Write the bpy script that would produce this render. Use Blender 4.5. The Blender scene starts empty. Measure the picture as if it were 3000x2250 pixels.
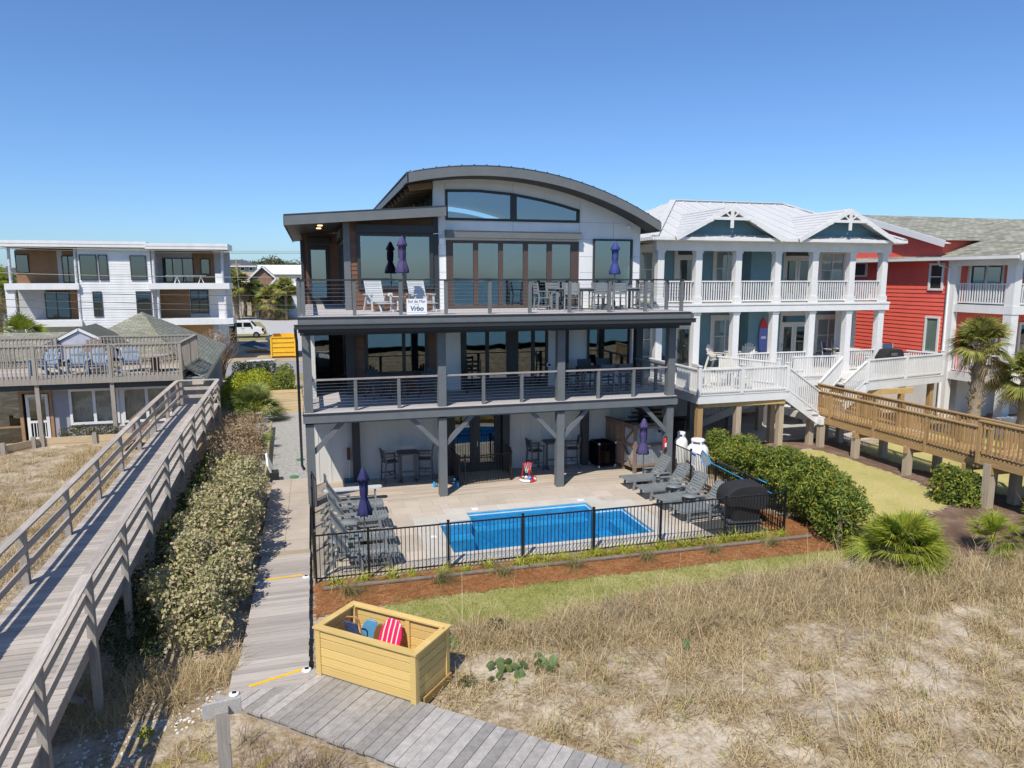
import bpy, math, random
import numpy as np
from math import sin, cos, pi, radians, sqrt, atan2
from mathutils import Vector, Matrix, noise as mnoise
random.seed(7); rng = np.random.default_rng(7)
S = bpy.context.scene; COL = S.collection
ORG = {}
def V(*a): return Vector(a)
# ------------------------------------------------------------------ mesh builder
class MB:
    def __init__(s): s.v = []; s.f = []; s.sm = []; s.cuts = []
    def add(s, vs, fs, smooth=False):
        n = len(s.v); s.cuts.append((n, len(s.f))); s.v += [tuple(p) for p in vs]
        s.f += [tuple(i + n for i in f) for f in fs]; s.sm += [smooth] * len(fs); return s
    def box(s, x0, x1, y0, y1, z0, z1):
        v = [(x0,y0,z0),(x1,y0,z0),(x1,y1,z0),(x0,y1,z0),(x0,y0,z1),(x1,y0,z1),(x1,y1,z1),(x0,y1,z1)]
        return s.add(v, [(3,2,1,0),(4,5,6,7),(0,1,5,4),(1,2,6,5),(2,3,7,6),(3,0,4,7)])
    def cbox(s, c, d): return s.box(c[0]-d[0]/2,c[0]+d[0]/2,c[1]-d[1]/2,c[1]+d[1]/2,c[2]-d[2]/2,c[2]+d[2]/2)
    def bar(s, p, q, w, h, up=(0,0,1)):
        """beam p->q, w across, h along up"""
        p, q = Vector(p), Vector(q); d = (q-p).normalized(); up = Vector(up)
        a = d.cross(up)
        if a.length < 1e-4: a = d.cross(Vector((0,1,0)))
        a.normalize(); b = a.cross(d).normalized()
        a = a*w/2; b = b*h/2
        v = [p-a-b,p+a-b,p+a+b,p-a+b,q-a-b,q+a-b,q+a+b,q-a+b]
        return s.add(v, [(3,2,1,0),(4,5,6,7),(0,1,5,4),(1,2,6,5),(2,3,7,6),(3,0,4,7)])
    def cyl(s, p, q, r, n=8, r2=None, cap=True):
        p, q = Vector(p), Vector(q); r2 = r if r2 is None else r2
        d = (q-p).normalized(); a = d.orthogonal().normalized(); b = d.cross(a)
        vs = []
        for (c, rr) in ((p,r),(q,r2)):
            for i in range(n):
                t = 2*pi*i/n; vs.append(c + a*cos(t)*rr + b*sin(t)*rr)
        s.add(vs, [(i,(i+1)%n,n+(i+1)%n,n+i) for i in range(n)], True)
        if cap: s.add(vs[:n], [tuple(range(n-1,-1,-1))]); s.add(vs[n:], [tuple(range(n))])
        return s
    def tube(s, pts, r, n=6, rs=None):
        pts = [Vector(p) for p in pts]; vs = []
        for k, p in enumerate(pts):
            d = (pts[min(k+1,len(pts)-1)]-pts[max(k-1,0)]).normalized()
            a = d.cross(Vector((0.13,0.27,1))); a.normalize(); b = d.cross(a); rr = rs[k] if rs else r
            for i in range(n):
                t = 2*pi*i/n; vs.append(p+a*cos(t)*rr+b*sin(t)*rr)
        fs = [(k*n+i,k*n+(i+1)%n,(k+1)*n+(i+1)%n,(k+1)*n+i) for k in range(len(pts)-1) for i in range(n)]
        s.add(vs, fs, True); s.add(vs[:n],[tuple(range(n-1,-1,-1))]); s.add(vs[-n:],[tuple(range(n))]); return s
    def lathe(s, prof, c=(0,0,0), n=14, wob=None):
        vs = []
        for (r,z) in prof:
            for i in range(n):
                t = 2*pi*i/n; k = wob(i,z) if wob else 1
                vs.append((c[0]+r*k*cos(t), c[1]+r*k*sin(t), c[2]+z))
        m = len(prof)
        s.add(vs, [(k*n+i,k*n+(i+1)%n,(k+1)*n+(i+1)%n,(k+1)*n+i) for k in range(m-1) for i in range(n)], True)
        if prof[0][0] > 1e-3: s.add(vs[:n],[tuple(range(n-1,-1,-1))])
        if prof[-1][0] > 1e-3: s.add(vs[-n:],[tuple(range(n))])
        return s
    def prism(s, pts, o, ax, ay, th):
        """2D polygon pts in plane (o,ax,ay) extruded th along ax x ay"""
        o, ax, ay = Vector(o), Vector(ax), Vector(ay); nn = ax.cross(ay).normalized()*th
        a = [o+ax*p[0]+ay*p[1] for p in pts]; b = [p+nn for p in a]; n = len(pts)
        s.add(a+b, [tuple(range(n-1,-1,-1)), tuple(range(n,2*n))]+[(i,(i+1)%n,n+(i+1)%n,n+i) for i in range(n)]); return s
    def quad(s, *p): return s.add(p, [tuple(range(len(p)))])
    def slab(s, pts, z0, z1):
        n = len(pts); a = [(p[0],p[1],z0) for p in pts]; b = [(p[0],p[1],z1) for p in pts]
        return s.add(a+b, [tuple(range(n-1,-1,-1)), tuple(range(n,2*n))]+[(i,(i+1)%n,n+(i+1)%n,n+i) for i in range(n)])
    def xf(s, m):
        s.v = [tuple(m @ Vector(p)) for p in s.v]; return s
    def join(s, o): return s.add(o.v, o.f) if not any(o.sm) else s._j(o)
    def _j(s, o):
        n = len(s.v); s.v += o.v; s.f += [tuple(i+n for i in f) for f in o.f]; s.sm += o.sm; return s
    def pieces(s):
        """groups of shapes that do not touch"""
        cs = s.cuts+[(len(s.v),len(s.f))]; bb = []
        for (a,_),(b,_) in zip(cs,cs[1:]):
            p = np.array(s.v[a:b]); bb.append((p.min(0)-.02,p.max(0)+.02))
        g = list(range(len(bb)))
        def root(i):
            while g[i] != i: i = g[i]
            return i
        for i in range(len(bb)):
            for j in range(i):
                if (bb[i][0] <= bb[j][1]).all() and (bb[j][0] <= bb[i][1]).all(): g[root(i)] = root(j)
        out = {}
        for i in range(len(bb)):
            m = out.setdefault(root(i), MB()); (a,fa),(b,fb) = cs[i],cs[i+1]
            m.add(s.v[a:b], [tuple(k-a for k in f) for f in s.f[fa:fb]]); m.sm[-(fb-fa):] = s.sm[fa:fb]
        return list(out.values())
    def build(s, name, mat, parent=None, bevel=0):
        if parent and name in ('pier','wall','beam','stud','stringer','ceiling','column','balcony','post','pile','porch_post','brace','trim','interior','stretcher','shutter_box','wheel','panel') and len(s.cuts) > 1:
            ps = s.pieces()
            if len(ps) > 1: return [p.build(name, mat, parent, bevel) for p in ps][0]
        o0 = ORG.get(parent.name, (0,0,0)) if parent else (0,0,0)
        me = bpy.data.meshes.new(name)
        me.from_pydata([(p[0]-o0[0],p[1]-o0[1],p[2]-o0[2]) for p in s.v], [], s.f)
        me.polygons.foreach_set('use_smooth', s.sm); me.materials.append(mat); me.update()
        o = bpy.data.objects.new(name, me); COL.objects.link(o)
        if parent: o.parent = parent; ORG[o.name] = o0
        if bevel:
            b = o.modifiers.new('bevel','BEVEL'); b.width = bevel; b.segments = 2; b.limit_method = 'ANGLE'
        return o
def npmesh(name, verts, faces_flat, nper, mat, parent=None, smooth=False, cols=None):
    """fast mesh from numpy; every face has nper corners"""
    me = bpy.data.meshes.new(name); nv = len(verts); nf = len(faces_flat)//nper
    me.vertices.add(nv); me.vertices.foreach_set('co', np.asarray(verts, dtype=np.float32).ravel())
    me.loops.add(nf*nper); me.loops.foreach_set('vertex_index', np.asarray(faces_flat, dtype=np.int32))
    me.polygons.add(nf); me.polygons.foreach_set('loop_start', np.arange(nf, dtype=np.int32)*nper)
    me.polygons.foreach_set('use_smooth', np.full(nf, smooth))
    me.update(calc_edges=True); me.validate(); me.materials.append(mat)
    o = bpy.data.objects.new(name, me); COL.objects.link(o)
    if parent: o.parent = parent
    return o
def tag(o, label=None, cat=None, group=None, kind=None):
    if label: o['label'] = label
    if cat: o['category'] = cat
    if group: o['group'] = group
    if kind: o['kind'] = kind
    return o
def thing(name, label, cat, loc=(0,0,0), rz=0, group=None, world=False):
    o = bpy.data.objects.new(name, None); COL.objects.link(o); o.location = loc; o.rotation_euler = (0,0,rz)
    o.empty_display_size = .2
    ORG[o.name] = tuple(loc) if world else (0,0,0)
    return tag(o, label, cat, group)
KIDS = {}
def dup(root, loc, rz=0, label=None, group=None, scale=None):
    def cp(o, par):
        c = o.copy(); COL.objects.link(c)
        if par: c.parent = par
        for ch in o.children: cp(ch, c)
        return c
    r = cp(root, None); r.location = loc; r.rotation_euler = (0,0,rz)
    if scale: r.scale = (scale,)*3
    if label: r['label'] = label
    if group: r['group'] = group
    return r
# ------------------------------------------------------------------ materials
MT = {}
def nodes(name):
    m = bpy.data.materials.new(name); m.use_nodes = True; nt = m.node_tree
    return m, nt, nt.nodes['Principled BSDF']
def N(nt, t, **k):
    n = nt.nodes.new(t)
    for a, b in k.items():
        if a in n.inputs: n.inputs[a].default_value = b
        else: setattr(n, a, b)
    return n
def math_(nt, op, a, b=None):
    n = nt.nodes.new('ShaderNodeMath'); n.operation = op
    for i, x in enumerate((a, b)):
        if x is None: continue
        if hasattr(x, 'links'): nt.links.new(x, n.inputs[i])
        else: n.inputs[i].default_value = x
    return n.outputs[0]
def mixc(nt, f, a, b, bt='MIX'):
    n = nt.nodes.new('ShaderNodeMix'); n.data_type = 'RGBA'; n.blend_type = bt
    for i, x in ((0,f),(6,a),(7,b)):
        if hasattr(x, 'links'): nt.links.new(x, n.inputs[i])
        elif i == 0: n.inputs[0].default_value = x
        else: n.inputs[i].default_value = (*x[:3],1)
    return n.outputs[2]
def ramp(nt, fac, stops):
    n = nt.nodes.new('ShaderNodeValToRGB'); nt.links.new(fac, n.inputs[0]); e = n.color_ramp.elements
    while len(e) < len(stops): e.new(.5)
    for i, (p, c) in enumerate(stops):
        e[i].position = p; e[i].color = (*c[:3],1) if hasattr(c,'__len__') else (c,c,c,1)
    return n.outputs[0]
def coords(nt, scale=(1,1,1), rot=(0,0,0), world=False):
    tc = nt.nodes.new('ShaderNodeTexCoord'); mp = nt.nodes.new('ShaderNodeMapping')
    mp.inputs['Scale'].default_value = scale; mp.inputs['Rotation'].default_value = rot
    if world:
        g = nt.nodes.new('ShaderNodeNewGeometry'); nt.links.new(g.outputs['Position'], mp.inputs[0])
    else: nt.links.new(tc.outputs['Object'], mp.inputs[0])
    return mp.outputs[0]
def noise(nt, co, scale, detail=4, rough=.6):
    n = N(nt, 'ShaderNodeTexNoise', Scale=scale, Detail=detail, Roughness=rough); nt.links.new(co, n.inputs['Vector'])
    return n.outputs['Fac']
def bump(nt, bs, h, strength, dist=.02):
    b = N(nt, 'ShaderNodeBump', Strength=strength, Distance=dist); nt.links.new(h, b.inputs['Height'])
    nt.links.new(b.outputs[0], bs.inputs['Normal'])
def M(name, col, rough=.6, var=.18, scale=3, bmp=.12, metal=0, spec=.4, isl=0, stretch=(1,1,1), col2=None, fine=60, world=False):
    """paint / wood / fabric: two noises over a base colour, optional per-board variation"""
    m, nt, bs = nodes(name); L = nt.links
    co = coords(nt, stretch, world=world)
    n1 = noise(nt, co, scale, 5, .65); n2 = noise(nt, co, fine, 2)
    f = math_(nt,'ADD', math_(nt,'MULTIPLY',n1,.7), math_(nt,'MULTIPLY',n2,.3))
    lo = [c*(1-var) for c in col]; hi = [min(1,c*(1+var)) for c in col]
    if col2: lo = col2
    c = ramp(nt, f, [(.3,lo),(.7,hi)])
    if isl:
        g = nt.nodes.new('ShaderNodeNewGeometry')
        k = N(nt,'ShaderNodeMapRange'); L.new(g.outputs['Random Per Island'], k.inputs[0])
        k.inputs[3].default_value = 1-isl; k.inputs[4].default_value = 1+isl
        c = mixc(nt, 1, c, k.outputs[0], 'MULTIPLY')
    L.new(c, bs.inputs['Base Color']); bs.inputs['Roughness'].default_value = rough
    bs.inputs['Metallic'].default_value = metal; bs.inputs['Specular IOR Level'].default_value = spec
    if bmp: bump(nt, bs, f, bmp, .01)
    MT[name] = m; return m
def leafm(name, cols, rough=.55, trans=.25, ns=1.1):
    """foliage: colour per leaf, a little translucent"""
    m, nt, bs = nodes(name); L = nt.links
    g = nt.nodes.new('ShaderNodeNewGeometry')
    n1 = noise(nt, coords(nt, world=True), ns, 3)
    f = math_(nt,'ADD', math_(nt,'MULTIPLY',g.outputs['Random Per Island'],.7), math_(nt,'MULTIPLY',math_(nt,'SUBTRACT',n1,.3),.6))
    st = [(i/(len(cols)-1), c) for i, c in enumerate(cols)]
    c = ramp(nt, f, st); L.new(c, bs.inputs['Base Color']); bs.inputs['Roughness'].default_value = rough
    bs.inputs['Specular IOR Level'].default_value = .3
    t = nt.nodes.new('ShaderNodeBsdfTranslucent'); L.new(c, t.inputs[0])
    mx = nt.nodes.new('ShaderNodeMixShader'); mx.inputs[0].default_value = trans
    L.new(bs.outputs[0], mx.inputs[1]); L.new(t.outputs[0], mx.inputs[2])
    L.new(mx.outputs[0], nt.nodes['Material Output'].inputs[0]); MT[name] = m; return m
def glassm(name, tint=(.75,.85,.85), refl=.35, wav=.015):
    """window pane: see-through with a strong reflection and slightly uneven panes"""
    m, nt, bs = nodes(name); L = nt.links; nt.nodes.remove(bs)
    tr = N(nt,'ShaderNodeBsdfTransparent'); tr.inputs[0].default_value = (*tint,1)
    gl = N(nt,'ShaderNodeBsdfGlossy', Roughness=.01); gl.inputs[0].default_value = (.9,.97,.97,1)
    lw = N(nt,'ShaderNodeFresnel', IOR=1.45)
    ge = nt.nodes.new('ShaderNodeNewGeometry')      # only the outer face reflects
    f = math_(nt,'MULTIPLY', math_(nt,'ADD', lw.outputs[0], refl), math_(nt,'SUBTRACT', 1.0, ge.outputs['Backfacing']))
    h = noise(nt, coords(nt), .8, 1); b = N(nt,'ShaderNodeBump', Strength=.25, Distance=wav); L.new(h, b.inputs['Height'])
    L.new(b.outputs[0], gl.inputs['Normal'])
    mx = nt.nodes.new('ShaderNodeMixShader'); L.new(f, mx.inputs[0]); L.new(tr.outputs[0], mx.inputs[1]); L.new(gl.outputs[0], mx.inputs[2])
    L.new(mx.outputs[0], nt.nodes['Material Output'].inputs[0]); MT[name] = m; return m
def emis(name, col, s):
    m, nt, bs = nodes(name); bs.inputs['Base Color'].default_value = (*col,1)
    bs.inputs['Emission Color'].default_value = (*col,1); bs.inputs['Emission Strength'].default_value = s; MT[name] = m; return m
def roofm(name, col, scale, var=.35):
    """shingles: courses by brick texture in world space"""
    m, nt, bs = nodes(name); L = nt.links
    b = N(nt,'ShaderNodeTexBrick', Scale=1.0); b.inputs['Brick Width'].default_value = .3*scale; b.inputs['Row Height'].default_value = .14*scale
    b.inputs['Mortar Size'].default_value = .012*scale; b.inputs['Bias'].default_value = 0
    b.inputs['Color1'].default_value = (*[c*(1-var) for c in col],1); b.inputs['Color2'].default_value = (*[c*(1+var) for c in col],1)
    b.inputs['Mortar'].default_value = (*[c*.45 for c in col],1)
    uv = nt.nodes.new('ShaderNodeUVMap'); L.new(uv.outputs[0], b.inputs['Vector'])
    n1 = noise(nt, coords(nt, world=True), 1.5, 4)
    c = mixc(nt, 1, b.outputs['Color'], ramp(nt, n1, [(.3,.8),(.7,1.15)]), 'MULTIPLY')
    L.new(c, bs.inputs['Base Color']); bs.inputs['Roughness'].default_value = .9
    bump(nt, bs, b.outputs['Fac'], -.4, .02); MT[name] = m; return m
def planar_uv(o):
    """metre UVs: u level along the face, v up its slope"""
    me = o.data; uv = me.uv_layers.new(name='UVMap')
    for p in me.polygons:
        n = p.normal; a = Vector((0,0,1)).cross(n)
        a = Vector((1,0,0)) if a.length < 1e-4 else a.normalized(); b = n.cross(a)
        for li in p.loop_indices:
            q = me.vertices[me.loops[li].vertex_index].co; uv.data[li].uv = (q.dot(a), q.dot(b))
    return o
WHITE=M('white_paint',(.69,.69,.68),.5,.1,1.6,.05,stretch=(1,1,.3))
M('house_grey',(.135,.145,.15),.55,.12,2.5,.1)
M('house_dark',(.035,.038,.042),.5,.15,2.5,.08)
M('house_white',(.76,.76,.755),.6,.08,1.1,.05,stretch=(1,1,.35))
M('house_beige',(.60,.59,.555),.7,.06,1.2,.05)
M('brown_siding',(.155,.075,.042),.5,.25,3,.12,isl=.18,stretch=(1,1,8))
M('brown_frame',(.09,.06,.048),.45,.12,3,.05)
M('soffit_brown',(.13,.075,.04),.6,.25,4,.1,stretch=(1,.2,1))
M('rafter_wood',(.33,.2,.11),.6,.25,4,.1,stretch=(1,.3,1))
M('deck_board',(.46,.44,.43),.7,.14,5,.15,isl=.08,stretch=(.15,1,1))
M('steel',(.55,.55,.56),.25,.05,5,0,metal=1)
M('black_metal',(.012,.012,.014),.35,.2,5,.03)
M('black_fabric',(.02,.02,.023),.85,.25,4,.3)
M('charcoal_poly',(.085,.095,.1),.5,.1,6,.05,isl=.06)
M('lounger_grey',(.19,.21,.215),.5,.1,6,.05,isl=.07)
M('pale_poly',(.5,.52,.53),.5,.08,6,.05,isl=.06)
M('dark_slate',(.07,.09,.105),.55,.15,6,.05)
M('navy_fabric',(.028,.032,.115),.85,.25,6,.3)
M('purple_fabric',(.075,.062,.165),.85,.25,6,.3)
M('weathered',(.43,.40,.375),.85,.25,6,.25,isl=.2,stretch=(6,.25,6),fine=30)
M('weathered_x',(.385,.345,.305),.85,.25,6,.25,isl=.2,stretch=(.25,6,6),fine=30)
M('grey_board',(.325,.305,.28),.85,.3,6,.3,isl=.25,stretch=(1,1,1),fine=40)
M('rail_wood',(.40,.355,.31),.85,.3,6,.25,isl=.15,stretch=(4,.3,4),fine=30)
M('post_wood',(.30,.27,.235),.85,.3,6,.25,isl=.1,stretch=(6,6,.3),fine=30)
M('tan_wood',(.37,.235,.105),.7,.28,6,.2,isl=.2,stretch=(6,.4,6),fine=30)
M('tan_post',(.40,.33,.24),.8,.3,6,.2,isl=.1,stretch=(6,6,.3),fine=30)
M('pale_lumber',(.55,.43,.27),.8,.2,6,.2,isl=.12,stretch=(.4,4,4))
M('yellow_paint',(.80,.47,.01),.5,.15,4,.1)
M('plastic_white',(.8,.8,.8),.4,.04,4,0)
M('blue_plastic',(.02,.3,.6),.4,.1,4,0)
M('red_plastic',(.6,.03,.03),.4,.1,4,0)
M('red_siding',(.74,.125,.09),.6,.12,1.5,.05)
M('blue_siding',(.14,.265,.32),.6,.12,2,.06)
M('cream_trim',(.62,.60,.56),.6,.06,2,.05)
M('tan_panel',(.22,.125,.06),.6,.15,2,.08)
M('ply',(.5,.33,.16),.7,.15,3,.08)
M('metal_roof',(.56,.56,.55),.45,.06,1,.03,metal=.0)
M('grey_shingle_wall',(.33,.32,.35),.8,.12,5,.15)
M('curtain',(.42,.42,.42),.9,.1,4,.05)
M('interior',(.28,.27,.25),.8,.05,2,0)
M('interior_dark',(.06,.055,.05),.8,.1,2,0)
M('concrete',(.42,.41,.39),.85,.15,1.2,.1,world=True)
M('asphalt',(.27,.265,.255),.9,.15,.8,.1,world=True)
M('tin',(.42,.46,.5),.4,.25,4,.05,metal=.5)
M('rusty_wood',(.24,.17,.12),.85,.35,6,.25,isl=.2,stretch=(4,4,.4))
M('trunk_palm',(.27,.21,.15),.9,.35,6,.5)
M('bark',(.16,.12,.09),.9,.3,8,.3)
M('twig',(.26,.18,.12),.9,.3,8,.2,isl=.25)
M('plank_lumber',(.5,.34,.14),.6,.2,5,.15,isl=.06)
glassm('pane_sky',(.55,.70,.72),.24); glassm('pane_dark',(.45,.5,.47),.2); glassm('pane_far',(.4,.5,.5),.12); glassm('pane_porch',(.85,.88,.88),.09)
leafm('leaf_hedge',[(.03,.07,.015),(.11,.17,.03),(.24,.27,.04),(.50,.41,.04)],ns=2.2)
leafm('leaf_silver',[(.11,.14,.04),(.31,.31,.125),(.47,.42,.225),(.54,.45,.29),(.52,.33,.16)],ns=2.5)
leafm('leaf_dry',[(.18,.125,.08),(.37,.26,.165),(.50,.38,.25),(.30,.28,.12)])
leafm('leaf_lime',[(.18,.23,.015),(.32,.36,.025),(.45,.44,.04)])
leafm('leaf_dark',[(.015,.035,.012),(.035,.065,.018),(.09,.12,.025)])
leafm('leaf_olive',[(.05,.06,.025),(.11,.115,.045),(.18,.16,.07)])
leafm('frond',[(.08,.13,.015),(.19,.25,.02),(.32,.35,.04),(.44,.38,.08)])
leafm('frond_blue',[(.09,.13,.03),(.21,.26,.07),(.34,.36,.14)])
leafm('frond_dead',[(.2,.14,.07),(.36,.26,.13),(.42,.33,.19)])
leafm('dune_blade',[(.17,.125,.075),(.39,.28,.15),(.59,.445,.245),(.42,.355,.175),(.72,.58,.37),(.54,.45,.33)],.8,.25,7)
leafm('lawn_blade',[(.10,.14,.03),(.20,.22,.06),(.34,.31,.13)],.8,.25)
leafm('straw',[(.16,.065,.025),(.38,.17,.065),(.55,.30,.14)],.8,.1)
leafm('liriope',[(.14,.19,.02),(.42,.42,.05),(.66,.58,.11)],.5,.2)
leafm('ornamental',[(.15,.15,.05),(.28,.25,.10),(.42,.34,.17)],.7,.2)
leafm('cactus_skin',[(.06,.105,.04),(.11,.165,.065),(.2,.22,.06)],.55,.02)
# ------------------------------------------------------------------ camera, sun, sky
cd = bpy.data.cameras.new('camera'); cam = bpy.data.objects.new('camera', cd); COL.objects.link(cam)
cam.location = (0.4,-22.32,7.16); cam.rotation_euler = (radians(90-8.52),0,radians(-15.58))
cd.sensor_width = 36; cd.lens = 36*2080/3000; cd.clip_end = 4000; cd.clip_start = .1; S.camera = cam
SUN_EL, SUN_AZ = radians(53), radians(36)          # light travels towards +x*sin(az), +y*cos(az)
ld = bpy.data.lights.new('sun','SUN'); ld.energy = 3.55; ld.angle = radians(.5); ld.color = (1,.93,.82)
sun = bpy.data.objects.new('sun', ld); COL.objects.link(sun)
dv = Vector((sin(SUN_AZ)*cos(SUN_EL), cos(SUN_AZ)*cos(SUN_EL), -sin(SUN_EL)))
sun.rotation_euler = dv.to_track_quat('-Z','Y').to_euler(); sun.location = (-30,-40,50)
w = bpy.data.worlds.new('World'); S.world = w; w.use_nodes = True; nt = w.node_tree
sk = nt.nodes.new('ShaderNodeTexSky'); sk.sky_type = 'NISHITA'; sk.sun_disc = False
sk.sun_elevation = SUN_EL; sk.sun_rotation = radians(180)+SUN_AZ; sk.air_density = 1.0; sk.dust_density = 1.0; sk.ozone_density = 2.0; sk.altitude = 700
bg = nt.nodes['Background']; bg.inputs[1].default_value = .125; nt.links.new(mixc(nt, 1, sk.outputs[0], (.46,.625,.84), 'MULTIPLY'), bg.inputs[0])
S.view_settings.view_transform = 'Standard'; S.view_settings.look = 'None'; S.view_settings.exposure = 0.56
S.view_settings.gamma = 1
S.cycles.max_bounces = 8; S.cycles.transparent_max_bounces = 24; S.cycles.use_denoising = True
S.cycles.caustics_reflective = False; S.cycles.caustics_refractive = False
# ------------------------------------------------------------------ terrain
def sstep(a, b, x):
    t = max(0, min(1, (x-a)/(b-a))); return t*t*(3-2*t)
def terr(x, y):
    z = .4*sstep(14.8,18.8,x)*sstep(-11,-7,y)
    n = mnoise.noise(Vector((x*.35,y*.35,3)))+.5*mnoise.noise(Vector((x*.9,y*.9,1)))
    dune = sstep(-8.2,-10,y)*sstep(1.2,3.2,x)*sstep(-40,-30,y)
    z += dune*(.12+.2*n)*sstep(.1,1.6,max(0,(x+1.42)*.665+(y+10.36)*.747-1.5))
    z += sstep(-5.3,-7,x)*sstep(-14,-9,y)*sstep(10.5,8.5,y)*(.28+.16*n)
    z += sstep(-5.3,-7,x)*sstep(8.5,10.5,y)*.3*sstep(13,11,y)
    if y < -26: z += -3.2*sstep(-26,-72,y)+.5*n*sstep(-26,-30,y)*sstep(-60,-45,y)
    if 60 < y: z += 0
    return z
def axis(a, b, st, far):
    l = list(np.arange(a, b+1e-6, st)); d = st; x = b
    while x < far: d *= 1.35; x += d; l.append(x)
    d = st; x = a; pre = []
    while x > -far: d *= 1.35; x -= d; pre.append(x)
    return pre[::-1]+l
gx = axis(-16,27,.25,1600); gy = axis(-16,13,.25,1600)
gv = []
for y in gy:
    for x in gx:
        z = terr(x,y)
        if 3.3 < x < 9.9 and -5.2 < y < -1.4: z = -2.2
        gv.append((x,y,z))
nx = len(gx); gf = [j for r in range(len(gy)-1) for c in range(nx-1) for j in (r*nx+c, r*nx+c+1, (r+1)*nx+c+1, (r+1)*nx+c)]
m, nt, bs = nodes('sand'); co = coords(nt, world=True)
a1 = noise(nt, co, .35, 6, .65); a2 = noise(nt, co, 2.2, 6, .7); a3 = noise(nt, co, 60, 3); a4 = noise(nt, co, 14, 4, .7)
sandc = ramp(nt, a4, [(.3,(.44,.37,.275)),(.5,(.54,.47,.365)),(.75,(.60,.53,.42))])
litter = ramp(nt, a4, [(.3,(.13,.095,.06)),(.5,(.29,.22,.135)),(.7,(.45,.36,.23))])
fm = ramp(nt, math_(nt,'ADD',math_(nt,'MULTIPLY',a1,.5),math_(nt,'MULTIPLY',a2,.5)), [(.40,0),(.54,1)])
c = mixc(nt, fm, sandc, litter)
sx = nt.nodes.new('ShaderNodeSeparateXYZ'); nt.links.new(co, sx.inputs[0])
moss = ramp(nt, a2, [(.54,0),(.62,1)])
msk = N(nt,'ShaderNodeMapRange'); nt.links.new(sx.outputs[1], msk.inputs[0]); msk.inputs[1].default_value = -10.5; msk.inputs[2].default_value = -12
msk2 = N(nt,'ShaderNodeMapRange'); nt.links.new(sx.outputs[0], msk2.inputs[0]); msk2.inputs[1].default_value = 1.0; msk2.inputs[2].default_value = -.5
c = mixc(nt, math_(nt,'MULTIPLY',math_(nt,'MULTIPLY',moss,msk.outputs[0]),math_(nt,'MULTIPLY',msk2.outputs[0],.7)), c, (.27,.24,.03))
far = N(nt,'ShaderNodeMapRange'); nt.links.new(sx.outputs[1], far.inputs[0]); far.inputs[1].default_value = 26; far.inputs[2].default_value = 34
grassc = ramp(nt, a1, [(.35,(.27,.235,.16)),(.5,(.25,.23,.10)),(.65,(.19,.20,.065))])
c = mixc(nt, far.outputs[0], c, grassc)
back = N(nt,'ShaderNodeMapRange'); nt.links.new(sx.outputs[1], back.inputs[0]); back.inputs[1].default_value = -17; back.inputs[2].default_value = -22
c = mixc(nt, math_(nt,'MULTIPLY',back.outputs[0],ramp(nt,a2,[(.35,.25),(.6,1)])), c, ramp(nt, a4, [(.3,(.05,.045,.018)),(.6,(.15,.12,.055)),(.8,(.25,.2,.11))]))
nt.links.new(c, bs.inputs['Base Color']); bs.inputs['Roughness'].default_value = .95; bs.inputs['Specular IOR Level'].default_value = .15
bump(nt, bs, math_(nt,'ADD',math_(nt,'MULTIPLY',a4,1),math_(nt,'MULTIPLY',a3,.3)), .7, .05)
tag(npmesh('ground', gv, gf, 4, m, smooth=True), kind='structure')
m, nt, bs = nodes('sea'); bs.inputs['Base Color'].default_value = (.09,.21,.24,1); bs.inputs['Roughness'].default_value = .4
bump(nt, bs, noise(nt, coords(nt,world=True), .35, 5), .15, .1)
tag(MB().box(-1800,1800,-1800,-70,-2.4,-2.3).build('ocean', m), kind='structure')
# ------------------------------------------------------------------ thin sheets following the terrain
def inpoly(x, y, P):
    r = False; n = len(P); j = n-1
    for i in range(n):
        xi, yi = P[i]; xj, yj = P[j]
        if (yi > y) != (yj > y) and x < (xj-xi)*(y-yi)/(yj-yi)+xi: r = not r
        j = i
    return r
def sheet(name, P, mat, dz=.01, res=.06, jit=.2, kind='structure'):
    xs = np.arange(min(p[0] for p in P)-.2, max(p[0] for p in P)+.2, res); ys = np.arange(min(p[1] for p in P)-.2, max(p[1] for p in P)+.2, res)
    vs, fs, idx = [], [], {}
    def vid(i, j):
        if (i,j) not in idx:
            idx[i,j] = len(vs); x, y = xs[0]+i*res, ys[0]+j*res; vs.append((x,y,terr(x,y)+dz))
        return idx[i,j]
    for i in range(len(xs)):
        for j in range(len(ys)):
            x, y = xs[i]+res/2, ys[j]+res/2
            q = Vector((x*2.2,y*2.2,5)); q2 = Vector((x*8,y*8,1))
            if inpoly(x+jit*(mnoise.noise(q)+.6*mnoise.noise(q2)), y+jit*(mnoise.noise(q+V(9,3,0))+.6*mnoise.noise(q2+V(4,7,0))), P): fs += [vid(i,j),vid(i+1,j),vid(i+1,j+1),vid(i,j+1)]
    return tag(npmesh(name, vs, fs, 4, mat, smooth=True), kind=kind)
def groundmat(name, stops, sc1, sc2, bmp=.5):
    m, nt, bs = nodes(name); co = coords(nt, world=True)
    f = math_(nt,'ADD',math_(nt,'MULTIPLY',noise(nt,co,sc1,5,.65),.6),math_(nt,'MULTIPLY',noise(nt,co,sc2,4,.7),.4))
    nt.links.new(ramp(nt,f,stops), bs.inputs['Base Color']); bs.inputs['Roughness'].default_value = .95; bs.inputs['Specular IOR Level'].default_value = .1
    bump(nt, bs, noise(nt,co,sc2,4,.7), bmp, .04); return m
LAWN = [(1.9,-7.0),(1.5,-7.75),(2.2,-8.5),(3.0,-8.8),(4.2,-9.1),(5.8,-8.75),(7.7,-8.3),(9.6,-8.2),(12.5,-8.2),(13.9,-7.8),(13.9,-7.25),(9.9,-7.2),(6.4,-7.15),(3.8,-7.2)]
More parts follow.
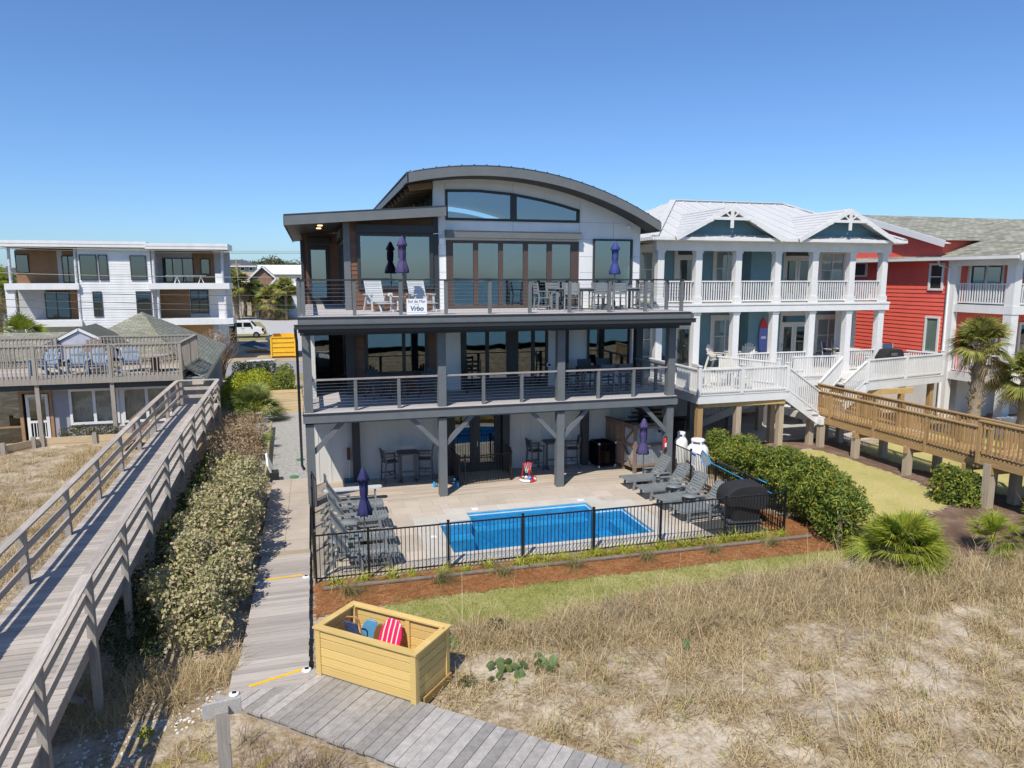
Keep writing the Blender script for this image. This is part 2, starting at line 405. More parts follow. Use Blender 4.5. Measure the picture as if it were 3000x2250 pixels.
STRAW = [(.22,-5.8),(.22,-7.5),(1.9,-7.25),(3.8,-7.2),(6.4,-7.15),(9.9,-7.2),(13.9,-7.3),(14.9,-6.9),(15.2,-5.4),(13.6,-4.6),(13.6,-1.5),(12.6,-1.5),(12.6,-5.8)]
LAWN2 = [(15.2,-5.9),(15.8,-2),(17.2,1.2),(19.3,1.0),(19.6,-.6),(19.6,-3),(19.3,-5.2),(18.4,-6.1),(16.5,-6.4)]
LAWN3 = [(20.8,.6),(20.8,-6),(21,-9),(30,-9),(36,-3),(33,1.5),(28,2.2),(24,1.5)]
MULCH = [(17,1.6),(19.4,1.1),(19.7,-.6),(19.7,-3),(19.4,-5.3),(18.4,-6.2),(16.5,-6.5),(15.2,-6.0),(14,-7.7),(14.4,-8.6),(17.8,-9),(21,-10),(21.5,-7),(20.9,-5),(20.9,.6),(21.8,2.4),(19,3),(16,2.9)]
lawnm = groundmat('lawn_turf', [(.3,(.17,.20,.035)),(.48,(.29,.29,.085)),(.62,(.43,.39,.17))], .9, 25)
lawn2m = groundmat('dry_turf', [(.3,(.30,.28,.09)),(.48,(.42,.37,.14)),(.65,(.50,.42,.19))], .8, 25)
strawm = groundmat('pine_straw_mat', [(.3,(.18,.075,.028)),(.5,(.41,.185,.07)),(.68,(.56,.30,.135))], 1.5, 45, .9)
mulchm = groundmat('bark_mulch_mat', [(.3,(.08,.05,.035)),(.5,(.19,.125,.09)),(.64,(.31,.225,.165)),(.75,(.5,.43,.34))], 1.2, 35, .9)
gravm = groundmat('gravel_mat', [(.3,(.2,.2,.19)),(.5,(.36,.355,.34)),(.7,(.52,.51,.49))], 8, 50, .8)
sheet('lawn', LAWN, lawnm, .012); sheet('pine_straw', STRAW, strawm, .016)
sheet('lawn', LAWN2, lawn2m, .012, .1); sheet('lawn', LAWN3, lawn2m, .012, .2); sheet('mulch', MULCH, mulchm, .016, .1)
sheet('gravel', [(-1.75,3.2),(-.02,3.2),(-.02,17.0),(-2.6,17.0),(-2.4,10)], gravm, .012, .15, .06)
# streets
def flat(name, P, mat, z): return tag(MB().slab(P, z-.1, z).build(name, mat), kind='structure')
flat('road', [(-60,34),(60,32),(60,40.5),(-60,42)], MT['asphalt'], .02)
flat('side_street', [(-4.2,60),(1.5,40.6),(2.5,60),(2,80),(-2.2,100),(-8.5,104),(-6.5,88)], MT['concrete'], .024)
flat('cross_street', [(-60,104),(40,98),(40,105),(-60,112)], MT['concrete'], .026)
flat('driveway', [(-20,112.2),(10,108),(10,113),(-20,117)], MT['concrete'], .028)
flat('patio', [(14.8,2.6),(26.3,2.6),(26.3,7.6),(14.8,7.6)], MT['concrete'], .43)
# ------------------------------------------------------------------ pool deck: pavers and boards
m, nt, bs = nodes('paver'); L = nt.links
g = nt.nodes.new('ShaderNodeNewGeometry'); co = coords(nt, world=True)
n1 = noise(nt, co, 1.3, 5, .6); n2 = noise(nt, co, 30, 3)
f = math_(nt,'ADD',math_(nt,'MULTIPLY',g.outputs['Random Per Island'],.35),math_(nt,'ADD',math_(nt,'MULTIPLY',n1,.5),math_(nt,'MULTIPLY',n2,.15)))
L.new(ramp(nt,f,[(.2,(.385,.33,.265)),(.5,(.475,.41,.335)),(.8,(.545,.48,.395))]), bs.inputs['Base Color']); bs.inputs['Roughness'].default_value = .85
bump(nt, bs, n2, .15, .01); MT['paver'] = m
def holed(rects, hole): return [r for r in rects]
HOLE = [(3.0,10.1,-5.45,-1.87),(4.0,9.15,-1.9,-1.25)]
def inhole(x0,x1,y0,y1): return any(x0 < h[1] and x1 > h[0] and y0 < h[3] and y1 > h[2] for h in HOLE)
def clipx(x0,x1,y0,y1):
    """cut a paver against the pool's coping"""
    out = [(x0,x1,y0,y1)]
    for h in HOLE:
        nw = []
        for (a,b,c,d) in out:
            if not (a < h[1] and b > h[0] and c < h[3] and d > h[2]): nw.append((a,b,c,d)); continue
            if a < h[0]: nw.append((a,h[0],c,d))
            if b > h[1]: nw.append((h[1],b,c,d))
            aa, bb = max(a,h[0]), min(b,h[1])
            if c < h[2]: nw.append((aa,bb,c,h[2]))
            if d > h[3]: nw.append((aa,bb,h[3],d))
        out = nw
    return out
pv = MB(); y = -5.62; row = 0
while y < .09:
    y1 = min(y+.61,.1); x = .2-(.45 if row%2 else 0)
    while x < 12.75:
        x0c, x1c = max(x,.2), min(x+.91,12.75)
        for (a,b,c,d) in clipx(x0c,x1c,y,y1):
            if b-a > .03 and d-c > .03: pv.box(a+.004,b-.004,c+.004,d-.004,-.05,.02)
        x += .91
    y += .61; row += 1
tag(pv.build('patio', MT['paver'], bevel=0), kind='structure')
tag(MB().box(.2,3.05,-5.6,.1,-.08,.012).box(10.05,12.75,-5.6,.1,-.08,.012).box(3.05,10.05,-1.3,.1,-.08,.012).box(3.05,10.05,-5.6,-5.3,-.08,.012).build('patio_bed', M('grout',(.2,.18,.15),.9)), kind='structure')
bd = MB(); y = .11
while y < 2.78:
    x = .15; k = 0
    while x < 12.9:
        l = random.uniform(2.4,4.2); bd.box(x, min(x+l,12.9)-.004, y, y+.134, -.03, .03); x += l
    y += .14
M('terrace_board',(.44,.37,.30),.8,.2,5,.2,isl=.12,stretch=(.2,3,3))
tag(bd.build('terrace', MT['terrace_board']), kind='structure')
# ------------------------------------------------------------------ swimming pool
m, nt, bs = nodes('pool_shell'); co = coords(nt, world=True)
vo = N(nt,'ShaderNodeTexVoronoi', Scale=45); nt.links.new(co, vo.inputs['Vector'])
n1 = noise(nt, co, 3.2, 7, .75)
c = mixc(nt, .4, ramp(nt, n1, [(.34,(.008,.22,.46)),(.66,(.045,.47,.78))]), ramp(nt, vo.outputs['Color'], [(0,(.006,.22,.46)),(1,(.09,.58,.93))]))
nt.links.new(c, bs.inputs['Base Color']); bs.inputs['Roughness'].default_value = .4; MT['pool_shell'] = m
pool = thing('swimming_pool','bright blue swimming pool with pale stone coping and entry steps at both ends','swimming pool',(6.6,-3.3,0),world=True)
OUT = [(3.69,-4.84),(9.54,-4.84),(9.54,-2.47),(8.62,-2.47),(8.62,-1.71),(4.66,-1.71),(4.66,-2.36),(3.69,-2.36)]
def inset(P, d):
    n = len(P); R = []
    for i in range(n):
        a, b, c_ = Vector(P[i-1]), Vector(P[i]), Vector(P[(i+1)%n])
        e1 = (b-a).normalized(); e2 = (c_-b).normalized(); n1 = Vector((-e1.y,e1.x)); n2 = Vector((-e2.y,e2.x))
        R.append(tuple(b+(n1+n2)*d if abs(n1.dot(n2)) < .1 else b+n1*d))
    return R
IN = inset(OUT,.04)
mb = MB(); n = len(IN)
v = [(p[0],p[1],.0) for p in IN]+[(p[0],p[1],-1.45) for p in IN]
mb.add(v, [(n+i,n+(i+1)%n,(i+1)%n,i)[::-1] for i in range(n)]+[tuple(range(n,2*n))])
mb.build('basin', MT['pool_shell'], pool)
st = MB().box(9.05,9.49,-4.79,-2.52,-1.44,-.35).box(8.6,9.05,-4.79,-2.52,-1.44,-.7).box(8.15,8.6,-4.0,-2.52,-1.44,-1.05)
st.build('step', MT['pool_shell'], pool)
st = MB().box(3.74,4.7,-2.9,-2.41,-1.44,-.4).box(4.71,8.57,-2.2,-1.76,-1.44,-.45); st.build('bench', MT['pool_shell'], pool)
st = MB()
for i in range(n):
    a, b = IN[i], IN[(i+1)%n]; st.bar((a[0],a[1],-.075),(b[0],b[1],-.075),.025,.03)
st.build('waterline_trim', M('pool_trim',(.62,.75,.88),.4), pool)
m, nt, bs = nodes('pool_water'); nt.nodes.remove(bs); L = nt.links
tr = N(nt,'ShaderNodeBsdfTransparent'); tr.inputs[0].default_value = (.62,.88,.97,1)
gl = N(nt,'ShaderNodeBsdfGlossy', Roughness=.02)
b = N(nt,'ShaderNodeBump', Strength=.7, Distance=.06); L.new(noise(nt,coords(nt,world=True),5.5,6), b.inputs['Height']); L.new(b.outputs[0], gl.inputs['Normal'])
fr = N(nt,'ShaderNodeFresnel', IOR=1.33); L.new(b.outputs[0], fr.inputs['Normal'])
mx = nt.nodes.new('ShaderNodeMixShader'); L.new(math_(nt,'MULTIPLY',fr.outputs[0],.9), mx.inputs[0]); L.new(tr.outputs[0], mx.inputs[1]); L.new(gl.outputs[0], mx.inputs[2])
L.new(mx.outputs[0], nt.nodes['Material Output'].inputs[0])
W2 = inset(OUT,.06); MB().add([(p[0],p[1],-.12) for p in W2],[tuple(range(n))]).build('water', m, pool)
cp = MB()
def cop(x0,x1,y0,y1,along):
    L_ = (x1-x0) if along == 'x' else (y1-y0); k = max(1,round(L_/1.5))
    for i in range(k):
        a, b_ = i/k, (i+1)/k
        if along == 'x': cp.box(x0+L_*a+.003,x0+L_*b_-.003,y0,y1,-.06,.035)
        else: cp.box(x0,x1,y0+L_*a+.003,y0+L_*b_-.003,-.06,.035)
cop(3.0,10.1,-5.45,-4.82,'x'); cop(3.0,3.71,-4.818,-1.87,'y'); cop(9.52,10.1,-4.818,-1.87,'y')
cop(4.0,9.15,-1.73,-1.25,'x'); cop(3.712,4.68,-2.38,-1.732,'y'); cop(8.6,9.518,-2.49,-1.732,'y')
cp.build('coping', M('coping_stone',(.50,.47,.42),.8,.12,2,.1,isl=.06), pool, bevel=.012)
MB().box(4.9,5.1,-1.6,-1.4,.036,.04).box(8.4,8.62,-1.6,-1.45,.036,.04).box(3.3,3.45,-3.6,-3.45,.036,.04).build('skimmer_lid', MT['plastic_white'], pool)
# ------------------------------------------------------------------ low boardwalk
bw = thing('boardwalk','weathered grey beach boardwalk, straight then angled past the yellow box','boardwalk',(-.6,-8,0),world=True)
mb = MB(); y = -10.28
while y < -3.9:
    xl = -1.12-.05*sstep(-5,-10,y)
    zt = .17 if y < -5.62 else .13
    xa = -1.25 if y < -9.6 else xl
    mb.box(xa,.07+random.uniform(-.01,.01),y,y+.138,zt-.04,zt+random.uniform(-.003,.003)); y += .145
mb.build('planks', MT['weathered_x'], bw)
mb = MB(); ux, uy = Vector((.747,-.665)), Vector((.665,.747))     # along the walk, across it
o = Vector((-1.42,-10.36)); k = 0; t = -.1
while t < 9:
    s0, s1 = -.02+random.uniform(-.02,.02), 1.42+random.uniform(-.02,.02)
    s1 = min(s1, (t+.16)*1.71)
    p = [o+ux*t+uy*s0, o+ux*(t+.178)+uy*s0, o+ux*(t+.178)+uy*s1, o+ux*t+uy*s1]
    mb.slab([tuple(q) for q in p], .125, .165+random.uniform(-.004,.004)); t += .187
mb.build('planks', MT['grey_board'], bw)
mb = MB()
for s0 in (.06,1.3):
    a = o+ux*(.1 if s0 < 1 else 1.0)+uy*s0; b_ = o+ux*9+uy*s0; mb.bar((a.x,a.y,.04),(b_.x,b_.y,.04),.05,.16)
mb.bar((-1.1,-10.2,.05),(-1.1,3,.05),.05,.14); mb.bar((.03,-10.2,.05),(.03,3,.05),.05,.14)
for t in (.3,2.2,4.2): q = o+ux*t+uy*.06; mb.bar((q.x,q.y,-.3),(q.x,q.y,.1),.1,.1,(1,0,0))
mb.build('joist', MT['post_wood'], bw)
MB().bar((-.95,-5.6,.176),(-.09,-5.56,.176),.06,.008).build('edge_strip', MT['yellow_paint'], bw)
MB().bar((-.92,-10.16,.176),(-.05,-9.84,.176),.06,.008).build('edge_strip', MT['yellow_paint'], bw)
MB().bar((-1.0,-4.0,.136),(.0,-3.96,.136),.05,.008).build('edge_strip', M('worn_yellow',(.45,.33,.06)), bw)
def sol(x,y,lab,z=.172):
    t = thing('deck_light',lab,'solar light',(x,y,z),0,'solar lights on the boardwalk')
    return t
LT = sol(-1.15,-10.33,'white solar deck light on the outer corner where the boardwalk turns')
MB().lathe([(.085,0),(.085,.015),(.06,.03),(0,.032)],n=16).build('rim', MT['plastic_white'], LT)
MB().box(-.035,.035,-.035,.035,.033,.036).build('solar_cell', MT['black_metal'], LT)
for p, lab in (((.06,-9.88),'white solar deck light beside the corner of the yellow box'),((-1.1,-5.72),'white solar deck light below the silver shrub at the upper yellow strip'),((.02,-5.7),'white solar deck light by the pool fence corner post')):
    dup(LT,(p[0]-.03,p[1],.172),0,lab)
sp = MB(); y = -3.88
for j in range(8):
    for i in range(2):
        x0 = -1.2+.63*i; sp.box(x0,min(x0+.622,.06),y+.006,y+.87,.0,.13+random.uniform(-.002,.002))
    y += .88
tag(sp.build('path',M('slab_pink',(.43,.37,.31),.85,.16,1.5,.1,isl=.05)),kind='structure')
# ------------------------------------------------------------------ pool fence
def fence(name, label, pts, h=1.2, posts=None, sp=.1, tops=(1.0,.16), grp=None):
    t = thing(name,label,'fence',(*pts[0],0),world=True,group=grp)
    pk, rl = MB(), MB()
    for a, b in zip(pts,pts[1:]):
        a, b = Vector((*a,0)), Vector((*b,0)); L_ = (b-a).length; k = max(2,int(L_/sp))
        for i in range(1,k): p = a+(b-a)*i/k; pk.bar(p+V(0,0,.06),p+V(0,0,h-.02),.016,.016,(1,0,0))
        for zz in (h-.02,h-.2 if h > 2 else None,.12):
            if zz: rl.bar(a+V(0,0,zz),b+V(0,0,zz),.028,.032)
    pk.build('picket', MT['black_metal'], t)['kind'] = 'stuff'; rl.build('rail', MT['black_metal'], t)
    for p in posts: MB().bar((*p,0),(*p,h+.05),.055,.055,(1,0,0)).bar((*p,h+.05),(*p,h+.065),.07,.07,(1,0,0)).build('post', MT['black_metal'], t)
    return t
fence('pool_fence','black metal picket fence along the front of the pool',[(.22,-5.75),(13.0,-5.8)],posts=[(.22,-5.75),(1.45,-5.75),(3.39,-5.75),(5.3,-5.77),(7.22,-5.78),(9.15,-5.78),(11.1,-5.79),(13.0,-5.8)])
fence('pool_fence','black metal picket fence beside the boardwalk left of the loungers',[(.17,-5.68),(.13,2.2)],posts=[(.16,-3.8),(.16,-1.9),(.15,-.6),(.13,.6),(.13,2.2)])
fr_ = fence('pool_fence','black metal picket fence along the green hedge right of the grill',[(13.0,-5.72),(12.85,.35)],posts=[(12.95,-3.9),(12.93,-2.3),(12.9,-.75),(12.85,.35)])
ps = thing('sign','small white pool rule sign on the fence before the gas tank','sign',(12.84,-1.1,.98),radians(-92))
MB().box(-.16,.16,-.03,-.02,-.24,.24).build('panel', MT['plastic_white'], ps)
MB().box(-.14,.14,-.036,-.031,.13,.21).build('header', M('sign_blue',(.03,.12,.4)), ps)
mb = MB()
for i in range(7): mb.box(-.13,.13-.05*(i%3==1),-.035,-.031,.08-i*.04,.092-i*.04)
mb.build('text_lines', M('sign_grey',(.3,.33,.4)), ps)
# ------------------------------------------------------------------ main beach house
H = thing('beach_house','dark grey and white beach house with curved roof and two cable-rail decks behind the pool','house',(6.3,4,0),world=True)
HG, HD, HW, HB = MT['house_grey'], MT['house_dark'], MT['house_white'], MT['house_beige']
def P(name, mat, mb, par=None, bevel=0): return mb.build(name, mat, par or H, bevel)
WY = 3.4                                         # facade plane
def wallrects(mb, x0, x1, z0, z1, y0, y1, holes):
    """wall between x0,x1 / z0,z1 with rectangular openings"""
    xs = sorted({x0,x1}|{h[0] for h in holes}|{h[1] for h in holes}); xs = [x for x in xs if x0 <= x <= x1]
    for a, b in zip(xs,xs[1:]):
        hs = sorted((h[2],h[3]) for h in holes if h[0] <= a+1e-6 and h[1] >= b-1e-6); z = z0
        for (c,d) in hs:
            if c > z: mb.box(a,b,y0,y1,z,c)
            z = max(z,d)
        if z < z1: mb.box(a,b,y0,y1,z,z1)
def window(par, x0,x1,z0,z1,y, fmat, pmat, mull=(), rails=(), fw=.07, dep=.1, name='window', lab=None, ax='x', glaze=.05):
    """framed window facing -y (ax x) or -x (ax y); panes are its sub-part"""
    f, g = MB(), MB()
    def bx(a,b,c,d,e0,e1,m_): m_.box(a,b,e0,e1,c,d) if ax == 'x' else m_.box(e0,e1,a,b,c,d)
    bx(x0,x1,z0,z0+fw,y-dep,y,f); bx(x0,x1,z1-fw,z1,y-dep,y,f); bx(x0,x0+fw,z0+fw,z1-fw,y-dep,y,f); bx(x1-fw,x1,z0+fw,z1-fw,y-dep,y,f)
    for mx_ in mull: bx(mx_-fw*.6,mx_+fw*.6,z0+fw,z1-fw,y-dep*.9,y-.004,f)
    for rz in rails: bx(x0+fw,x1-fw,rz-.022,rz+.022,y-dep*.8,y-.006,f)
    bx(x0+fw*.8,x1-fw*.8,z0+fw*.8,z1-fw*.8,y-glaze,y-glaze+.008,g)
    o = f.build(name, fmat, par); g.build('pane', pmat, o)
    if lab: o['label'] = lab
    return o
# --- ground floor (storage level) : board-and-batten wall
mb = MB(); wallrects(mb,.2,12.55,0,2.95,2.8,3.0,[(5.0,6.95,0,2.3)])
for x in np.arange(.35,12.5,.41):
    if not 4.9 < x < 7.0: mb.box(x,x+.045,2.782,2.8,0,2.7)
P('wall', HB, mb); P('wall', HB, MB().box(.2,.4,3.0,17,0,5.6).box(12.35,12.55,3.0,17,0,2.95))
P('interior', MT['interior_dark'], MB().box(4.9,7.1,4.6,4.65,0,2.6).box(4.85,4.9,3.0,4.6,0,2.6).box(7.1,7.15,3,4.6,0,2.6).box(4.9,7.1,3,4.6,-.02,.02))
d = P('door', HD, MB().box(5.0,5.12,2.7,2.98,0.03,2.3).box(6.83,6.95,2.7,2.98,.03,2.3).box(5.12,6.83,2.7,2.98,2.2,2.3).box(5.9,6.06,2.72,2.96,.03,2.2).box(5.12,5.9,2.74,2.94,.03,.3).box(6.06,6.83,2.74,2.94,.03,.3).box(5.12,5.24,2.74,2.94,.3,2.2).box(5.8,5.9,2.74,2.94,.3,2.2).box(6.06,6.16,2.74,2.94,.3,2.2).box(6.73,6.83,2.74,2.94,.3,2.2))
P('pane', MT['pane_dark'], MB().box(5.24,5.8,2.82,2.83,.3,2.2).box(6.16,6.73,2.82,2.83,.3,2.2), d)
P('handle', MT['steel'], MB().box(6.03,6.05,2.66,2.7,1.0,1.2), d)
for x in (1.67,5.0-.12,7.1,10.25): P('column', HD, MB().box(x-.13,x+.13,2.5,2.77,.03,2.72))
# --- front columns, braces, deck frames
CX = [.155,4.31,8.37,12.48]
for x in CX:
    P('column', HG, MB().box(x-.13,x+.13,.06,.33,.0,2.7)); P('column', HG, MB().box(x-.13,x+.13,.06,.33,3.04,5.42))
def brace(x,sg): P('brace', HG, MB().bar((x+sg*.1,.2,1.75),(x+sg*1.0,.2,2.68),.14,.14,(0,1,0)))
for x,sgs in ((CX[0],(1,)),(CX[1],(-1,1)),(CX[2],(-1,1)),(CX[3],(-1,))):
    for sg in sgs: brace(x,sg)
def deck(z, x0,x1,y0,y1, fasc):
    mb = MB(); y = y0
    while y < y1: mb.box(x0,x1,y,y+.138,z-.035,z); y += .144
    o = P('deck', MT['deck_board'], mb)
    f = MB().box(x0,x1,y0-.03,y0-.003,z-.04-fasc,z-.012).box(x0-.03,x0-.003,y0-.03,y1,z-.04-fasc,z-.012).box(x1+.003,x1+.03,y0-.03,y1,z-.04-fasc,z-.012)
    P('fascia', HG, f, o)
    P('trim', M('deck_edge_%d'%int(z),(.045,.035,.04),.6), MB().box(x0-.05,x1+.05,y0-.06,y0-.031,z-.045,z-.011), o)
    j = MB()
    for x in np.arange(x0+.3,x1,.4): j.box(x,x+.045,y0,y1,z-.27,z-.036)
    P('joist', HD, j, o); return o
deck(3.03,-.0,12.68,0,9.6,.27); deck(6.03,-.02,12.72,-.62,9.6,.2)
P('beam', HD, MB().box(-.02,12.72,.05,.34,5.42,5.72)); P('beam', HG, MB().box(.02,12.6,.06,.34,2.66,2.72))
P('soffit', HD, MB().box(.05,12.65,.35,9.6,5.62,5.7)); P('beam', HD, MB().box(-.05,12.8,-.6,-.3,5.55,5.72))
P('gutter', HD, MB().box(-.15,12.9,-.74,-.625,5.66,5.78).box(-.17,12.92,-.76,-.61,5.78,5.8))
P('downspout', HD, MB().tube([(-.13,-.5,5.7),(-.13,-.2,5.4),(-.12,.05,5.3),(-.12,.05,1.4),(-.05,.05,1.25)],.045,6))
for x in (12.62,): P('column', HD, MB().box(x-.14,x+.14,2.95,3.23,3.03,5.62))
P('column', HD, MB().box(9.45,9.74,3.1,3.37,3.03,5.62)); P('column', HD, MB().box(1.45,1.75,3.2,3.39,3.03,5.62))
# --- lower wall
lw_ = [(2.15,4.35,3.72,5.3),(5.72,9.0,3.05,5.4),(10.62,12.35,3.7,5.3)]
mb = MB(); wallrects(mb,1.72,4.72,3.03,5.62,WY,WY+.15,lw_)
P('siding', MT['brown_siding'], mb)
mb = MB(); wallrects(mb,5.02,12.5,3.03,5.62,WY,WY+.15,lw_); P('wall', HW, mb)
P('wall', MT['brown_siding'], MB().box(1.72,1.87,WY+.15,9.6,3.03,5.62)); P('wall', HW, MB().box(12.35,12.5,WY+.15,17,2.95,8.6))
P('trim', HD, MB().box(4.72,5.02,WY-.03,WY+.15,3.03,5.62)); P('trim', HD, MB().box(5.6,5.72,WY-.04,WY+.15,3.03,5.62))
window(H,2.13,4.37,3.7,5.32,WY+.02,HD,MT['pane_dark'],mull=(3.5,),fw=.1)
window(H,10.6,12.37,3.68,5.32,WY+.02,HD,MT['pane_dark'],fw=.07,lab='tall fixed window behind the bar table on the lower deck')
def panels(par,x0,x1,z0,z1,y,xs,fm,pm,name):
    f, g = MB(), MB(); f.box(x0,x1,y,y+.12,z1-.1,z1).box(x0,x0+.09,y,y+.12,z0,z1-.1).box(x1-.09,x1,y,y+.12,z0,z1-.1).box(x0+.09,x1-.09,y,y+.12,z0,z0+.1)
    for (a,b) in xs: g.box(a-.02,b+.02,y+.06,y+.068,z0+.08,z1-.08)
    last = x0+.09
    for (a,b) in xs:
        if a > last: f.box(last,a,y+.01,y+.11,z0+.1,z1-.1)
        last = b
    if last < x1-.09: f.box(last,x1-.09,y+.01,y+.11,z0+.1,z1-.1)
    o = f.build(name,fm,par); g.build('pane',pm,o); return o
panels(H,5.72,9.0,3.04,5.42,WY-.03,[(5.82,6.55),(6.68,7.38),(7.82,8.34),(8.47,8.92)],HD,MT['pane_dark'],'sliding_door')
def zs(x): return 9.22+(x+.43)*.42/5.4
def colwall_(mb,x0,x1,z0,zt,y0,y1):
    mb.add([(x0,y0,z0),(x1,y0,z0),(x1,y0,zt(x1)),(x0,y0,zt(x0)),(x0,y1,z0),(x1,y1,z0),(x1,y1,zt(x1)),(x0,y1,zt(x0))],[(0,1,2,3),(5,4,7,6),(3,2,6,7),(0,3,7,4),(2,1,5,6)])
# --- upper wall: brown bay (left) and white hall (right)
mb = MB(); wallrects(mb,1.55,4.62,6.03,9.02,WY,WY+.15,[(1.95,4.62,6.75,8.72)]); colwall_(mb,1.55,4.62,9.02,lambda x: zs(x)-.2,WY,WY+.15); P('siding', MT['brown_siding'], mb)
lap = MB()
for zz in np.arange(6.05,9.25,.152):
    for (a,b) in ((1.72,1.95),) if 6.7 < zz < 8.75 else ((1.72,4.6),):
        lap.add([(a,WY-.022,zz),(b,WY-.022,zz),(b,WY-.003,zz+.15),(a,WY-.003,zz+.15),(a,WY,zz),(b,WY,zz)],[(0,1,2,3),(4,5,1,0)])
for zz in np.arange(3.05,5.6,.152):
    for (a,b) in ((1.75,2.12),(4.38,4.71)): lap.add([(a,WY-.022,zz),(b,WY-.022,zz),(b,WY-.003,zz+.15),(a,WY-.003,zz+.15),(a,WY,zz),(b,WY,zz)],[(0,1,2,3),(4,5,1,0)])
P('siding', MT['brown_siding'], lap)
P('trim', HG, MB().box(1.5,1.72,WY-.05,WY+.16,6.03,9.05)); P('trim', HD, MB().box(4.62,4.82,WY-.05,WY+.15,6.03,9.3))
window(H,1.95,4.62,6.75,8.72,WY+.02,HD,MT['pane_sky'],mull=(3.58,),fw=.12,dep=.12,lab='big two-pane window in the brown bay reflecting the sea')
P('shutter_box', HD, MB().box(1.93,4.64,WY-.2,WY-.002,8.72,8.98))
# arch geometry
def arch(x):                                     # roof top line at the facade
    xs = [3.3,3.66,4.58,5.71,6.07,6.6,7.11,8.42,9.64,10.91,11.99,13.07]; zs = [10.62,10.69,10.85,10.98,11.0,11.01,11.0,10.86,10.61,10.22,9.80,9.22]
    return float(np.interp(x,xs,zs))
from itertools import accumulate
_xs = np.linspace(3.6,13.07,40); _c = np.polyfit([3.66,4.58,5.71,6.6,7.6,8.42,9.64,10.91,11.99,13.07],[10.69,10.85,10.98,11.0,10.97,10.86,10.61,10.22,9.80,9.22],4)
def arch(x): return float(np.polyval(_c,x))
def wtop(x): return arch(x)-.33
AX0, AX1, AY0, AY1 = 3.66, 13.07, 2.35, 16
rt, fa, so = MB(), MB(), MB()
vs = []; n = len(_xs)
for y in (AY0,AY1):
    for x in _xs: vs.append((x,y,arch(x)))
for y in (AY0,AY1):
    for x in _xs: vs.append((x,y,arch(x)-.06))
rt.add(vs,[(i,i+1,n+i+1,n+i) for i in range(n-1)]+[(2*n+i+1,2*n+i,3*n+i,3*n+i+1) for i in range(n-1)]+[(2*n+i,2*n+i+1,i+1,i) for i in range(n-1)]+[(2*n,0,n,3*n),(n-1,3*n-1,4*n-1,2*n-1)],True)
for x in np.linspace(3.75,13.0,22): rt.bar((x,AY0+.02,arch(x)+.012),(x,AY1,arch(x)+.012),.03,.04)
arcroof = P('roof', M('roof_metal',(.05,.055,.065),.4,.1,1,.02,metal=.3), rt)
arcroof['label'] = 'curved dark metal roof'
# fascia follows the arc: face + deep soffit
for i in range(n-1):
    a, b = _xs[i], _xs[i+1]
    fa.add([(a,AY0-.04,arch(a)-.05),(b,AY0-.04,arch(b)-.05),(b,AY0-.04,arch(b)-.36),(a,AY0-.04,arch(a)-.36),(a,AY0,arch(a)-.05),(b,AY0,arch(b)-.05),(b,AY0,arch(b)-.36),(a,AY0,arch(a)-.36)],[(3,2,1,0),(4,5,6,7),(0,1,5,4),(2,3,7,6)])
    so.add([(a,AY0,arch(a)-.335),(b,AY0,arch(b)-.335),(b,WY,arch(b)-.335),(a,WY,arch(a)-.335)],[(0,3,2,1)])
fa.box(AX1-.03,AX1,AY0,AY1,arch(AX1)-.36,arch(AX1)-.07)
fa.add([(AX0-.04,AY0-.04,arch(AX0)-.05),(AX0-.04,AY0-.04,arch(AX0)-.36),(AX0-.04,AY1,arch(AX0)-.36),(AX0-.04,AY1,arch(AX0)-.05),(AX0,AY0-.04,arch(AX0)-.05),(AX0,AY0-.04,arch(AX0)-.36),(AX0,AY1,arch(AX0)-.36),(AX0,AY1,arch(AX0)-.05)],[(0,1,2,3),(7,6,5,4),(0,4,5,1),(1,5,6,2),(0,3,7,4)])
P('fascia', HG, fa, arcroof); P('soffit', HD, so, arcroof)
so2 = MB().add([(AX0,WY-.5,arch(AX0)-.3),(5.0,WY-.5,arch(5.0)-.3),(5.0,AY1,arch(5.0)-.3),(AX0,AY1,arch(AX0)-.3)],[(0,3,2,1)])
P('soffit', HD, so2, arcroof)
for y in np.arange(WY+.1,12,1.15):
    P('rafter', MT['rafter_wood'], MB().prism([(0,-.3),(1.15,-.12),(1.15,-.36),(.1,-.5)],(AX0+.12,y+.14,arch(AX0)),(1,0,0),(0,0,1),.14), arcroof)
# white hall gable wall
def colwall(mb,x0,x1,zb,zt,y0,y1,k=1):
    m_ = max(k,int((x1-x0)/.25)); xs = np.linspace(x0,x1,m_+1)
    for a,b in zip(xs,xs[1:]):
        z0a, z0b = zb(a),zb(b); z1a, z1b = zt(a),zt(b)
        v = [(a,y0,z0a),(b,y0,z0b),(b,y0,z1b),(a,y0,z1a),(a,y1,z0a),(b,y1,z0b),(b,y1,z1b),(a,y1,z1a)]
        mb.add(v,[(0,1,2,3),(5,4,7,6),(3,2,6,7),(1,0,4,5),(0,3,7,4),(2,1,5,6)])
def wintop(x): return float(np.interp(x,[5.1,6.29,7.53,7.73,8.75,9.5,10.18],[10.27,10.30,10.22,10.19,10.03,9.87,9.69]))
K = lambda z: (lambda x: z)
mb = MB(); colwall(mb,4.67,5.1,K(6.03),wtop,WY,WY+.2); colwall(mb,5.1,10.2,wintop,wtop,WY,WY+.2); colwall(mb,10.2,12.74,K(8.62),wtop,WY,WY+.2)
mb.box(5.1,10.2,WY,WY+.2,8.5,9.2).box(10.2,10.77,WY,WY+.2,6.03,8.62).box(12.4,12.74,WY,WY+.2,6.03,8.62).box(10.77,12.4,WY,WY+.2,6.03,6.9)
P('wall', HW, mb)
sm_ = MB()
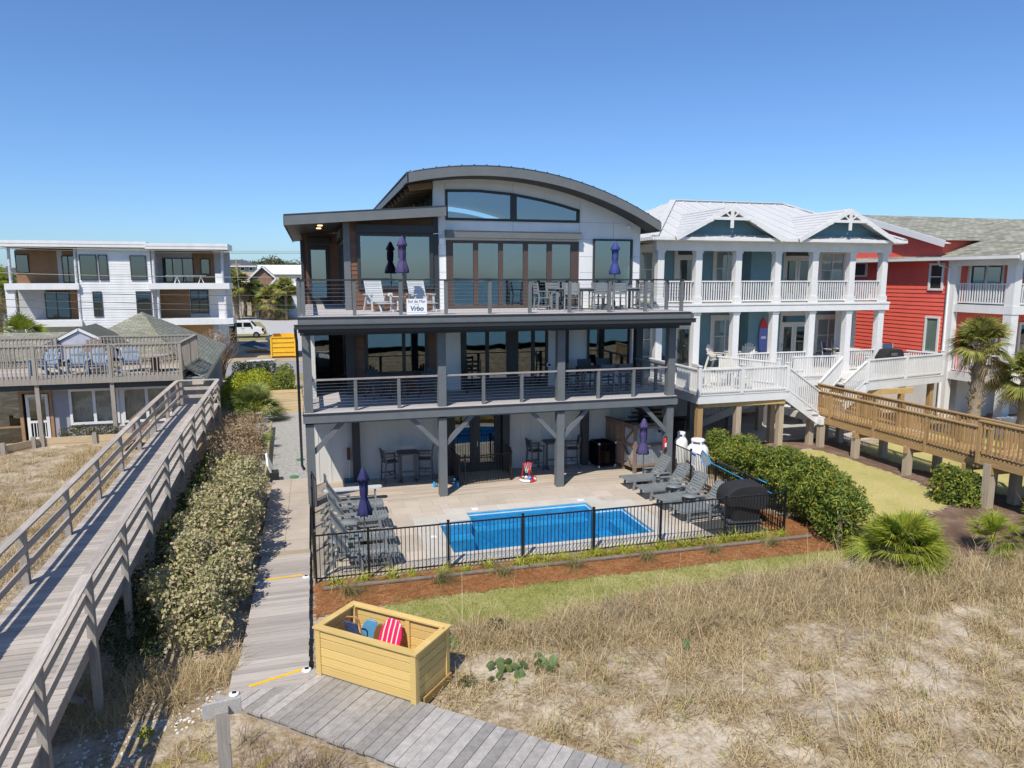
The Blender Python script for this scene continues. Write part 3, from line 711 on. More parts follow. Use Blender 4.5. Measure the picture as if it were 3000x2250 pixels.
for zz in (6.75,7.35,7.95,8.6,9.22): 
    for (a,b) in ((4.84,5.08),(10.25,10.76),(12.42,12.72)) if zz < 8.55 else ((10.25,12.3 if zz < 9.2 else 11.9),): sm_.box(a,b,WY-.004,WY+.01,zz,zz+.014)
for x,z0,z1 in ((11.6,8.65,9.3),(10.22,8.62,10.0),(7.6,8.85,9.18),(5.08,9.2,10.5),(7.6,10.25,10.55)): sm_.box(x,x+.014,WY-.004,WY+.01,z0,z1)
P('seam', M('seam_grey',(.4,.41,.42),.7), sm_)
bw_ = MB(); colwall(bw_,3.75,12.9,K(8.9),wtop,15.7,15.85); P('wall',HW,bw_)
# arched window
aw, ap = MB(), MB(); xs = np.linspace(5.1,10.2,26)
for a,b in zip(xs,xs[1:]):
    colw = lambda t0,t1,y0,y1: aw.add([(a,y0,t0(a)),(b,y0,t0(b)),(b,y0,t1(b)),(a,y0,t1(a)),(a,y1,t0(a)),(b,y1,t0(b)),(b,y1,t1(b)),(a,y1,t1(a))],[(0,1,2,3),(3,2,6,7),(1,0,4,5)])
    colw(lambda x:wintop(x)-.08,wintop,WY-.05,WY+.1)
    ap.add([(a,WY+.03,9.24),(b,WY+.03,9.24),(b,WY+.03,wintop(b)-.04),(a,WY+.03,wintop(a)-.04)],[(0,1,2,3)])
aw.box(5.1,10.2,WY-.05,WY+.1,9.2,9.29).box(5.1,5.18,WY-.05,WY+.1,9.29,10.2).box(10.12,10.2,WY-.05,WY+.1,9.29,9.66).box(7.53,7.74,WY-.06,WY+.1,9.29,10.17)
awo = P('window', HD, aw); awo['label'] = 'wide arched window under the curved roof'; P('pane', MT['pane_sky'], ap, awo)
P('canopy', HG, MB().box(5.07,10.2,WY-.28,WY-.002,8.58,8.82).box(5.05,10.22,WY-.3,WY-.002,8.82,8.84))
panels(H,5.12,10.2,6.04,8.5,WY-.02,[(5.36,6.11),(6.29,7.06),(7.23,8.01),(8.19,8.94),(9.13,9.89)],MT['brown_frame'],MT['pane_sky'],'folding_door')
window(H,10.77,12.4,6.88,8.62,WY+.02,HD,MT['pane_sky'],fw=.07,lab='tall window right of the folding doors')
# interior seen through the upper glass
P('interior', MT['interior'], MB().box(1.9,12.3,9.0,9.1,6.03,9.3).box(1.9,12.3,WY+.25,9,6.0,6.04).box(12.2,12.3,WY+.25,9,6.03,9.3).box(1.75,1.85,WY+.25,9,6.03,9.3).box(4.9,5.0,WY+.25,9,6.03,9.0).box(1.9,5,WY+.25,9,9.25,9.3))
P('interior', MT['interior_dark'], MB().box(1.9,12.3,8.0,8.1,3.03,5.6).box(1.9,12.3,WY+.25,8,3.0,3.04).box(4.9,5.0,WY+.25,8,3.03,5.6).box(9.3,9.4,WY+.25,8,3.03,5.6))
P('counter', MT['interior_dark'], MB().box(6.2,11.5,8.3,8.95,6.03,6.95)); P('cupboard', M('cupboard_white',(.6,.6,.6)), MB().box(8.2,11.8,8.6,8.95,7.5,8.4))
mb = MB()
for x in (8.6,): mb.lathe([(.02,.3),(.03,.22),(.3,.05),(.34,0),(.3,.0)],(x,6.2,7.95),14).cyl((x,6.2,8.2),(x,6.2,9.4),.012,5)
P('pendant_lamp', HD, mb)
# --- shed roof over the bay and the side recess
def zs(x): return 9.22+(x+.43)*.42/5.4
SX0,SX1,SY0,SY1 = -.42,4.98,2.62,15
mb = MB(); mb.add([(SX0,SY0,zs(SX0)),(SX1,SY0,zs(SX1)),(SX1,SY1,zs(SX1)),(SX0,SY1,zs(SX0)),(SX0,SY0,zs(SX0)-.05),(SX1,SY0,zs(SX1)-.05),(SX1,SY1,zs(SX1)-.05),(SX0,SY1,zs(SX0)-.05)],[(0,1,2,3),(7,6,5,4),(0,4,5,1),(3,0,4,7)[::-1],(1,5,6,2),(2,6,7,3)])
sr = P('roof', MT['roof_metal'], mb); sr['label'] = 'low sloping shed roof'
F = .3
mb = MB().add([(SX0+.02,SY0-.04,zs(SX0)-.06),(SX1,SY0-.04,zs(SX1)-.06),(SX1,SY0-.04,zs(SX1)-.06-F),(SX0+.02,SY0-.04,zs(SX0)-.06-F),(SX0+.02,SY0,zs(SX0)-.06),(SX1,SY0,zs(SX1)-.06),(SX1,SY0,zs(SX1)-.06-F),(SX0+.02,SY0,zs(SX0)-.06-F)],[(3,2,1,0),(0,1,5,4),(3,7,6,2),(1,2,6,5),(0,4,7,3)])
mb.box(SX0-.01,SX0+.015,SY0-.04,SY1,zs(SX0)-.36,zs(SX0)-.06); P('fascia', HG, mb, sr)
P('soffit', HD, MB().add([(SX0+.02,SY0,zs(SX0)-.3),(SX1,SY0,zs(SX1)-.3),(SX1,SY1,zs(SX1)-.3),(SX0+.02,SY1,zs(SX0)-.3)],[(0,3,2,1)]), sr)
lamp = emis('downlight',(1,.62,.25),3)
P('downlight', lamp, MB().cyl((.75,4.4,zs(.75)-.33),(.75,4.4,zs(.75)-.305),.09,12).cyl((.72,5.9,zs(.72)-.33),(.72,5.9,zs(.72)-.305),.09,12), sr)
# side of the bay, recess with doors on both decks
P('wall', MT['brown_siding'], MB().box(1.6,1.72,WY+.16,9.6,6.03,9.05))
for z0 in (3.03,6.03):
    mb = MB(); wallrects(mb,.05,1.6,z0,z0+3.0,9.6,9.75,[(.3,1.1,z0+.05,z0+2.45)])
    P('siding', MT['brown_siding'], mb); P('trim', HD, MB().box(-.02,.1,9.5,9.76,z0,z0+2.7))
    d = P('door', HD, MB().box(.28,.4,9.55,9.68,z0,z0+2.5).box(1.0,1.14,9.55,9.68,z0,z0+2.5).box(.4,1.0,9.55,9.68,z0+2.3,z0+2.5).box(.4,1.0,9.55,9.68,z0,z0+.28))
    P('pane', MT['pane_sky' if z0 > 5 else 'pane_dark'], MB().box(.38,1.02,9.6,9.61,z0+.26,z0+2.32), d)
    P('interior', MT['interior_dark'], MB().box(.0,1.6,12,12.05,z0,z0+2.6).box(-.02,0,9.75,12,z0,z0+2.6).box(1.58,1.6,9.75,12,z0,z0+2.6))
    for i,(a,b) in enumerate(((3.7,5.2),(5.4,6.8),(7.0,8.8))): window(H,a,b,z0+.15,z0+2.45,1.6 if z0 > 5 else 1.72,HD,MT['pane_dark'],ax='y',fw=.09,dep=.08)
P('shutter_box', HD, MB().box(1.4,1.598,3.7,9.2,8.6,8.85))
P('trim', HD, MB().box(.25,1.2,9.45,9.598,8.6,8.85))
P('wall', HB, MB().box(-.03,.04,9.77,17,5.7,9.0))
P('wall', HW, MB().box(4.9,5.02,WY+.2,AY1,9.3,10.55).box(.0,12.6,16.8,17,0,9))
for i in range(5): window(H,WY+.5+i*1.15,WY+1.45+i*1.15,9.75,10.4,4.9,HD,MT['pane_sky'],ax='y',fw=.06,dep=.05)
# --- cable railings
def railing(z, pts, posts, h, topm, cab, lab):
    r = MB()
    for a,b in zip(pts,pts[1:]): r.bar((*a,z+h),(*b,z+h),.13,.045)
    o = P('railing', topm, r); o['label'] = lab
    for p in posts: P('post', HG, MB().box(p[0]-.05,p[0]+.05,p[1]-.05,p[1]+.05,z-.02,z+h-.02), o)
    c = MB()
    for k in range(1,cab):
        for a,b in zip(pts,pts[1:]): c.cyl((*a,z+k*h/cab*.97),(*b,z+k*h/cab*.97),.0045,4,cap=False)
    P('cable', MT['steel'], c, o); return o
UY = -.42
railing(6.03,[(.0,9.4),(.0,UY),(12.55,UY),(12.55,3.2)],[(.0,UY),(.13,UY),(1.6,UY),(2.98,UY),(4.38,UY),(5.78,UY),(7.1,UY),(8.45,UY),(9.85,UY),(11.15,UY),(12.5,UY),(12.55,.75),(12.55,1.9),(12.55,3.15),(0,.9),(0,2.3),(0,3.8),(0,5.6),(0,7.5)],1.06,HD,9,'dark cable railing of the top deck')
lr = M('rail_cap',(.30,.27,.27),.7,.2,5)
pl = [(x,.19) for x in (1.58,2.93,5.7,7.01,9.76,11.08)]+[(12.5,1.3),(12.5,2.4),(.1,1.5),(.1,3),(.1,5),(.1,7)]
railing(3.03,[(.1,9.4),(.1,.19),(12.5,.19),(12.5,3.0)],pl,1.0,lr,10,'cable railing with a pale cap on the lower deck')
# floodlight, conduit, camera
P('floodlight', MT['plastic_white'], MB().box(4.83,5.02,WY-.16,WY-.02,8.33,8.55).tube([(4.98,WY-.05,8.5),(4.95,WY-.1,8.68),(4.8,WY-.12,8.72),(4.62,WY-.15,8.7)],.015,6))
P('security_camera', MT['plastic_white'], MB().lathe([(0,-.07),(.07,-.05),(.09,0),(.09,.06),(.0,.06)],(12.22,WY-.07,9.08),12))
P('vent', MT['plastic_white'], MB().box(8.95,9.12,WY-.04,WY-.002,3.78,3.92)); P('louver', MT['black_metal'], MB().box(8.99,9.1,WY-.045,WY-.041,3.81,3.89))
P('step_light', lamp if False else MT['plastic_white'], MB().box(2.98,3.14,WY-.04,WY-.024,6.5,6.62))
# right-side dark stair under the deck
mb = MB()
for i in range(12): mb.box(12.0+i*.0,12.62,1.2+i*.27,1.2+i*.27+.26,2.72-i*.22-.04,2.72-i*.22)
P('stair', HD, mb)
mb = MB()
for i in range(7): mb.bar((12.62,1.0,2.5-i*.16),(12.62,4.2,2.2-i*.16-.3),.025,.1)
P('screen', HD, mb)
# pool gate: black inner fence by the ground door
fence('gate_fence','black picket fence around the ground floor glass doors',[(5.03,2.6),(5.05,1.1),(6.99,1.3),(7.12,2.6)],h=1.05,posts=[(5.05,1.1),(5.25,1.12),(6.95,1.3),(7.05,1.75)])
rf = thing('refrigerator','white double door refrigerator seen through the left folding door','refrigerator',(5.75,8.2,6.04))
MB().box(-.5,.5,-.35,.35,0,1.95).build('body', M('fridge_white',(.75,.78,.78),.35), rf); MB().box(-.05,-.03,-.4,-.36,.7,1.5).box(.03,.05,-.4,-.36,.7,1.5).build('handle', MT['steel'], rf)
bedt = thing('bed','bed with blue bolster seen through the lower left glass door','bed',(.85,10.6,3.05))
MB().box(-.5,.6,-.4,1.0,.0,.55).build('mattress', M('linen',(.55,.55,.52),.9), bedt); MB().cyl((-.2,-.1,.72),(.6,.4,.72),.2,12).build('pillow', M('teal_cloth',(.04,.16,.24),.9), bedt)
# ------------------------------------------------------------------ furniture kits (built once at the origin, then copied)
def lounger(mat):
    r = thing('sun_lounger','x','sun lounger')
    b = MB(); x = .02
    while x < 1.2: b.box(x,x+.072,-.3,.3,.33,.35); x += .088
    b.box(0,1.22,-.335,-.3,.27,.345).box(0,1.22,.3,.335,.27,.345); b.build('bed',mat,r)
    k = MB(); a = radians(57); t = .03
    while t < .74: 
        p = V(-cos(a)*t,0,.34+sin(a)*t); q = V(-cos(a)*(t+.07),0,.34+sin(a)*(t+.07)); k.bar(p+V(0,0,0),q,.58,.02,(sin(a),0,cos(a))); t += .088
    for s in (-1,1): k.bar((.0,s*.3,.33),(-cos(a)*.76,s*.3,.34+sin(a)*.76),.035,.06,(sin(a),0,cos(a)))
    k.build('backrest',mat,r)
    for s in (-1,1):
        MB().box(-.32,.28,s*.38-.055,s*.38+.055,.5,.525).build('armrest',mat,r)
        MB().bar((1.0,s*.35,0),(.95,s*.35,.33),.035,.08,(1,0,0)).build('leg',mat,r)
        MB().bar((.3,s*.38,0),(.2,s*.38,.5),.035,.09,(1,0,0)).build('leg',mat,r)
        MB().bar((-.62,s*.33,0),(-.25,s*.33,.52),.035,.07,(1,0,0)).build('leg',mat,r)
    MB().box(-.28,1.0,-.36,-.335,.12,.17).box(-.28,1.0,.335,.36,.12,.17).build('stretcher',mat,r); return r
LG = lounger(MT['lounger_grey']); G1 = 'grey loungers around the pool'
lab_l = ['grey lounger in the left row nearest the house, by the bench','grey lounger second from the house in the left row, half behind the blue umbrella','grey lounger third in the left row, behind the umbrella pole','grey lounger of the left row nearest the front fence']
for i,y in enumerate((-1.0,-2.2,-3.72,-5.02)):
    if i == 0: LG.location = (1.0,y,.03); LG['label'] = lab_l[0]; LG['group'] = G1
    else: dup(LG,(1.0+[0,.02,.04,.02][i],y,.03),random.uniform(-.03,.03),lab_l[i],G1)
lab_r = ['grey lounger of the right row next to the tin shower stall','grey lounger second in the right row, in front of the white gas tank','grey lounger third in the right row, behind two round side tables','grey lounger of the right row beside the covered grill']
for i,y in enumerate((-.62,-1.82,-2.9,-4.0)): dup(LG,(11.62+.04*i,y,.03),pi+random.uniform(-.05,.05)+.06,lab_r[i],G1)
def side_table(mat,h=.5,r=.26,name='side_table'):
    t = thing(name,'x','side table')
    MB().lathe([(r-.02,h-.03),(r,h-.02),(r,h),(0,h+.001)],n=22).build('tabletop',mat,t)
    for k in range(3): a = 2*pi*k/3+.4; MB().bar((cos(a)*r*.8,sin(a)*r*.8,0),(cos(a)*r*.5,sin(a)*r*.5,h-.03),.05,.03).build('leg',mat,t)
    return t
STB = side_table(MT['lounger_grey']); STB.location = (1.15,-3.0,.03); STB['label'] = 'round grey side table between the second and third left loungers'; STB['group'] = 'round side tables by the pool'
for p,l in (((.8,-4.4),'round grey side table beside the left lounger nearest the fence'),((11.38,-2.35),'round grey side table between the second and third right loungers'),((11.36,-3.42),'round grey side table between the third and last right loungers')): dup(STB,(*p,.03),random.random(),l)
def umbrella(loc,label,cm,h=2.3,bot=.82,seed=1,base=True):
    random.seed(seed); t = thing('umbrella',label,'umbrella',loc,random.random()*3,'closed patio umbrellas')
    MB().cyl((0,0,0),(0,0,h),.019,8).build('pole',MT['dark_slate'],t)
    s = h-bot; ph = [random.uniform(-.25,.25) for _ in range(24)]
    wob = lambda i,z: 1+.42*(1 if i%2 else -1)*(1 if z < h-.05 else .2)+ph[i%24]*(1.2 if z < h-.3*s else .5)
    prof = [(.02,h+.02),(.05,h-.02),(.115,h-.2*s),(.125,h-.25*s),(.085,h-.26*s),(.09,h-.4*s),(.085,h-.55*s),(.062,h-.62*s),(.1,h-.72*s),(.14,h-.86*s),(.16,h-.97*s),(.145,h-s),(.03,h-.96*s)]
    MB().lathe([(p[0],p[1]) for p in prof],n=16,wob=wob).build('canopy',cm,t)
    MB().lathe([(.07,h-.635*s),(.072,h-.61*s)],n=12).build('strap',cm,t)
    if base: MB().lathe([(.22,0),(.22,.04),(.05,.08),(.04,.3),(.0,.3)],n=18).build('base',MT['black_metal'],t)
    random.seed(11); return t
NV, PU = MT['navy_fabric'], MT['purple_fabric']
umbrella((1.5,-3.62,.02),'closed navy umbrella standing between the left loungers',NV,2.13,.85,3)
umbrella((11.3,-.3,.02),'closed purple umbrella in front of the tin shower stall',PU,2.3,1.05,4)
umbrella((3.3,1.55,6.03),'closed lilac umbrella between the two lounge chairs on the top deck',PU,2.46,1.28,5)
umbrella((11.0,1.8,6.03),'closed blue umbrella over the dining table on the top deck',M('blue_fabric',(.045,.07,.26),.85,.25,6,.3),2.4,1.25,6)
def deck_chair(mat):
    r = thing('deck_chair','x','chair'); a = radians(66)
    b = MB()
    for i in range(7): y = -.5+i*.09; b.box(-.27,.27,y,y+.075,.33-(i*.012),.352-(i*.012))
    b.build('seat',mat,r); k = MB(); t = .02
    while t < .86: k.bar((0,.12+cos(a)*t,.28+sin(a)*t),(0,.12+cos(a)*(t+.07),.28+sin(a)*(t+.07)),.54,.02,(0,-sin(a),cos(a))); t += .085
    for s in (-1,1): k.bar((s*.28,.1,.26),(s*.28,.12+cos(a)*.86,.28+sin(a)*.86),.035,.05,(0,-sin(a),cos(a)))
    k.build('backrest',mat,r)
    for s in (-1,1):
        MB().box(s*.34-.06,s*.34+.06,-.5,.3,.56,.585).build('armrest',mat,r)
        MB().bar((s*.33,-.45,0),(s*.33,-.42,.56),.04,.09,(0,1,0)).build('leg',mat,r); MB().bar((s*.33,.42,0),(s*.33,.1,.56),.04,.08,(0,1,0)).build('leg',mat,r)
    f = MB()
    for i in range(4): y = -1.05+i*.09; f.box(-.25,.25,y,y+.075,.28,.3)
    f.bar((-.2,-1.0,0),(-.2,-.75,.28),.035,.06).bar((.2,-1.0,0),(.2,-.75,.28),.035,.06); f.build('footrest',mat,r); return r
DC = deck_chair(MT['pale_poly']); DC.location = (2.5,2.25,6.03); DC.rotation_euler.z = .25; DC['label'] = 'pale grey lounge chair on the top deck left of the white sign'; DC['group'] = 'pale lounge chairs on the top deck'
dup(DC,(3.95,2.2,6.03),.22,'pale grey lounge chair on the top deck right behind the white sign')
t = side_table(MT['pale_poly'],.5,.28); t.location = (3.2,2.3,6.03); t['label'] = 'small pale round table between the top deck lounge chairs'
sg = thing('sign','white sign with the words Sol de Mar on the top deck railing','sign',(3.46,UY-.06,6.3))
MB().box(-.31,.31,-.02,0,-.25,.22).build('panel',MT['plastic_white'],sg)
def text(s,loc,size,mat,par,name='lettering',sh=0,bold=0,rx=pi/2,rz=0):
    c = bpy.data.curves.new('text','FONT'); c.body = s; c.size = size; c.align_x = 'CENTER'; c.align_y = 'CENTER'; c.extrude = .001; c.shear = sh; c.offset = bold
    f_ = bpy.data.objects.new('text',c); COL.objects.link(f_); dg = bpy.context.evaluated_depsgraph_get(); me = bpy.data.meshes.new_from_object(f_.evaluated_get(dg)); bpy.data.objects.remove(f_)
    o = bpy.data.objects.new(name,me); COL.objects.link(o); o.parent = par; o.location = loc; o.rotation_euler = (rx,0,rz); me.materials.clear(); me.materials.append(mat); return o
text('Sol de Mar',(0,-.023,.14),.125,M('sign_navy',(.02,.02,.16)),sg); text('Vrbo',(0,-.023,-.08),.2,M('sign_slate',(.12,.16,.25)),sg,sh=.15,bold=.008)
text('find us on',(0,-.023,.055),.035,MT['sign_slate'],sg); MB().box(-.3,.3,-.0235,-.021,-.2,-.195).build('rule',MT['sign_slate'],sg)
def dining_chair(mat,sh=.44,top=.98,arms=True,name='dining_chair'):
    r = thing(name,'x','chair'); w_ = .25
    s = MB()
    for i in range(5): y = -.24+i*.096; s.box(-w_,w_,y,y+.088,sh-.02,sh)
    s.build('seat',mat,r); b = MB()
    for zz in np.linspace(sh+.12,top-.12,4): b.box(-w_+.03,w_-.03,.235+(zz-sh)*.12,.26+(zz-sh)*.12,zz,zz+.085)
    b.build('backrest',mat,r)
    for sx in (-1,1):
        MB().bar((sx*w_,.27,0),(sx*w_,.22,sh),.045,.045,(0,1,0)).bar((sx*w_,.22,sh),(sx*w_,.23+(top-sh)*.12,top-.02),.04,.045,(0,1,0)).build('leg',mat,r)
        MB().bar((sx*w_,-.24,0),(sx*w_,-.24,sh+(.2 if arms else 0)),.045,.045,(0,1,0)).build('leg',mat,r)
        if arms: MB().box(sx*w_-.035,sx*w_+.035,-.27,.27,sh+.2,sh+.225).build('armrest',mat,r)
    h = .12 if sh < .6 else .28
    MB().box(-w_,w_,-.015,.015,h-.02,h+.02).box(-w_-.015,-w_+.015,-.24,.25,h,h+.04).box(w_-.015,w_+.015,-.24,.25,h,h+.04).build('stretcher',mat,r); return r
CH = dining_chair(MT['lounger_grey']); CH['group'] = 'grey dining chairs on the top deck'
spots = [((8.25,1.75),pi/2,'grey dining chair at the left end of the top deck table'),((9.1,.95),pi-.6,'grey dining chair turned aside at the left front of the top deck table'),((10.05,1.0),pi,'grey dining chair left of centre on the near side of the top deck table'),((10.75,1.02),pi,'grey dining chair just left of the blue umbrella pole, near side of the table'),((11.75,1.05),pi+.1,'grey dining chair at the right front of the top deck table'),((8.95,2.5),0,'grey dining chair on the far left side of the top deck table'),((9.6,2.52),0,'grey dining chair second from left on the far side of the top deck table'),((10.8,2.55),.1,'grey dining chair behind the blue umbrella on the far side of the top deck table'),((12.1,1.8),-pi/2,'grey dining chair at the right end of the top deck table')]
for i,(p,rz,l) in enumerate(spots):
    if i == 0: CH.location = (*p,6.03); CH.rotation_euler.z = rz; CH['label'] = l
    else: dup(CH,(*p,6.03),rz,l)
def rect_table(name,label,mat,loc,L_,W_,h,cat='table',slats=True,rz=0):
    t = thing(name,label,cat,loc,rz); m_ = MB(); y = -W_/2; st = .11
    while y < W_/2-.02: m_.box(-L_/2,L_/2,y,min(y+st-.008,W_/2),h-.03,h); y += st
    m_.box(-L_/2+.03,L_/2-.03,-W_/2+.06,-W_/2+.09,h-.1,h-.03).box(-L_/2+.03,L_/2-.03,W_/2-.09,W_/2-.06,h-.1,h-.03); m_.build('tabletop',mat,t)
    for sx in (-1,1):
        for sy in (-1,1): MB().box(sx*(L_/2-.1)-.04,sx*(L_/2-.1)+.04,sy*(W_/2-.1)-.04,sy*(W_/2-.1)+.04,0,h-.03).build('leg',mat,t)
    return t
rect_table('dining_table','long grey slatted dining table on the top deck',MT['lounger_grey'],(10.2,1.75,6.03),3.3,.95,.76)
# lower deck
def adirondack(mat,sh=.38,name='adirondack_chair'):
    r = thing(name,'x','chair'); a = radians(68); up = sh-.38
    s = MB()
    for i in range(5): y = -.3+i*.105; s.box(-.27,.27,y,y+.09,sh-.02-i*.025,sh-i*.025)
    s.build('seat',mat,r); b = MB()
    for i in range(6):
        o = i-2.5; L_ = .78-.03*o*o; x0 = o*.085; x1 = o*.105
        b.bar((x0,.2,sh-.14),(x1,.2+cos(a)*L_,sh-.14+sin(a)*L_),.08,.02,(0,-sin(a),cos(a)))
    b.bar((-.25,.22,sh+.02),(.25,.22,sh+.02),.03,.06).bar((-.26,.37,sh+.34),(.26,.37,sh+.34),.03,.06); b.build('backrest',mat,r)
    for sx in (-1,1):
        MB().box(sx*.35-.07,sx*.35+.07,-.38,.34,sh+.17,sh+.195).build('armrest',mat,r)
        MB().bar((sx*.31,-.33,0),(sx*.31,-.3,sh+.17),.035,.1,(0,1,0)).build('leg',mat,r); MB().bar((sx*.31,.5,0),(sx*.31,.05 if not up else .3,sh-.04),.035,.09,(0,1,0)).bar((sx*.33,.28,sh-.1),(sx*.33,.28,sh+.17),.03,.06,(0,1,0)).build('leg',mat,r)
    if up: MB().box(-.3,.3,-.36,-.3,up*.5,up*.5+.06).box(-.3,.3,.36,.42,up*.6,up*.6+.06).build('footrest',mat,r)
    return r
AS = adirondack(MT['dark_slate']); AS.location = (2.45,2.3,3.03); AS.rotation_euler.z = .35; AS['label'] = 'dark slatted lawn chair in shade under the lower left window'; AS['group'] = 'dark lawn chairs on the lower deck'
dup(AS,(4.2,2.35,3.03),-.3,'dark slatted lawn chair behind the second column of the lower deck')
t = side_table(MT['dark_slate'],.45,.2); t.location = (3.4,2.6,3.03); t['label'] = 'small dark table between the two lawn chairs of the lower deck'
rk = dining_chair(MT['black_fabric'],.44,1.15,name='rocking_chair'); rk.location = (5.9,2.5,3.06); rk.rotation_euler.z = -.2; rk['label'] = 'dark rocking chair before the sliding doors of the lower deck'
for sx in (-1,1): MB().tube([(sx*.26,-.45,.04),(sx*.26,-.2,-.01),(sx*.26,.2,-.01),(sx*.26,.5,.05)],.02,5).build('rocker',MT['black_fabric'],rk)
rect_table('bar_table','dark high table under the tall window of the lower deck',MT['dark_slate'],(10.6,1.75,3.03),1.9,.9,.9)
BC = dining_chair(MT['dark_slate'],.62,1.12,name='bar_chair'); BC['group'] = 'dark chairs round the high table of the lower deck'
for i,(p,rz,l) in enumerate([((9.4,1.75),pi/2,'dark chair at the left end of the lower deck high table'),((10.2,2.4),0,'dark chair at the back left of the lower deck high table'),((10.95,2.4),0,'dark chair at the back right of the lower deck high table'),((10.4,1.12),pi,'dark chair at the front left of the lower deck high table'),((11.1,1.15),pi,'dark chair at the front right of the lower deck high table')]):
    if i == 0: BC.location = (*p,3.03); BC.rotation_euler.z = rz; BC['label'] = l
    else: dup(BC,(*p,3.03),rz,l)
# ground floor bar sets
B2 = dining_chair(MT['charcoal_poly'],.74,1.22,name='bar_chair'); B2['group'] = 'charcoal bar chairs under the lower deck'
for i,(p,rz,l) in enumerate([((2.8,2.25),pi/2+.2,'charcoal bar chair left of the small high table by the beige wall'),((4.05,2.35),-pi/2-.2,'charcoal bar chair between the left high table and the second column'),((8.2,2.4),pi/2+.1,'charcoal bar chair right of the black gate fence'),((9.65,2.4),-pi/2-.2,'charcoal bar chair between the third column and the ball cart')]):
    if i == 0: B2.location = (*p,.03); B2.rotation_euler.z = rz; B2['label'] = l
    else: dup(B2,(*p,.03),rz,l)
def bar_table(loc,label):
    t = thing('bar_table',label,'table',loc,0,'charcoal high tables under the lower deck'); m_ = MT['charcoal_poly']
    MB().slab([(-.3,-.36),(.3,-.36),(.38,-.25),(.38,.25),(.3,.36),(-.3,.36),(-.38,.25),(-.38,-.25)],1.01,1.05).build('tabletop',m_,t)
    for sx in (-1,1): MB().bar((sx*.26,0,0),(sx*.26,0,1.0),.09,.06,(0,1,0)).bar((sx*.26,-.28,.03),(sx*.26,.28,.03),.06,.05).build('leg',m_,t)
    MB().box(-.25,.25,-.02,.02,.3,.36).build('stretcher',m_,t); return t
bar_table((3.42,2.2,.03),'small high charcoal table between bar chairs by the beige wall'); bar_table((8.92,2.42,.03),'small high charcoal table beside the third column')
bn = thing('bench','long grey bench at the foot of the left loungers near the corner column','bench',(1.4,.3,.03))
MB().slab([(-.9,-.17),(.86,-.17),(.92,-.1),(.92,.1),(.86,.17),(-.9,.17),(-.94,.1),(-.94,-.1)],.41,.45).build('seat',MT['pale_poly'],bn)
for sx in (-1,1): MB().bar((sx*.7,-.13,0),(sx*.7,-.08,.41),.05,.06).bar((sx*.7,.13,0),(sx*.7,.08,.41),.05,.06).build('leg',MT['lounger_grey'],bn)
MB().box(-.7,.7,-.02,.02,.12,.17).build('stretcher',MT['lounger_grey'],bn)
# play things and tools
rg = thing('trampoline_frame','black play ring on bright blue foam feet behind the second column','toy',(4.6,1.15,.03))
mb = MB(); mb.tube([(.42*cos(a),.42*sin(a),.26) for a in np.linspace(0,2*pi,25)],.02,6); mb.build('ring',MT['black_metal'],rg)
for k in range(5): a = k*2*pi/5+.6; MB().cyl((.42*cos(a),.42*sin(a),0),(.42*cos(a),.42*sin(a),.18),.05,9).build('foot',M('foam_blue',(.02,.33,.72),.6) if k == 0 else MT['foam_blue'],rg)
tb = thing('toy_hoop','red and white toy basketball hoop with floating ring base','toy',(7.5,1.08,.03))
mb, m2 = MB(), MB()
for k in range(8):
    pts = [(.27*cos(a),.27*sin(a),.05) for a in np.linspace(k*pi/4,(k+1)*pi/4,5)]; (mb if k%3 == 0 else m2).tube(pts,.05,7)
mb.build('base',MT['red_plastic'],tb); m2.build('base',MT['plastic_white'],tb)
for a in (.5,2.6,-1.57): MB().cyl((.22*cos(a),.22*sin(a),.05),(.15*cos(a),.15*sin(a),.55),.018,7).build('post',MT['red_plastic'],tb)
mb = MB(); mb.tube([(.16*cos(a),.16*sin(a),.6) for a in np.linspace(0,2*pi,21)],.022,6); mb.build('rim',MT['red_plastic'],tb)
mb = MB()
for k in range(10):
    a = 2*pi*k/10
    for s in (1,-1): mb.tube([(.15*cos(a),.15*sin(a),.6),(.1*cos(a+s*.35),.1*sin(a+s*.35),.45),(.08*cos(a+s*.7),.08*sin(a+s*.7),.3)],.006,4)
mb.build('net',MT['plastic_white'],tb)
bl = MB().lathe([(.0,-.07)]+[(.07*cos(t),.07*sin(t)) for t in np.linspace(-1.4,1.4,8)]+[(0,.07)],(0,0,0),12).build('ball',MT['foam_blue']); bl.location = (7.52,.9,.17); tag(bl,'blue ball at the foot of the red toy hoop','ball')
cg = thing('ball_cart','black mesh ball cart with white corner joints beside the shower stall','cart',(10.85,2.3,.03),.1)
m, nt_, bs = nodes('black_mesh'); nt_.nodes.remove(bs); a_ = nt_.nodes.new('ShaderNodeBsdfTransparent'); d_ = nt_.nodes.new('ShaderNodeBsdfDiffuse'); d_.inputs[0].default_value = (.008,.008,.012,1)
x_ = nt_.nodes.new('ShaderNodeMixShader'); x_.inputs[0].default_value = .72; nt_.links.new(a_.outputs[0],x_.inputs[1]); nt_.links.new(d_.outputs[0],x_.inputs[2]); nt_.links.new(x_.outputs[0],nt_.nodes['Material Output'].inputs[0]); MT['black_mesh'] = m
f, c_, n_ = MB(), MB(), MB(); cs = [(x,y,z) for x in (-.35,.35) for y in (-.4,.4) for z in (.08,.95)]
for i,p in enumerate(cs):
    c_.cbox(p,(.06,.06,.06))
    for q in cs[i+1:]:
        if sum(abs(u-v) > 1e-6 for u,v in zip(p,q)) == 1: f.cyl(p,q,.014,5)
n_.box(-.345,.345,-.395,.395,.09,.93)
f.build('frame',MT['black_metal'],cg); c_.build('joint',MT['plastic_white'],cg); n_.build('mesh_panel',m,cg)
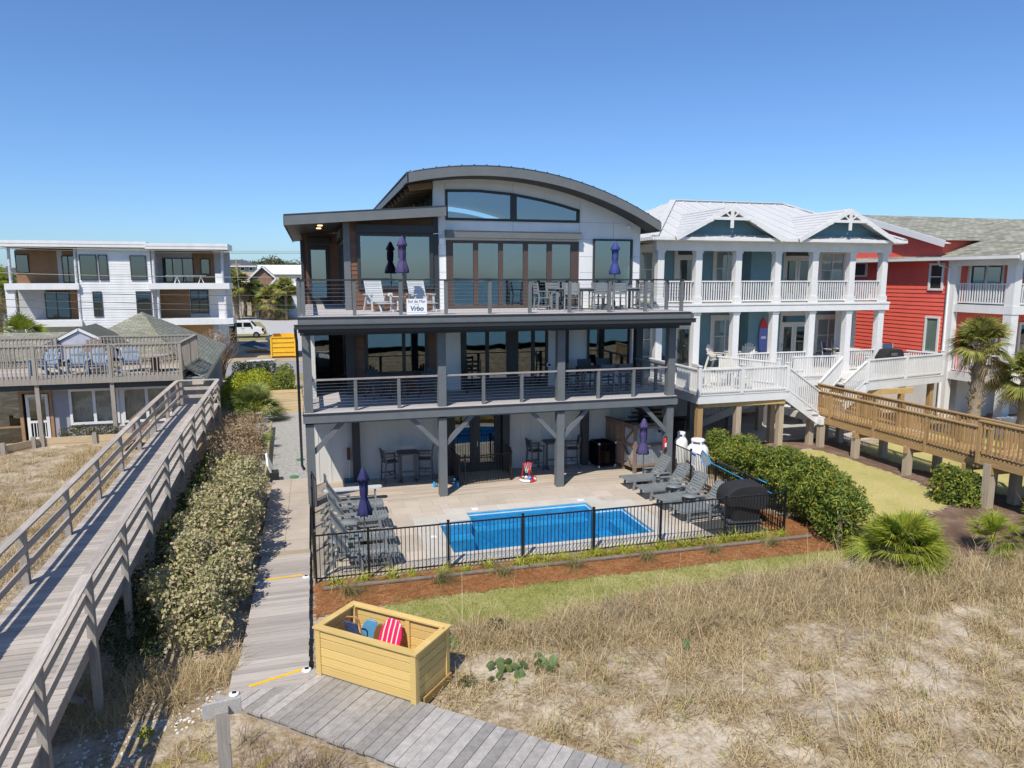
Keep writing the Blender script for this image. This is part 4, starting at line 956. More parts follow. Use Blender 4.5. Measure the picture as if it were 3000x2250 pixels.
for sx in (-1,1):
    for sy in (-1,1): MB().cyl((sx*.33-.015,sy*.38,.035),(sx*.33+.015,sy*.38,.035),.035,9).build('caster',MT['plastic_white'],cg)
MB().box(.05,.22,-.2,.1,.12,.55).build('float_bag',M('mustard',(.5,.32,.03)),cg); MB().cyl((-.2,-.3,.15),(0,.2,.8),.05,8).build('bat',MT['red_plastic'],cg)
br = thing('broom','reddish broom leaning by the dark post of the beige wall','broom',(1.4,2.55,.03))
MB().cyl((0,0,.1),(.02,.2,.95),.014,6).build('handle',MT['plastic_white'],br); MB().box(-.05,.05,.12,.22,.78,1.2).build('head',M('maroon',(.15,.03,.02)),br); MB().box(-.18,.12,-.1,.06,0,.14).build('cloth',M('teal_rag',(.03,.12,.18)),br)
# outdoor shower
sh = thing('shower_stall','weathered wood and corrugated tin outdoor shower stall under the deck corner','shower',(11.56,.92,.03),.2)
pm = MT['rusty_wood']
for x,y in ((0,0),(1.3,0),(0,.7),(0,1.75),(1.3,1.75)): MB().box(x-.05,x+.05,y-.05,y+.05,0,1.78).build('post',pm,sh)
mb = MB().box(-.07,1.37,-.1,.04,1.78,1.82).box(-.1,.04,.04,1.82,1.78,1.82)
for z in (.25,1.0,1.68): mb.box(.05,1.25,-.045,-.005,z-.05,z+.05).box(-.045,-.005,.05,1.7,z-.05,z+.05)
mb.bar((-.05,.06,.3),(-.05,.66,.98),.03,.09,(1,0,0)).bar((-.05,.66,1.02),(-.05,.06,1.64),.03,.09,(1,0,0)); mb.build('frame',pm,sh)
def tin(x0,x1,y,z0,z1,along='x'):
    m_ = MB(); n = int((x1-x0)/.0165); xs = np.linspace(x0,x1,n); v = []
    for i,x in enumerate(xs):
        o = y+.012*sin(i*pi/2*1.0)
        for z in (z0,z1): v.append((x,o,z) if along == 'x' else (o,x,z))
    m_.add(v,[(2*i,2*i+2,2*i+3,2*i+1) for i in range(n-1)],True); return m_
for z0,z1 in ((.2,.98),(1.02,1.72)): tin(.05,1.25,.02,z0,z1).build('tin_panel',MT['tin'],sh); tin(.05,.66,.02,z0,z1,'y').build('tin_panel',MT['tin'],sh); tin(.05,1.25,1.76,z0,z1).build('tin_panel',MT['tin'],sh)
mb = MB()
for i in range(8): mb.box(-.01,.015,.77+i*.12,.88+i*.12,.2,1.72)
mb.build('door',pm,sh)
ex = thing('fire_extinguisher','red fire extinguisher on the right front column','fire extinguisher',(12.28,.0,1.15))
MB().lathe([(.055,0),(.06,.02),(.06,.3),(.03,.36),(.02,.38)],n=12).build('cylinder',MT['red_plastic'],ex); MB().box(-.02,.08,-.015,.015,.38,.42).build('handle',MT['black_metal'],ex); MB().box(-.035,.035,-.064,-.055,.06,.2).build('tag',MT['plastic_white'],ex)
def gas(loc,label,s=1):
    t = thing('gas_tank',label,'gas tank',loc); w_ = MT['plastic_white']
    MB().lathe([(.2*s,0),(.22*s,.06),(.34*s,.1),(.4*s,.26),(.4*s,.98),(.36*s,1.14),(.24*s,1.25),(.0,1.29)],n=22).build('body',w_,t)
    m_ = MB()
    for a in np.linspace(0,2*pi,5)[:-1]: m_.bar((.22*s*cos(a),.22*s*sin(a),1.23),(.22*s*cos(a),.22*s*sin(a),1.38),.08,.02,(cos(a),sin(a),0))
    m_.lathe([(.24*s,1.38),(.24*s,1.44),(.2*s,1.46),(0,1.47)],n=18); m_.build('collar',w_,t); return t
gas((13.5,-.15,0),'large white gas tank behind the pool fence beside the column'); gas((13.45,.95,.02),'smaller white gas tank with narrow neck behind the large tank',.62)
# covered grill, mat, net
gr = thing('grill','gas grill under a black fabric cover in the fence corner','grill',(12.3,-4.75,.03),-.12)
prof = [(-.7,.55),(-.68,.98),(-.45,1.2),(.3,1.25),(.6,1.15),(.72,.9),(.72,.5),(.45,.42),(.0,.55),(-.4,.6)]
cv = MB(); n = len(prof); rows = []
for j,(y,s) in enumerate(((-.38,.9),(-.34,1.0),(0,1.03),(.3,1.0),(.36,.88))):
    rows += [(p[0]*(s if j in (0,4) else 1)+.02*sin(i*7+j), y+.02*sin(i*5), (p[1]-.75)*s+.75+.015*sin(i*3+j*2)) for i,p in enumerate(prof)]
cv.add(rows,[(j*n+i,j*n+(i+1)%n,(j+1)*n+(i+1)%n,(j+1)*n+i) for j in range(4) for i in range(n)],False); cv.add(rows[:n],[tuple(range(n-1,-1,-1))]); cv.add(rows[-n:],[tuple(range(n))])
c_ = cv.build('cover',MT['black_fabric'],gr); b_ = c_.modifiers.new('soft','SUBSURF'); b_.levels = 2; b_.render_levels = 2
MB().box(-.35,.45,-.26,.26,.12,.6).build('cabinet',M('grill_steel',(.06,.06,.065),.4,metal=.6),gr); MB().box(-.5,.55,-.28,.28,.07,.12).build('base',MT['dark_slate'],gr)
for sx in (-.42,.48):
    for sy in (-.24,.24): MB().cyl((sx-.02,sy,.035),(sx+.02,sy,.035),.035,8).build('wheel',MT['black_metal'],gr)
tag(MB().slab([(10.85,-4.42),(12.55,-4.3),(12.7,-5.6),(11.0,-5.62)],.021,.03).build('mat',M('mat_grey',(.05,.055,.055),.9)),'dark grey mat on the pavers under the grill','mat')
nt2 = thing('pool_net','light blue leaf net and pole hung along the right pool fence','pool net',(12.84,-2.3,1.0),world=True)
sk_ = MT['blue_plastic']; yn = -1.95
MB().tube([(12.83,yn-.25,1.12),(12.83,yn+.02,1.3),(12.83,yn+.35,1.42),(12.83,yn+.45,1.2),(12.83,yn+.3,.98),(12.83,yn,.95),(12.83,yn-.25,1.12)],.018,6).build('hoop',sk_,nt2)
MB().quad((12.83,yn-.22,1.12),(12.83,yn+.02,1.27),(12.83,yn+.34,1.4),(12.83,yn+.42,1.2),(12.83,yn+.3,1.0),(12.83,yn,.98)).build('mesh_panel',M('net_grey',(.35,.37,.4)),nt2)
MB().cyl((12.83,yn-.22,1.12),(12.9,-5.4,1.02),.014,6).build('pole',sk_,nt2)
pl2 = thing('pool_pole','thin grey telescopic pole with a blue grip along the right pool fence','pole',(12.9,-2.3,1.2),world=True)
MB().cyl((12.94,-2.2,1.24),(12.94,-4.6,1.24),.012,6).build('pole',MT['steel'],pl2); MB().cyl((12.94,-4.6,1.24),(12.94,-5.0,1.24),.018,6).build('grip',sk_,pl2)
# ------------------------------------------------------------------ yellow storage box
m, nt_, bs = nodes('new_pine'); L = nt_.links; g_ = nt_.nodes.new('ShaderNodeNewGeometry')
co = coords(nt_,(1,1,1)); wv = N(nt_,'ShaderNodeTexWave',Scale=2.2,Distortion=9,Detail=3); wv.bands_direction = 'Z'; wv.inputs['Detail Scale'].default_value = .8
mp = coords(nt_,(.35,2,3)); L.new(mp,wv.inputs['Vector'])
vo = N(nt_,'ShaderNodeTexVoronoi',Scale=1.7); L.new(co,vo.inputs['Vector'])
kn = ramp(nt_,vo.outputs['Distance'],[(.03,0),(.07,1)])
base = mixc(nt_,1,ramp(nt_,wv.outputs['Fac'],[(.1,(.60,.42,.145)),(.9,(.66,.475,.175))]),ramp(nt_,g_.outputs['Random Per Island'],[(0,.84),(1,1.1)]),'MULTIPLY')
L.new(mixc(nt_,kn,(.33,.17,.04),base),bs.inputs['Base Color']); bs.inputs['Roughness'].default_value = .7; MT['new_pine'] = m
bx = thing('storage_box','new yellow pine storage box with open top beside the angled boardwalk','box',(.2,-10.06,.17),-.727)
NP = m; LX,LY,HZ = 2.12,1.08,.92
def side(p0,p1,nm,nb=5,z0=.02):
    m_ = MB(); p0, p1 = Vector((*p0,0)), Vector((*p1,0)); h = (HZ-.06-z0)/nb
    for i in range(nb): m_.bar(p0+V(0,0,z0+(i+.5)*h),p1+V(0,0,z0+(i+.5)*h),.025,h-.014)
    return m_.build(nm,NP,bx,.004)
side((.06,.03),(LX-.06,.03),'side_panel'); side((.06,LY-.03),(LX-.06,LY-.03),'side_panel'); side((.03,.06),(.03,LY-.06),'end_panel'); side((LX-.03,.06),(LX-.03,LY-.06),'end_panel',6,-.1)
for x in (0,LX):
    for y in (0,LY):
        sx, sy = (1 if x == 0 else -1), (1 if y == 0 else -1)
        MB().box(*sorted((x,x+sx*.11)),*sorted((y-sy*.003,y+sy*.025)),0 if x == 0 else -.08,HZ-.05).box(*sorted((x-sx*.002,x+sx*.026)),*sorted((y+sy*.026,y+sy*.11)),0 if x == 0 else -.08,HZ-.05).build('corner_post',NP,bx,.004)
MB().box(LX*.58,LX*.58+.09,LY-.08,LY-.044,.02,HZ-.06).box(.045,.13,LY-.13,LY-.045,.02,HZ-.06).build('stud',NP,bx)
wc_ = .135; a0,a1,b0,b1 = -.03,LX+.03,-.03,LY+.03
rim = [[(a0,b0),(a1,b0),(a1-wc_,b0+wc_),(a0+wc_,b0+wc_)],[(a1,b0),(a1,b1),(a1-wc_,b1-wc_),(a1-wc_,b0+wc_)],[(a1,b1),(a0,b1),(a0+wc_,b1-wc_),(a1-wc_,b1-wc_)],[(a0,b1),(a0,b0),(a0+wc_,b0+wc_),(a0+wc_,b1-wc_)]]
mb = MB()
for r_ in rim: mb.slab(r_,HZ-.05,HZ-.012)
mb.build('rim',NP,bx,.003); MB().box(.05,LX-.05,.05,LY-.05,.0,.03).build('floor',NP,bx)
MB().box(LX+.001,LX+.04,.2,LY,-.12,.02).build('skid',M('dark_pine',(.35,.22,.07)),bx)
# boards in the box
def bodyboard(name,label,loc,rot,L_,W_,m_):
    pts = [(-W_/2*.8,0),(W_/2*.8,0),(W_/2,L_*.35),(W_/2,L_*.7),(W_/2*.8,L_*.9),(W_/2*.45,L_),(-W_/2*.45,L_),(-W_/2*.8,L_*.9),(-W_/2,L_*.7),(-W_/2,L_*.35)]
    t = MB().prism(pts,(0,.03,0),(1,0,0),(0,0,1),.05).build(name,m_,None,.015); t.location = loc; t.rotation_euler = rot; return tag(t,label,'bodyboard')
m, nt_, bs = nodes('pink_board'); wv = N(nt_,'ShaderNodeTexWave',Scale=3.2,Distortion=1.2,Detail=1); wv.bands_direction = 'X'; L = nt_.links
L.new(coords(nt_),wv.inputs['Vector']); L.new(ramp(nt_,wv.outputs['Fac'],[(.0,(.85,.012,.13)),(.80,(.85,.012,.15)),(.89,(.85,.5,.08)),(.96,(.85,.75,.5))]),bs.inputs['Base Color']); bs.inputs['Roughness'].default_value = .4
bxm = Matrix.Translation((.2,-10.06,.17)) @ Matrix.Rotation(-.727,4,'Z')
def inbox(x,y,z): return tuple(bxm @ Vector((x,y,z)))
pink = bodyboard('bodyboard','hot pink bodyboard with yellow stripes standing in the yellow box',inbox(1.05,.52,.04),(-.38,.06,-.727),.92,.45,m)
bodyboard('bodyboard','blue and brown bodyboard in the left end of the yellow box',inbox(.45,.82,-.02),(-.25,.1,-.5),.72,.36,M('board_blue',(.08,.25,.42),.4))
bodyboard('bodyboard','orange edged dark bodyboard leaning behind the blue one in the yellow box',inbox(.66,.88,.0),(-.1,.15,-.8),.68,.3,M('board_brown',(.2,.09,.03),.4))
bc = thing('beach_chair','folded striped beach chair with bent tube frame in the yellow box','beach chair',inbox(.3,.5,.05),-.727)
MB().tube([(-.14,.3,.1),(-.14,.15,.75),(-.1,.13,.8),(.12,.13,.84),(.16,.15,.78),(.18,.3,.1)],.014,6).build('frame',M('copper_tube',(.45,.2,.14),.4),bc)
MB().bar((.0,.28,.1),(.0,.1,.72),.3,.02,(0,1,0)).build('seat',M('stripe_cloth',(.05,.08,.2),.9,.6,12),bc)
# sign post by the camera
sp_ = thing('signpost','weathered wooden post with a blank board nailed across its top','post',(-.85,-13.8,0),.12)
MB().box(-.075,.075,-.07,.07,-.3,2.02).build('post',MT['post_wood'],sp_,.01); MB().bar((-.22,.085,1.98),(.22,.085,1.985),.03,.2).build('board',MT['weathered'],sp_,.006); MB().box(.05,.078,-.078,-.07,1.6,1.98).build('cleat',MT['post_wood'],sp_)
# ------------------------------------------------------------------ left ramp boardwalk
rmp = thing('boardwalk','raised weathered boardwalk ramp with three-board railings leading to the cottage','boardwalk',(-4.2,-2,0),world=True)
RX = [(-16,-3.12),(-13.6,-3.2),(-10,-3.24),(-6.5,-3.33),(-.5,-3.48),(10.0,-3.62)]; RZ = [(-16,.8),(-13.6,1.02),(-10,1.41),(-7,1.46),(-.5,1.62),(6,1.76),(10,1.82)]
LXp = [(-16,-4.9),(-13.6,-4.95),(-8,-5.02),(-4.2,-5.06),(5,-5.22),(10,-5.24)]
ip = lambda P_,y: float(np.interp(y,[p[0] for p in P_],[p[1] for p in P_]))
xr, xl, zr = (lambda y: ip(RX,y)-.09), (lambda y: ip(LXp,y)+.09), (lambda y: ip(RZ,y))
mb = MB(); y = -16
while y < 10.0:
    a, b = y, y+.138; za = zr(y)
    mb.add([(xl(a)-.06,a,za-.04),(xr(a)+.06,a,za-.04),(xr(b)+.06,b,za-.04),(xl(b)-.06,b,za-.04),(xl(a)-.06,a,za),(xr(a)+.06,a,za),(xr(b)+.06,b,za),(xl(b)-.06,b,za)],[(3,2,1,0),(4,5,6,7),(0,1,5,4),(1,2,6,5),(2,3,7,6),(3,0,4,7)]); y += .145
mb.build('planks',MT['weathered_x'],rmp)
PY_ = [-14.8,-12.45,-10.1,-7.65,-5.1,-2.6,-.1,2.4,4.9,7.4,9.85]
for nm,xf,sd in (('railing',xr,1),('railing',xl,-1)):
    mb = MB(); ys = [-16]+PY_
    for a,b in zip(ys,ys[1:]):
        mb.bar((xf(a)+sd*.07,a,zr(a)+1.05),(xf(b)+sd*.07,b,zr(b)+1.05),.16,.04)
        for h in (.36,.7): mb.bar((xf(a)+sd*-.02+sd*.05,a,zr(a)+h),(xf(b)+sd*.03,b,zr(b)+h),.04,.13)
    o = mb.build(nm,MT['rail_wood'],rmp)
    for yy in PY_: MB().box(xf(yy)+sd*.07-.06,xf(yy)+sd*.07+.06,yy-.06,yy+.06,-.3,zr(yy)+1.03).build('post',MT['post_wood'],o)
mb = MB()
for h in (.36,.7,1.05): mb.bar((xl(9.95)-.05,9.95,1.82+h),(xr(9.95)+.05,9.95,1.82+h),.05,.13) if h < 1 else mb.bar((xl(9.95)-.1,9.95,1.82+h),(xr(9.95)+.1,9.95,1.82+h),.14,.04)
mb.build('railing',MT['rail_wood'],rmp)
mb = MB()
for xf in (xr,xl):
    ys = np.linspace(-16,10,12)
    for a,b in zip(ys,ys[1:]): mb.bar((xf(a),a,zr(a)-.17),(xf(b),b,zr(b)-.17),.045,.25)
for yy in PY_: mb.bar((xl(yy),yy+.08,zr(yy)-.38),(xr(yy),yy+.08,zr(yy)-.38),.05,.2)
mb.build('joist',MT['post_wood'],rmp)
for yy in (-10.1,-7.65): MB().bar((xl(yy)+.2,yy+.1,.25),(xr(yy),yy+.1,zr(yy)-.4),.05,.14,(0,1,0)).bar((xr(yy)-.2,yy+.16,.2),(xl(yy),yy+.16,zr(yy)-.4),.05,.14,(0,1,0)).build('brace',MT['post_wood'],rmp)
mb = MB().bar((-5.3,9.3,1.9+.9),(-7.0,9.3,.4+.95),.06,.14)
for i in range(7): mb.box(-5.4-i*.26-.28,-5.4-i*.26,8.5,9.8,1.72-i*.2,1.76-i*.2)
mb.bar((-6.9,9.3,.2),(-6.9,9.3,1.35),.09,.09,(1,0,0)); mb.build('stair',MT['rusty_wood'],rmp)
# ------------------------------------------------------------------ brown walkway on the right
wk = thing('walkway','raised brown wooden walkway with baluster railings from the white stairs towards the dunes','walkway',(20.5,-2,.4),world=True)
TW = MT['tan_wood']
def walk(x0,x1,y0,y1,z,h,ny):
    mb = MB(); y = y0
    while y < y1: mb.box(x0+.05,x1-.05,y,y+.138,z-.04,z); y += .145
    mb.build('planks',TW,wk)
    MB().box(x0,x0+.045,y0,y1,z-.3,z-.03).box(x1-.045,x1,y0,y1,z-.3,z-.03).build('joist',TW,wk)
    for xx in (x0,x1):
        r = MB().box(xx-.07,xx+.07,y0,y1,z+h-.04,z+h).box(xx-.02,xx+.02,y0,y1,z+h-.14,z+h-.041).box(xx-.02,xx+.02,y0,y1,z+.08,z+.16).build('railing',TW,wk)
        b = MB(); y = y0+.08
        while y < y1: b.box(xx-.045,xx-.018,y,y+.04,z+.03,z+h-.05); y += .135
        b.build('baluster',TW,r)['kind'] = 'stuff'
        for yy in np.linspace(y0+.06,y1-.06,ny): MB().box(xx-.05,xx+.05,yy-.05,yy+.05,z-.28,z+h-.04).build('post',TW,r)
walk(19.9,21.2,-6.1,3.2,1.68,.99,5); walk(19.3,22.4,-13.5,-6.15,1.98,1.02,5)
for x,y in ((19.72,1.75),(19.92,-.6),(19.97,-3.0),(20.0,-5.3)): MB().box(x-.11,x+.11,y-.11,y+.11,.1,1.42).build('pile',MT['tan_post'],wk)
for x,y in ((20.9,2.3),(21.15,1.7),(21.1,-.7),(21.15,-3.1),(21.15,-5.2)): MB().box(x-.11,x+.11,y-.11,y+.11,.1,1.42).build('pile',MT['tan_post'],wk)
for x,y in ((19.4,-6.55),(20.5,-6.5),(22.2,-6.6),(19.4,-9.5),(22.2,-9.5)): MB().box(x-.12,x+.12,y-.12,y+.12,.1,1.75).build('pile',MT['tan_post'],wk)
MB().box(19.3,22.4,-6.7,-6.6,1.45,1.7).box(19.75,21.3,-.72,-.62,1.2,1.42).box(19.75,21.3,-3.1,-3.0,1.2,1.42).box(19.75,21.3,-5.4,-5.3,1.2,1.42).build('beam',TW,wk)
rect_table('picnic_table','grey picnic table on the far right wooden platform',MT['weathered_x'],(21.0,-8.6,1.98),1.9,.8,.72,rz=pi/2)
# ------------------------------------------------------------------ white double-porch house
WH = thing('porch_house','white and blue house with two porches of square columns and a white metal roof','house',(20.4,10,.4),world=True)
WP, CT, BS = WHITE, MT['cream_trim'], MT['blue_siding']
CXS = [14.62,16.42,18.36,20.36,22.3,24.3,26.1]; PF = 5.3; BW = 7.8
def wp(n,m_,mb,par=None): return mb.build(n,m_,par or WH)
# body and porch floors
wp('wall',BS,MB().box(14.5,26.25,BW+.005,18,2.84,8.7)); wp('wall',WP,MB().box(14.7,26.2,8.6,18,.4,2.7)); 
wp('wall',BS,MB().box(20.15,21.9,BW-.8,BW,2.84,8.5)); wp('trim',WP,MB().box(14.45,14.62,BW-.01,18.02,2.84,8.7))
wp('side_wall',WP,MB().box(14.2,14.5,8.2,18,2.84,8.7))
for z in (2.84,6.05):
    wp('porch_floor',CT,MB().box(14.3,26.4,PF-.1,BW,z-.06,z)); wp('fascia',WP,MB().box(14.28,26.42,PF-.14,PF-.101,z-.38,z-.01).box(14.26,26.44,PF-.17,PF-.141,z-.09,z-.02).box(14.24,14.28,PF-.1,BW,z-.38,z-.01).box(14.3,26.4,PF-.1,PF+.1,z-.38,z-.061))
wp('beam',WP,MB().box(14.35,26.35,PF-.12,PF+.2,8.3,8.72)); wp('ceiling',WP,MB().box(14.5,26.3,PF+.2,BW,8.55,8.6).box(14.5,26.3,PF+.1,BW,5.72,5.78))
for z0,z1 in ((2.84,5.66),(6.05,8.3)):
    for x in CXS: wp('column',WP,MB().box(x-.15,x+.15,PF-.05,PF+.25,z0,z1).box(x-.19,x+.19,PF-.09,PF+.29,z0,z0+.28).box(x-.18,x+.18,PF-.08,PF+.28,z1-.1,z1))
def rail_w(par,a,b,z0,z1,h=.95,sp=.115,posts=(),mat=WP,base=.1):
    """white baluster railing from a to b (xy), floor heights z0,z1"""
    a, b = Vector((*a,z0)), Vector((*b,z1)); r = MB().bar(a+V(0,0,h),b+V(0,0,h),.1,.05).bar(a+V(0,0,base),b+V(0,0,base),.05,.06)
    o = r.build('railing',mat,par); m_ = MB(); n = max(2,int((b-a).length/sp))
    for i in range(1,n): p = a+(b-a)*i/n; m_.bar(p+V(0,0,base),p+V(0,0,h),.042,.042,(1,0,0))
    m_.build('baluster',mat,o)
    for p in posts: p = Vector(p); MB().bar(p,p+V(0,0,h+.12),.13,.13,(1,0,0)).bar(p+V(0,0,h+.12),p+V(0,0,h+.16),.17,.17,(1,0,0)).build('post',mat,o)
    return o
for i,(a,b) in enumerate(zip(CXS,CXS[1:])):
    rail_w(WH,(a+.16,PF+.1),(b-.16,PF+.1),6.05,6.05)
    if i in (2,3,5): rail_w(WH,(a+.16,PF+.1),(b-.16,PF+.1),2.84,2.84)
rail_w(WH,(14.5,PF+.2),(14.5,BW),6.05,6.05); rail_w(WH,(26.2,PF+.2),(26.2,BW),6.05,6.05)
WGL = MT['pane_porch']; BL = M('blind',(.46,.5,.52),.8,.1,3)
def shut(x0,x1,z0,z1,y,par,mat=None):
    m_ = MB(); z = z0+.03
    while z < z1-.05: m_.bar((x0,y,z),(x1,y,z+.0),.05,.012,(0,-.5,.8)); z += .062
    return m_.build('blind',mat or BL,par)
def wwin(x0,x1,z0,z1,y=BW,mull=(),blind=True,half=True):
    o = window(WH,x0,x1,z0,z1,y+.003,CT,WGL,mull=mull,rails=((z0+z1)/2,) if half else (),fw=.05,dep=.06,glaze=.03)
    mb = MB().box(x0-.14,x0-.002,y-.05,y+.002,z0-.14,z1+.2).box(x1+.002,x1+.14,y-.05,y+.002,z0-.14,z1+.2).box(x0-.002,x1+.002,y-.05,y+.002,z1+.002,z1+.2).box(x0-.18,x1+.18,y-.08,y+.002,z0-.2,z0-.141); mb.build('casing',CT,o)
    MB().box(x0+.05,x1-.05,y-.018,y-.012,z0+.05,z1-.05).build('backing',BL if blind else MT['interior_dark'],o)
    return o
def wdoor(x0,x1,z0,dbl=False,y=BW):
    h = 2.05; mb = MB().box(x0-.16,x0,y-.06,y+.002,z0,z0+h+.62).box(x1,x1+.16,y-.06,y+.002,z0,z0+h+.62).box(x0,x1,y-.06,y+.002,z0+h,z0+h+.1).box(x0,x1,y-.06,y+.002,z0+h+.42,z0+h+.62)
    xs = [(x0,(x0+x1)/2-.01),((x0+x1)/2+.01,x1)] if dbl else [(x0,x1)]
    p, k = MB(), MB()
    for a,b in xs:
        mb.box(a,a+.13,y-.045,y+.002,z0,z0+h).box(b-.13,b,y-.045,y+.002,z0,z0+h).box(a+.13,b-.13,y-.045,y+.002,z0,z0+.3).box(a+.13,b-.13,y-.045,y+.002,z0+h-.13,z0+h); p.box(a+.12,b-.12,y-.03,y-.024,z0+.28,z0+h-.12); k.box(a+.12,b-.12,y-.015,y-.008,z0+.28,z0+h-.12)
    p.box(x0,x1,y-.03,y-.024,z0+h+.1,z0+h+.42); k.box(x0,x1,y-.015,y-.008,z0+h+.1,z0+h+.42)
    o = mb.build('door',CT,WH); p.build('pane',WGL,o); k.build('backing',M('door_dark',(.05,.06,.065)) if 'door_dark' not in MT else MT['door_dark'],o)
    MB().box(x0+.04,x0+.09,y-.09,y-.046,z0+.95,z0+1.1).build('handle',MT['steel'],o)
for z in (2.84,6.05):
    wdoor(16.75,17.6,z); wwin(18.75,19.95,z+.72,z+2.35,mull=(19.4,)); wdoor(22.55,24.0,z,True); wwin(24.6,25.95,z+.65,z+2.3,mull=(25.27,)); wwin(14.85,15.5,z+.65,z+2.3)
wp('slat_screen',WP,MB().box(26.05,26.12,6.2,6.25,2.84,2.9)); m_ = MB()
for i in range(14): x = 25.1+i*.085; m_.bar((x,7.0,3.0),(x,7.0,5.6),.04,.02,(1,0,0))
m_.box(25.05,26.25,7.02,7.06,2.9,5.6); wp('slat_screen',WP,m_)
m_ = MB()
for i in range(16): y = 8.0+i*.4; m_.box(14.16,14.2,y,y+.2,2.84,5.7)
wp('side_panel',WP,m_)
# roof: hip with two front gables, standing seams
MR = MT['metal_roof']; E0,E1,EY,RY,RZ_ = 14.1,26.75,4.85,11.5,11.05; EZ = 8.84
def seams(mb,p0,p1,q0,q1,n):
    for i in range(n+1):
        t = i/n; a = Vector(p0).lerp(Vector(p1),t); b = Vector(q0).lerp(Vector(q1),t); mb.bar(a+V(0,0,.02),b+V(0,0,.02),.03,.045)
mb = MB(); A,B_,C_,D_ = (E0,EY,EZ),(E1,EY,EZ),(E1,19,EZ),(E0,19,EZ); R0,R1 = (18.4,RY,RZ_),(25.0,RY,RZ_)
mb.add([A,B_,C_,D_,R0,R1],[(0,1,5,4),(1,2,5),(2,3,4,5),(3,0,4)]); wr = wp('roof',MR,mb); wr['label'] = 'white standing seam metal roof'
mb = MB(); seams(mb,(E0+.05,EY,EZ),(18.4,EY,EZ),(18.35,RY-.05,RZ_-.02),(18.4,RY,RZ_),1)
for i in range(17):
    t = i/16; x = E0+.1+t*(E1-E0-.2); 
    yt = EY+(RY-EY)*min(1,(x-E0)/(18.4-E0),(E1-x)/(E1-25.0)); mb.bar((x,EY,EZ+.02),(x,yt,EZ+.02+(yt-EY)*(RZ_-EZ)/(RY-EY)),.03,.045)
for i in range(16):
    y = EY+.4+i*.85; t = min(1,(y-EY)/(RY-EY),(19-y)/(19-RY)); mb.bar((E0,y,EZ+.02),(E0+(18.4-E0)*t,y,EZ+.02+(RZ_-EZ)*t),.03,.045)
wp('seam',MR,mb,wr); wp('hip_cap',MR,MB().bar((E0,EY,EZ+.05),(18.4,RY,RZ_+.05),.3,.03).bar((18.3,RY,RZ_+.05),(25.1,RY,RZ_+.05),.3,.04).bar((E1,EY,EZ+.05),(25,RY,RZ_+.05),.3,.03),wr)
wp('gutter',WP,MB().box(E0-.05,E1+.05,EY-.1,EY+.02,EZ-.13,EZ+.0).box(E0-.1,E0+.02,EY,19,EZ-.13,EZ))
wp('soffit',WP,MB().box(E0,E1,EY,PF,EZ-.16,EZ-.131))
for xc in (17.55,23.5):
    hw, pk, gy = 2.52, 10.18, 4.72; sl = (pk-EZ)/hw; g_ = MB(); yb = lambda z: EY+(z-EZ)*(RY-EY)/(RZ_-EZ)
    for s in (-1,1): g_.add([(xc,gy,pk),(xc+s*hw,gy,EZ),(xc+s*hw,EY+.1,EZ+.02),(xc,yb(pk),pk)],[(0,1,2,3) if s < 0 else (3,2,1,0)])
    go = wp('gable_roof',MR,g_,wr); m_ = MB()
    for s in (-1,1):
        for i in range(1,9):
            t = i/9; x = xc+s*hw*t; z = pk-(pk-EZ)*t; m_.bar((x,gy,z+.02),(x,max(gy+.05,yb(z)),z+.02),.03,.04)
    wp('seam',MR,m_,wr)
    b = MB()
    for s in (-1,1): b.bar((xc+s*.0,gy-.04,pk-.09),(xc+s*(hw+.05),gy-.04,EZ-.07),.06,.2,(0,0,1))
    b.box(xc-.07,xc+.07,gy-.1,gy-.045,pk-.95,pk-.1).box(xc-.9,xc+.9,gy-.09,gy-.045,pk-.62,pk-.5)
    for s in (-1,1): b.bar((xc+s*.07,gy-.06,pk-.5),(xc+s*.35,gy-.06,pk-.28),.04,.06).bar((xc+s*.9,gy-.06,pk-.6),(xc+s*1.2,gy-.06,pk-.72),.05,.14)
    wp('gable_trim',WP,b,wr)
    f = MB(); n_ = 18; yy = EY+.5
    f.add([(xc-hw+.2,yy,EZ+.12),(xc+hw-.2,yy,EZ+.12),(xc,yy,pk-.12)],[(0,1,2)]); z = EZ+.14
    while z < pk-.2: w_ = (pk-.15-z)/sl; f.add([(xc-w_,yy-.025,z),(xc+w_,yy-.025,z),(xc+w_,yy-.003,z+.15),(xc-w_,yy-.003,z+.15)],[(0,1,2,3)]); z += .15
    wp('gable_wall',BS,f,wr)
# forward decks and stairs
def plat(P_,z,fd=.34): wp('deck',CT,MB().slab(P_,z-.04,z)); wp('fascia',WP,MB().slab([(p[0],p[1]) for p in inset(P_,.015)],z-fd,z-.041))
D1 = [(14.15,1.05),(18.1,1.15),(18.6,2.3),(19.4,5.15),(14.15,5.15)]; plat(D1,2.8)
D2 = [(19.402,5.14),(20.6,4.0),(22.7,4.0),(22.7,2.15),(28.0,3.3),(27.6,5.15)]; plat(D2,2.78)
rail_w(WH,(14.2,2.9),(14.2,1.1),2.8,2.8,posts=((14.2,1.1,2.8),)); rail_w(WH,(14.2,5.2),(14.2,2.9),2.8,2.8)
rail_w(WH,(14.2,1.1),(16.05,1.15),2.8,2.8,posts=((16.05,1.15,2.8),)); rail_w(WH,(16.05,1.15),(18.1,1.2),2.8,2.8,posts=((18.1,1.2,2.8),))
rail_w(WH,(18.1,1.2),(19.75,1.35),2.78,1.72,.95,posts=()); rail_w(WH,(17.4,5.1),(18.55,2.4),2.8,2.8,posts=((18.55,2.4,2.8),))
rail_w(WH,(18.55,2.4),(19.75,2.6),2.78,1.72); rail_w(WH,(20.5,4.1),(22.7,4.0),2.78,2.78,posts=((22.7,3.9,2.78),))
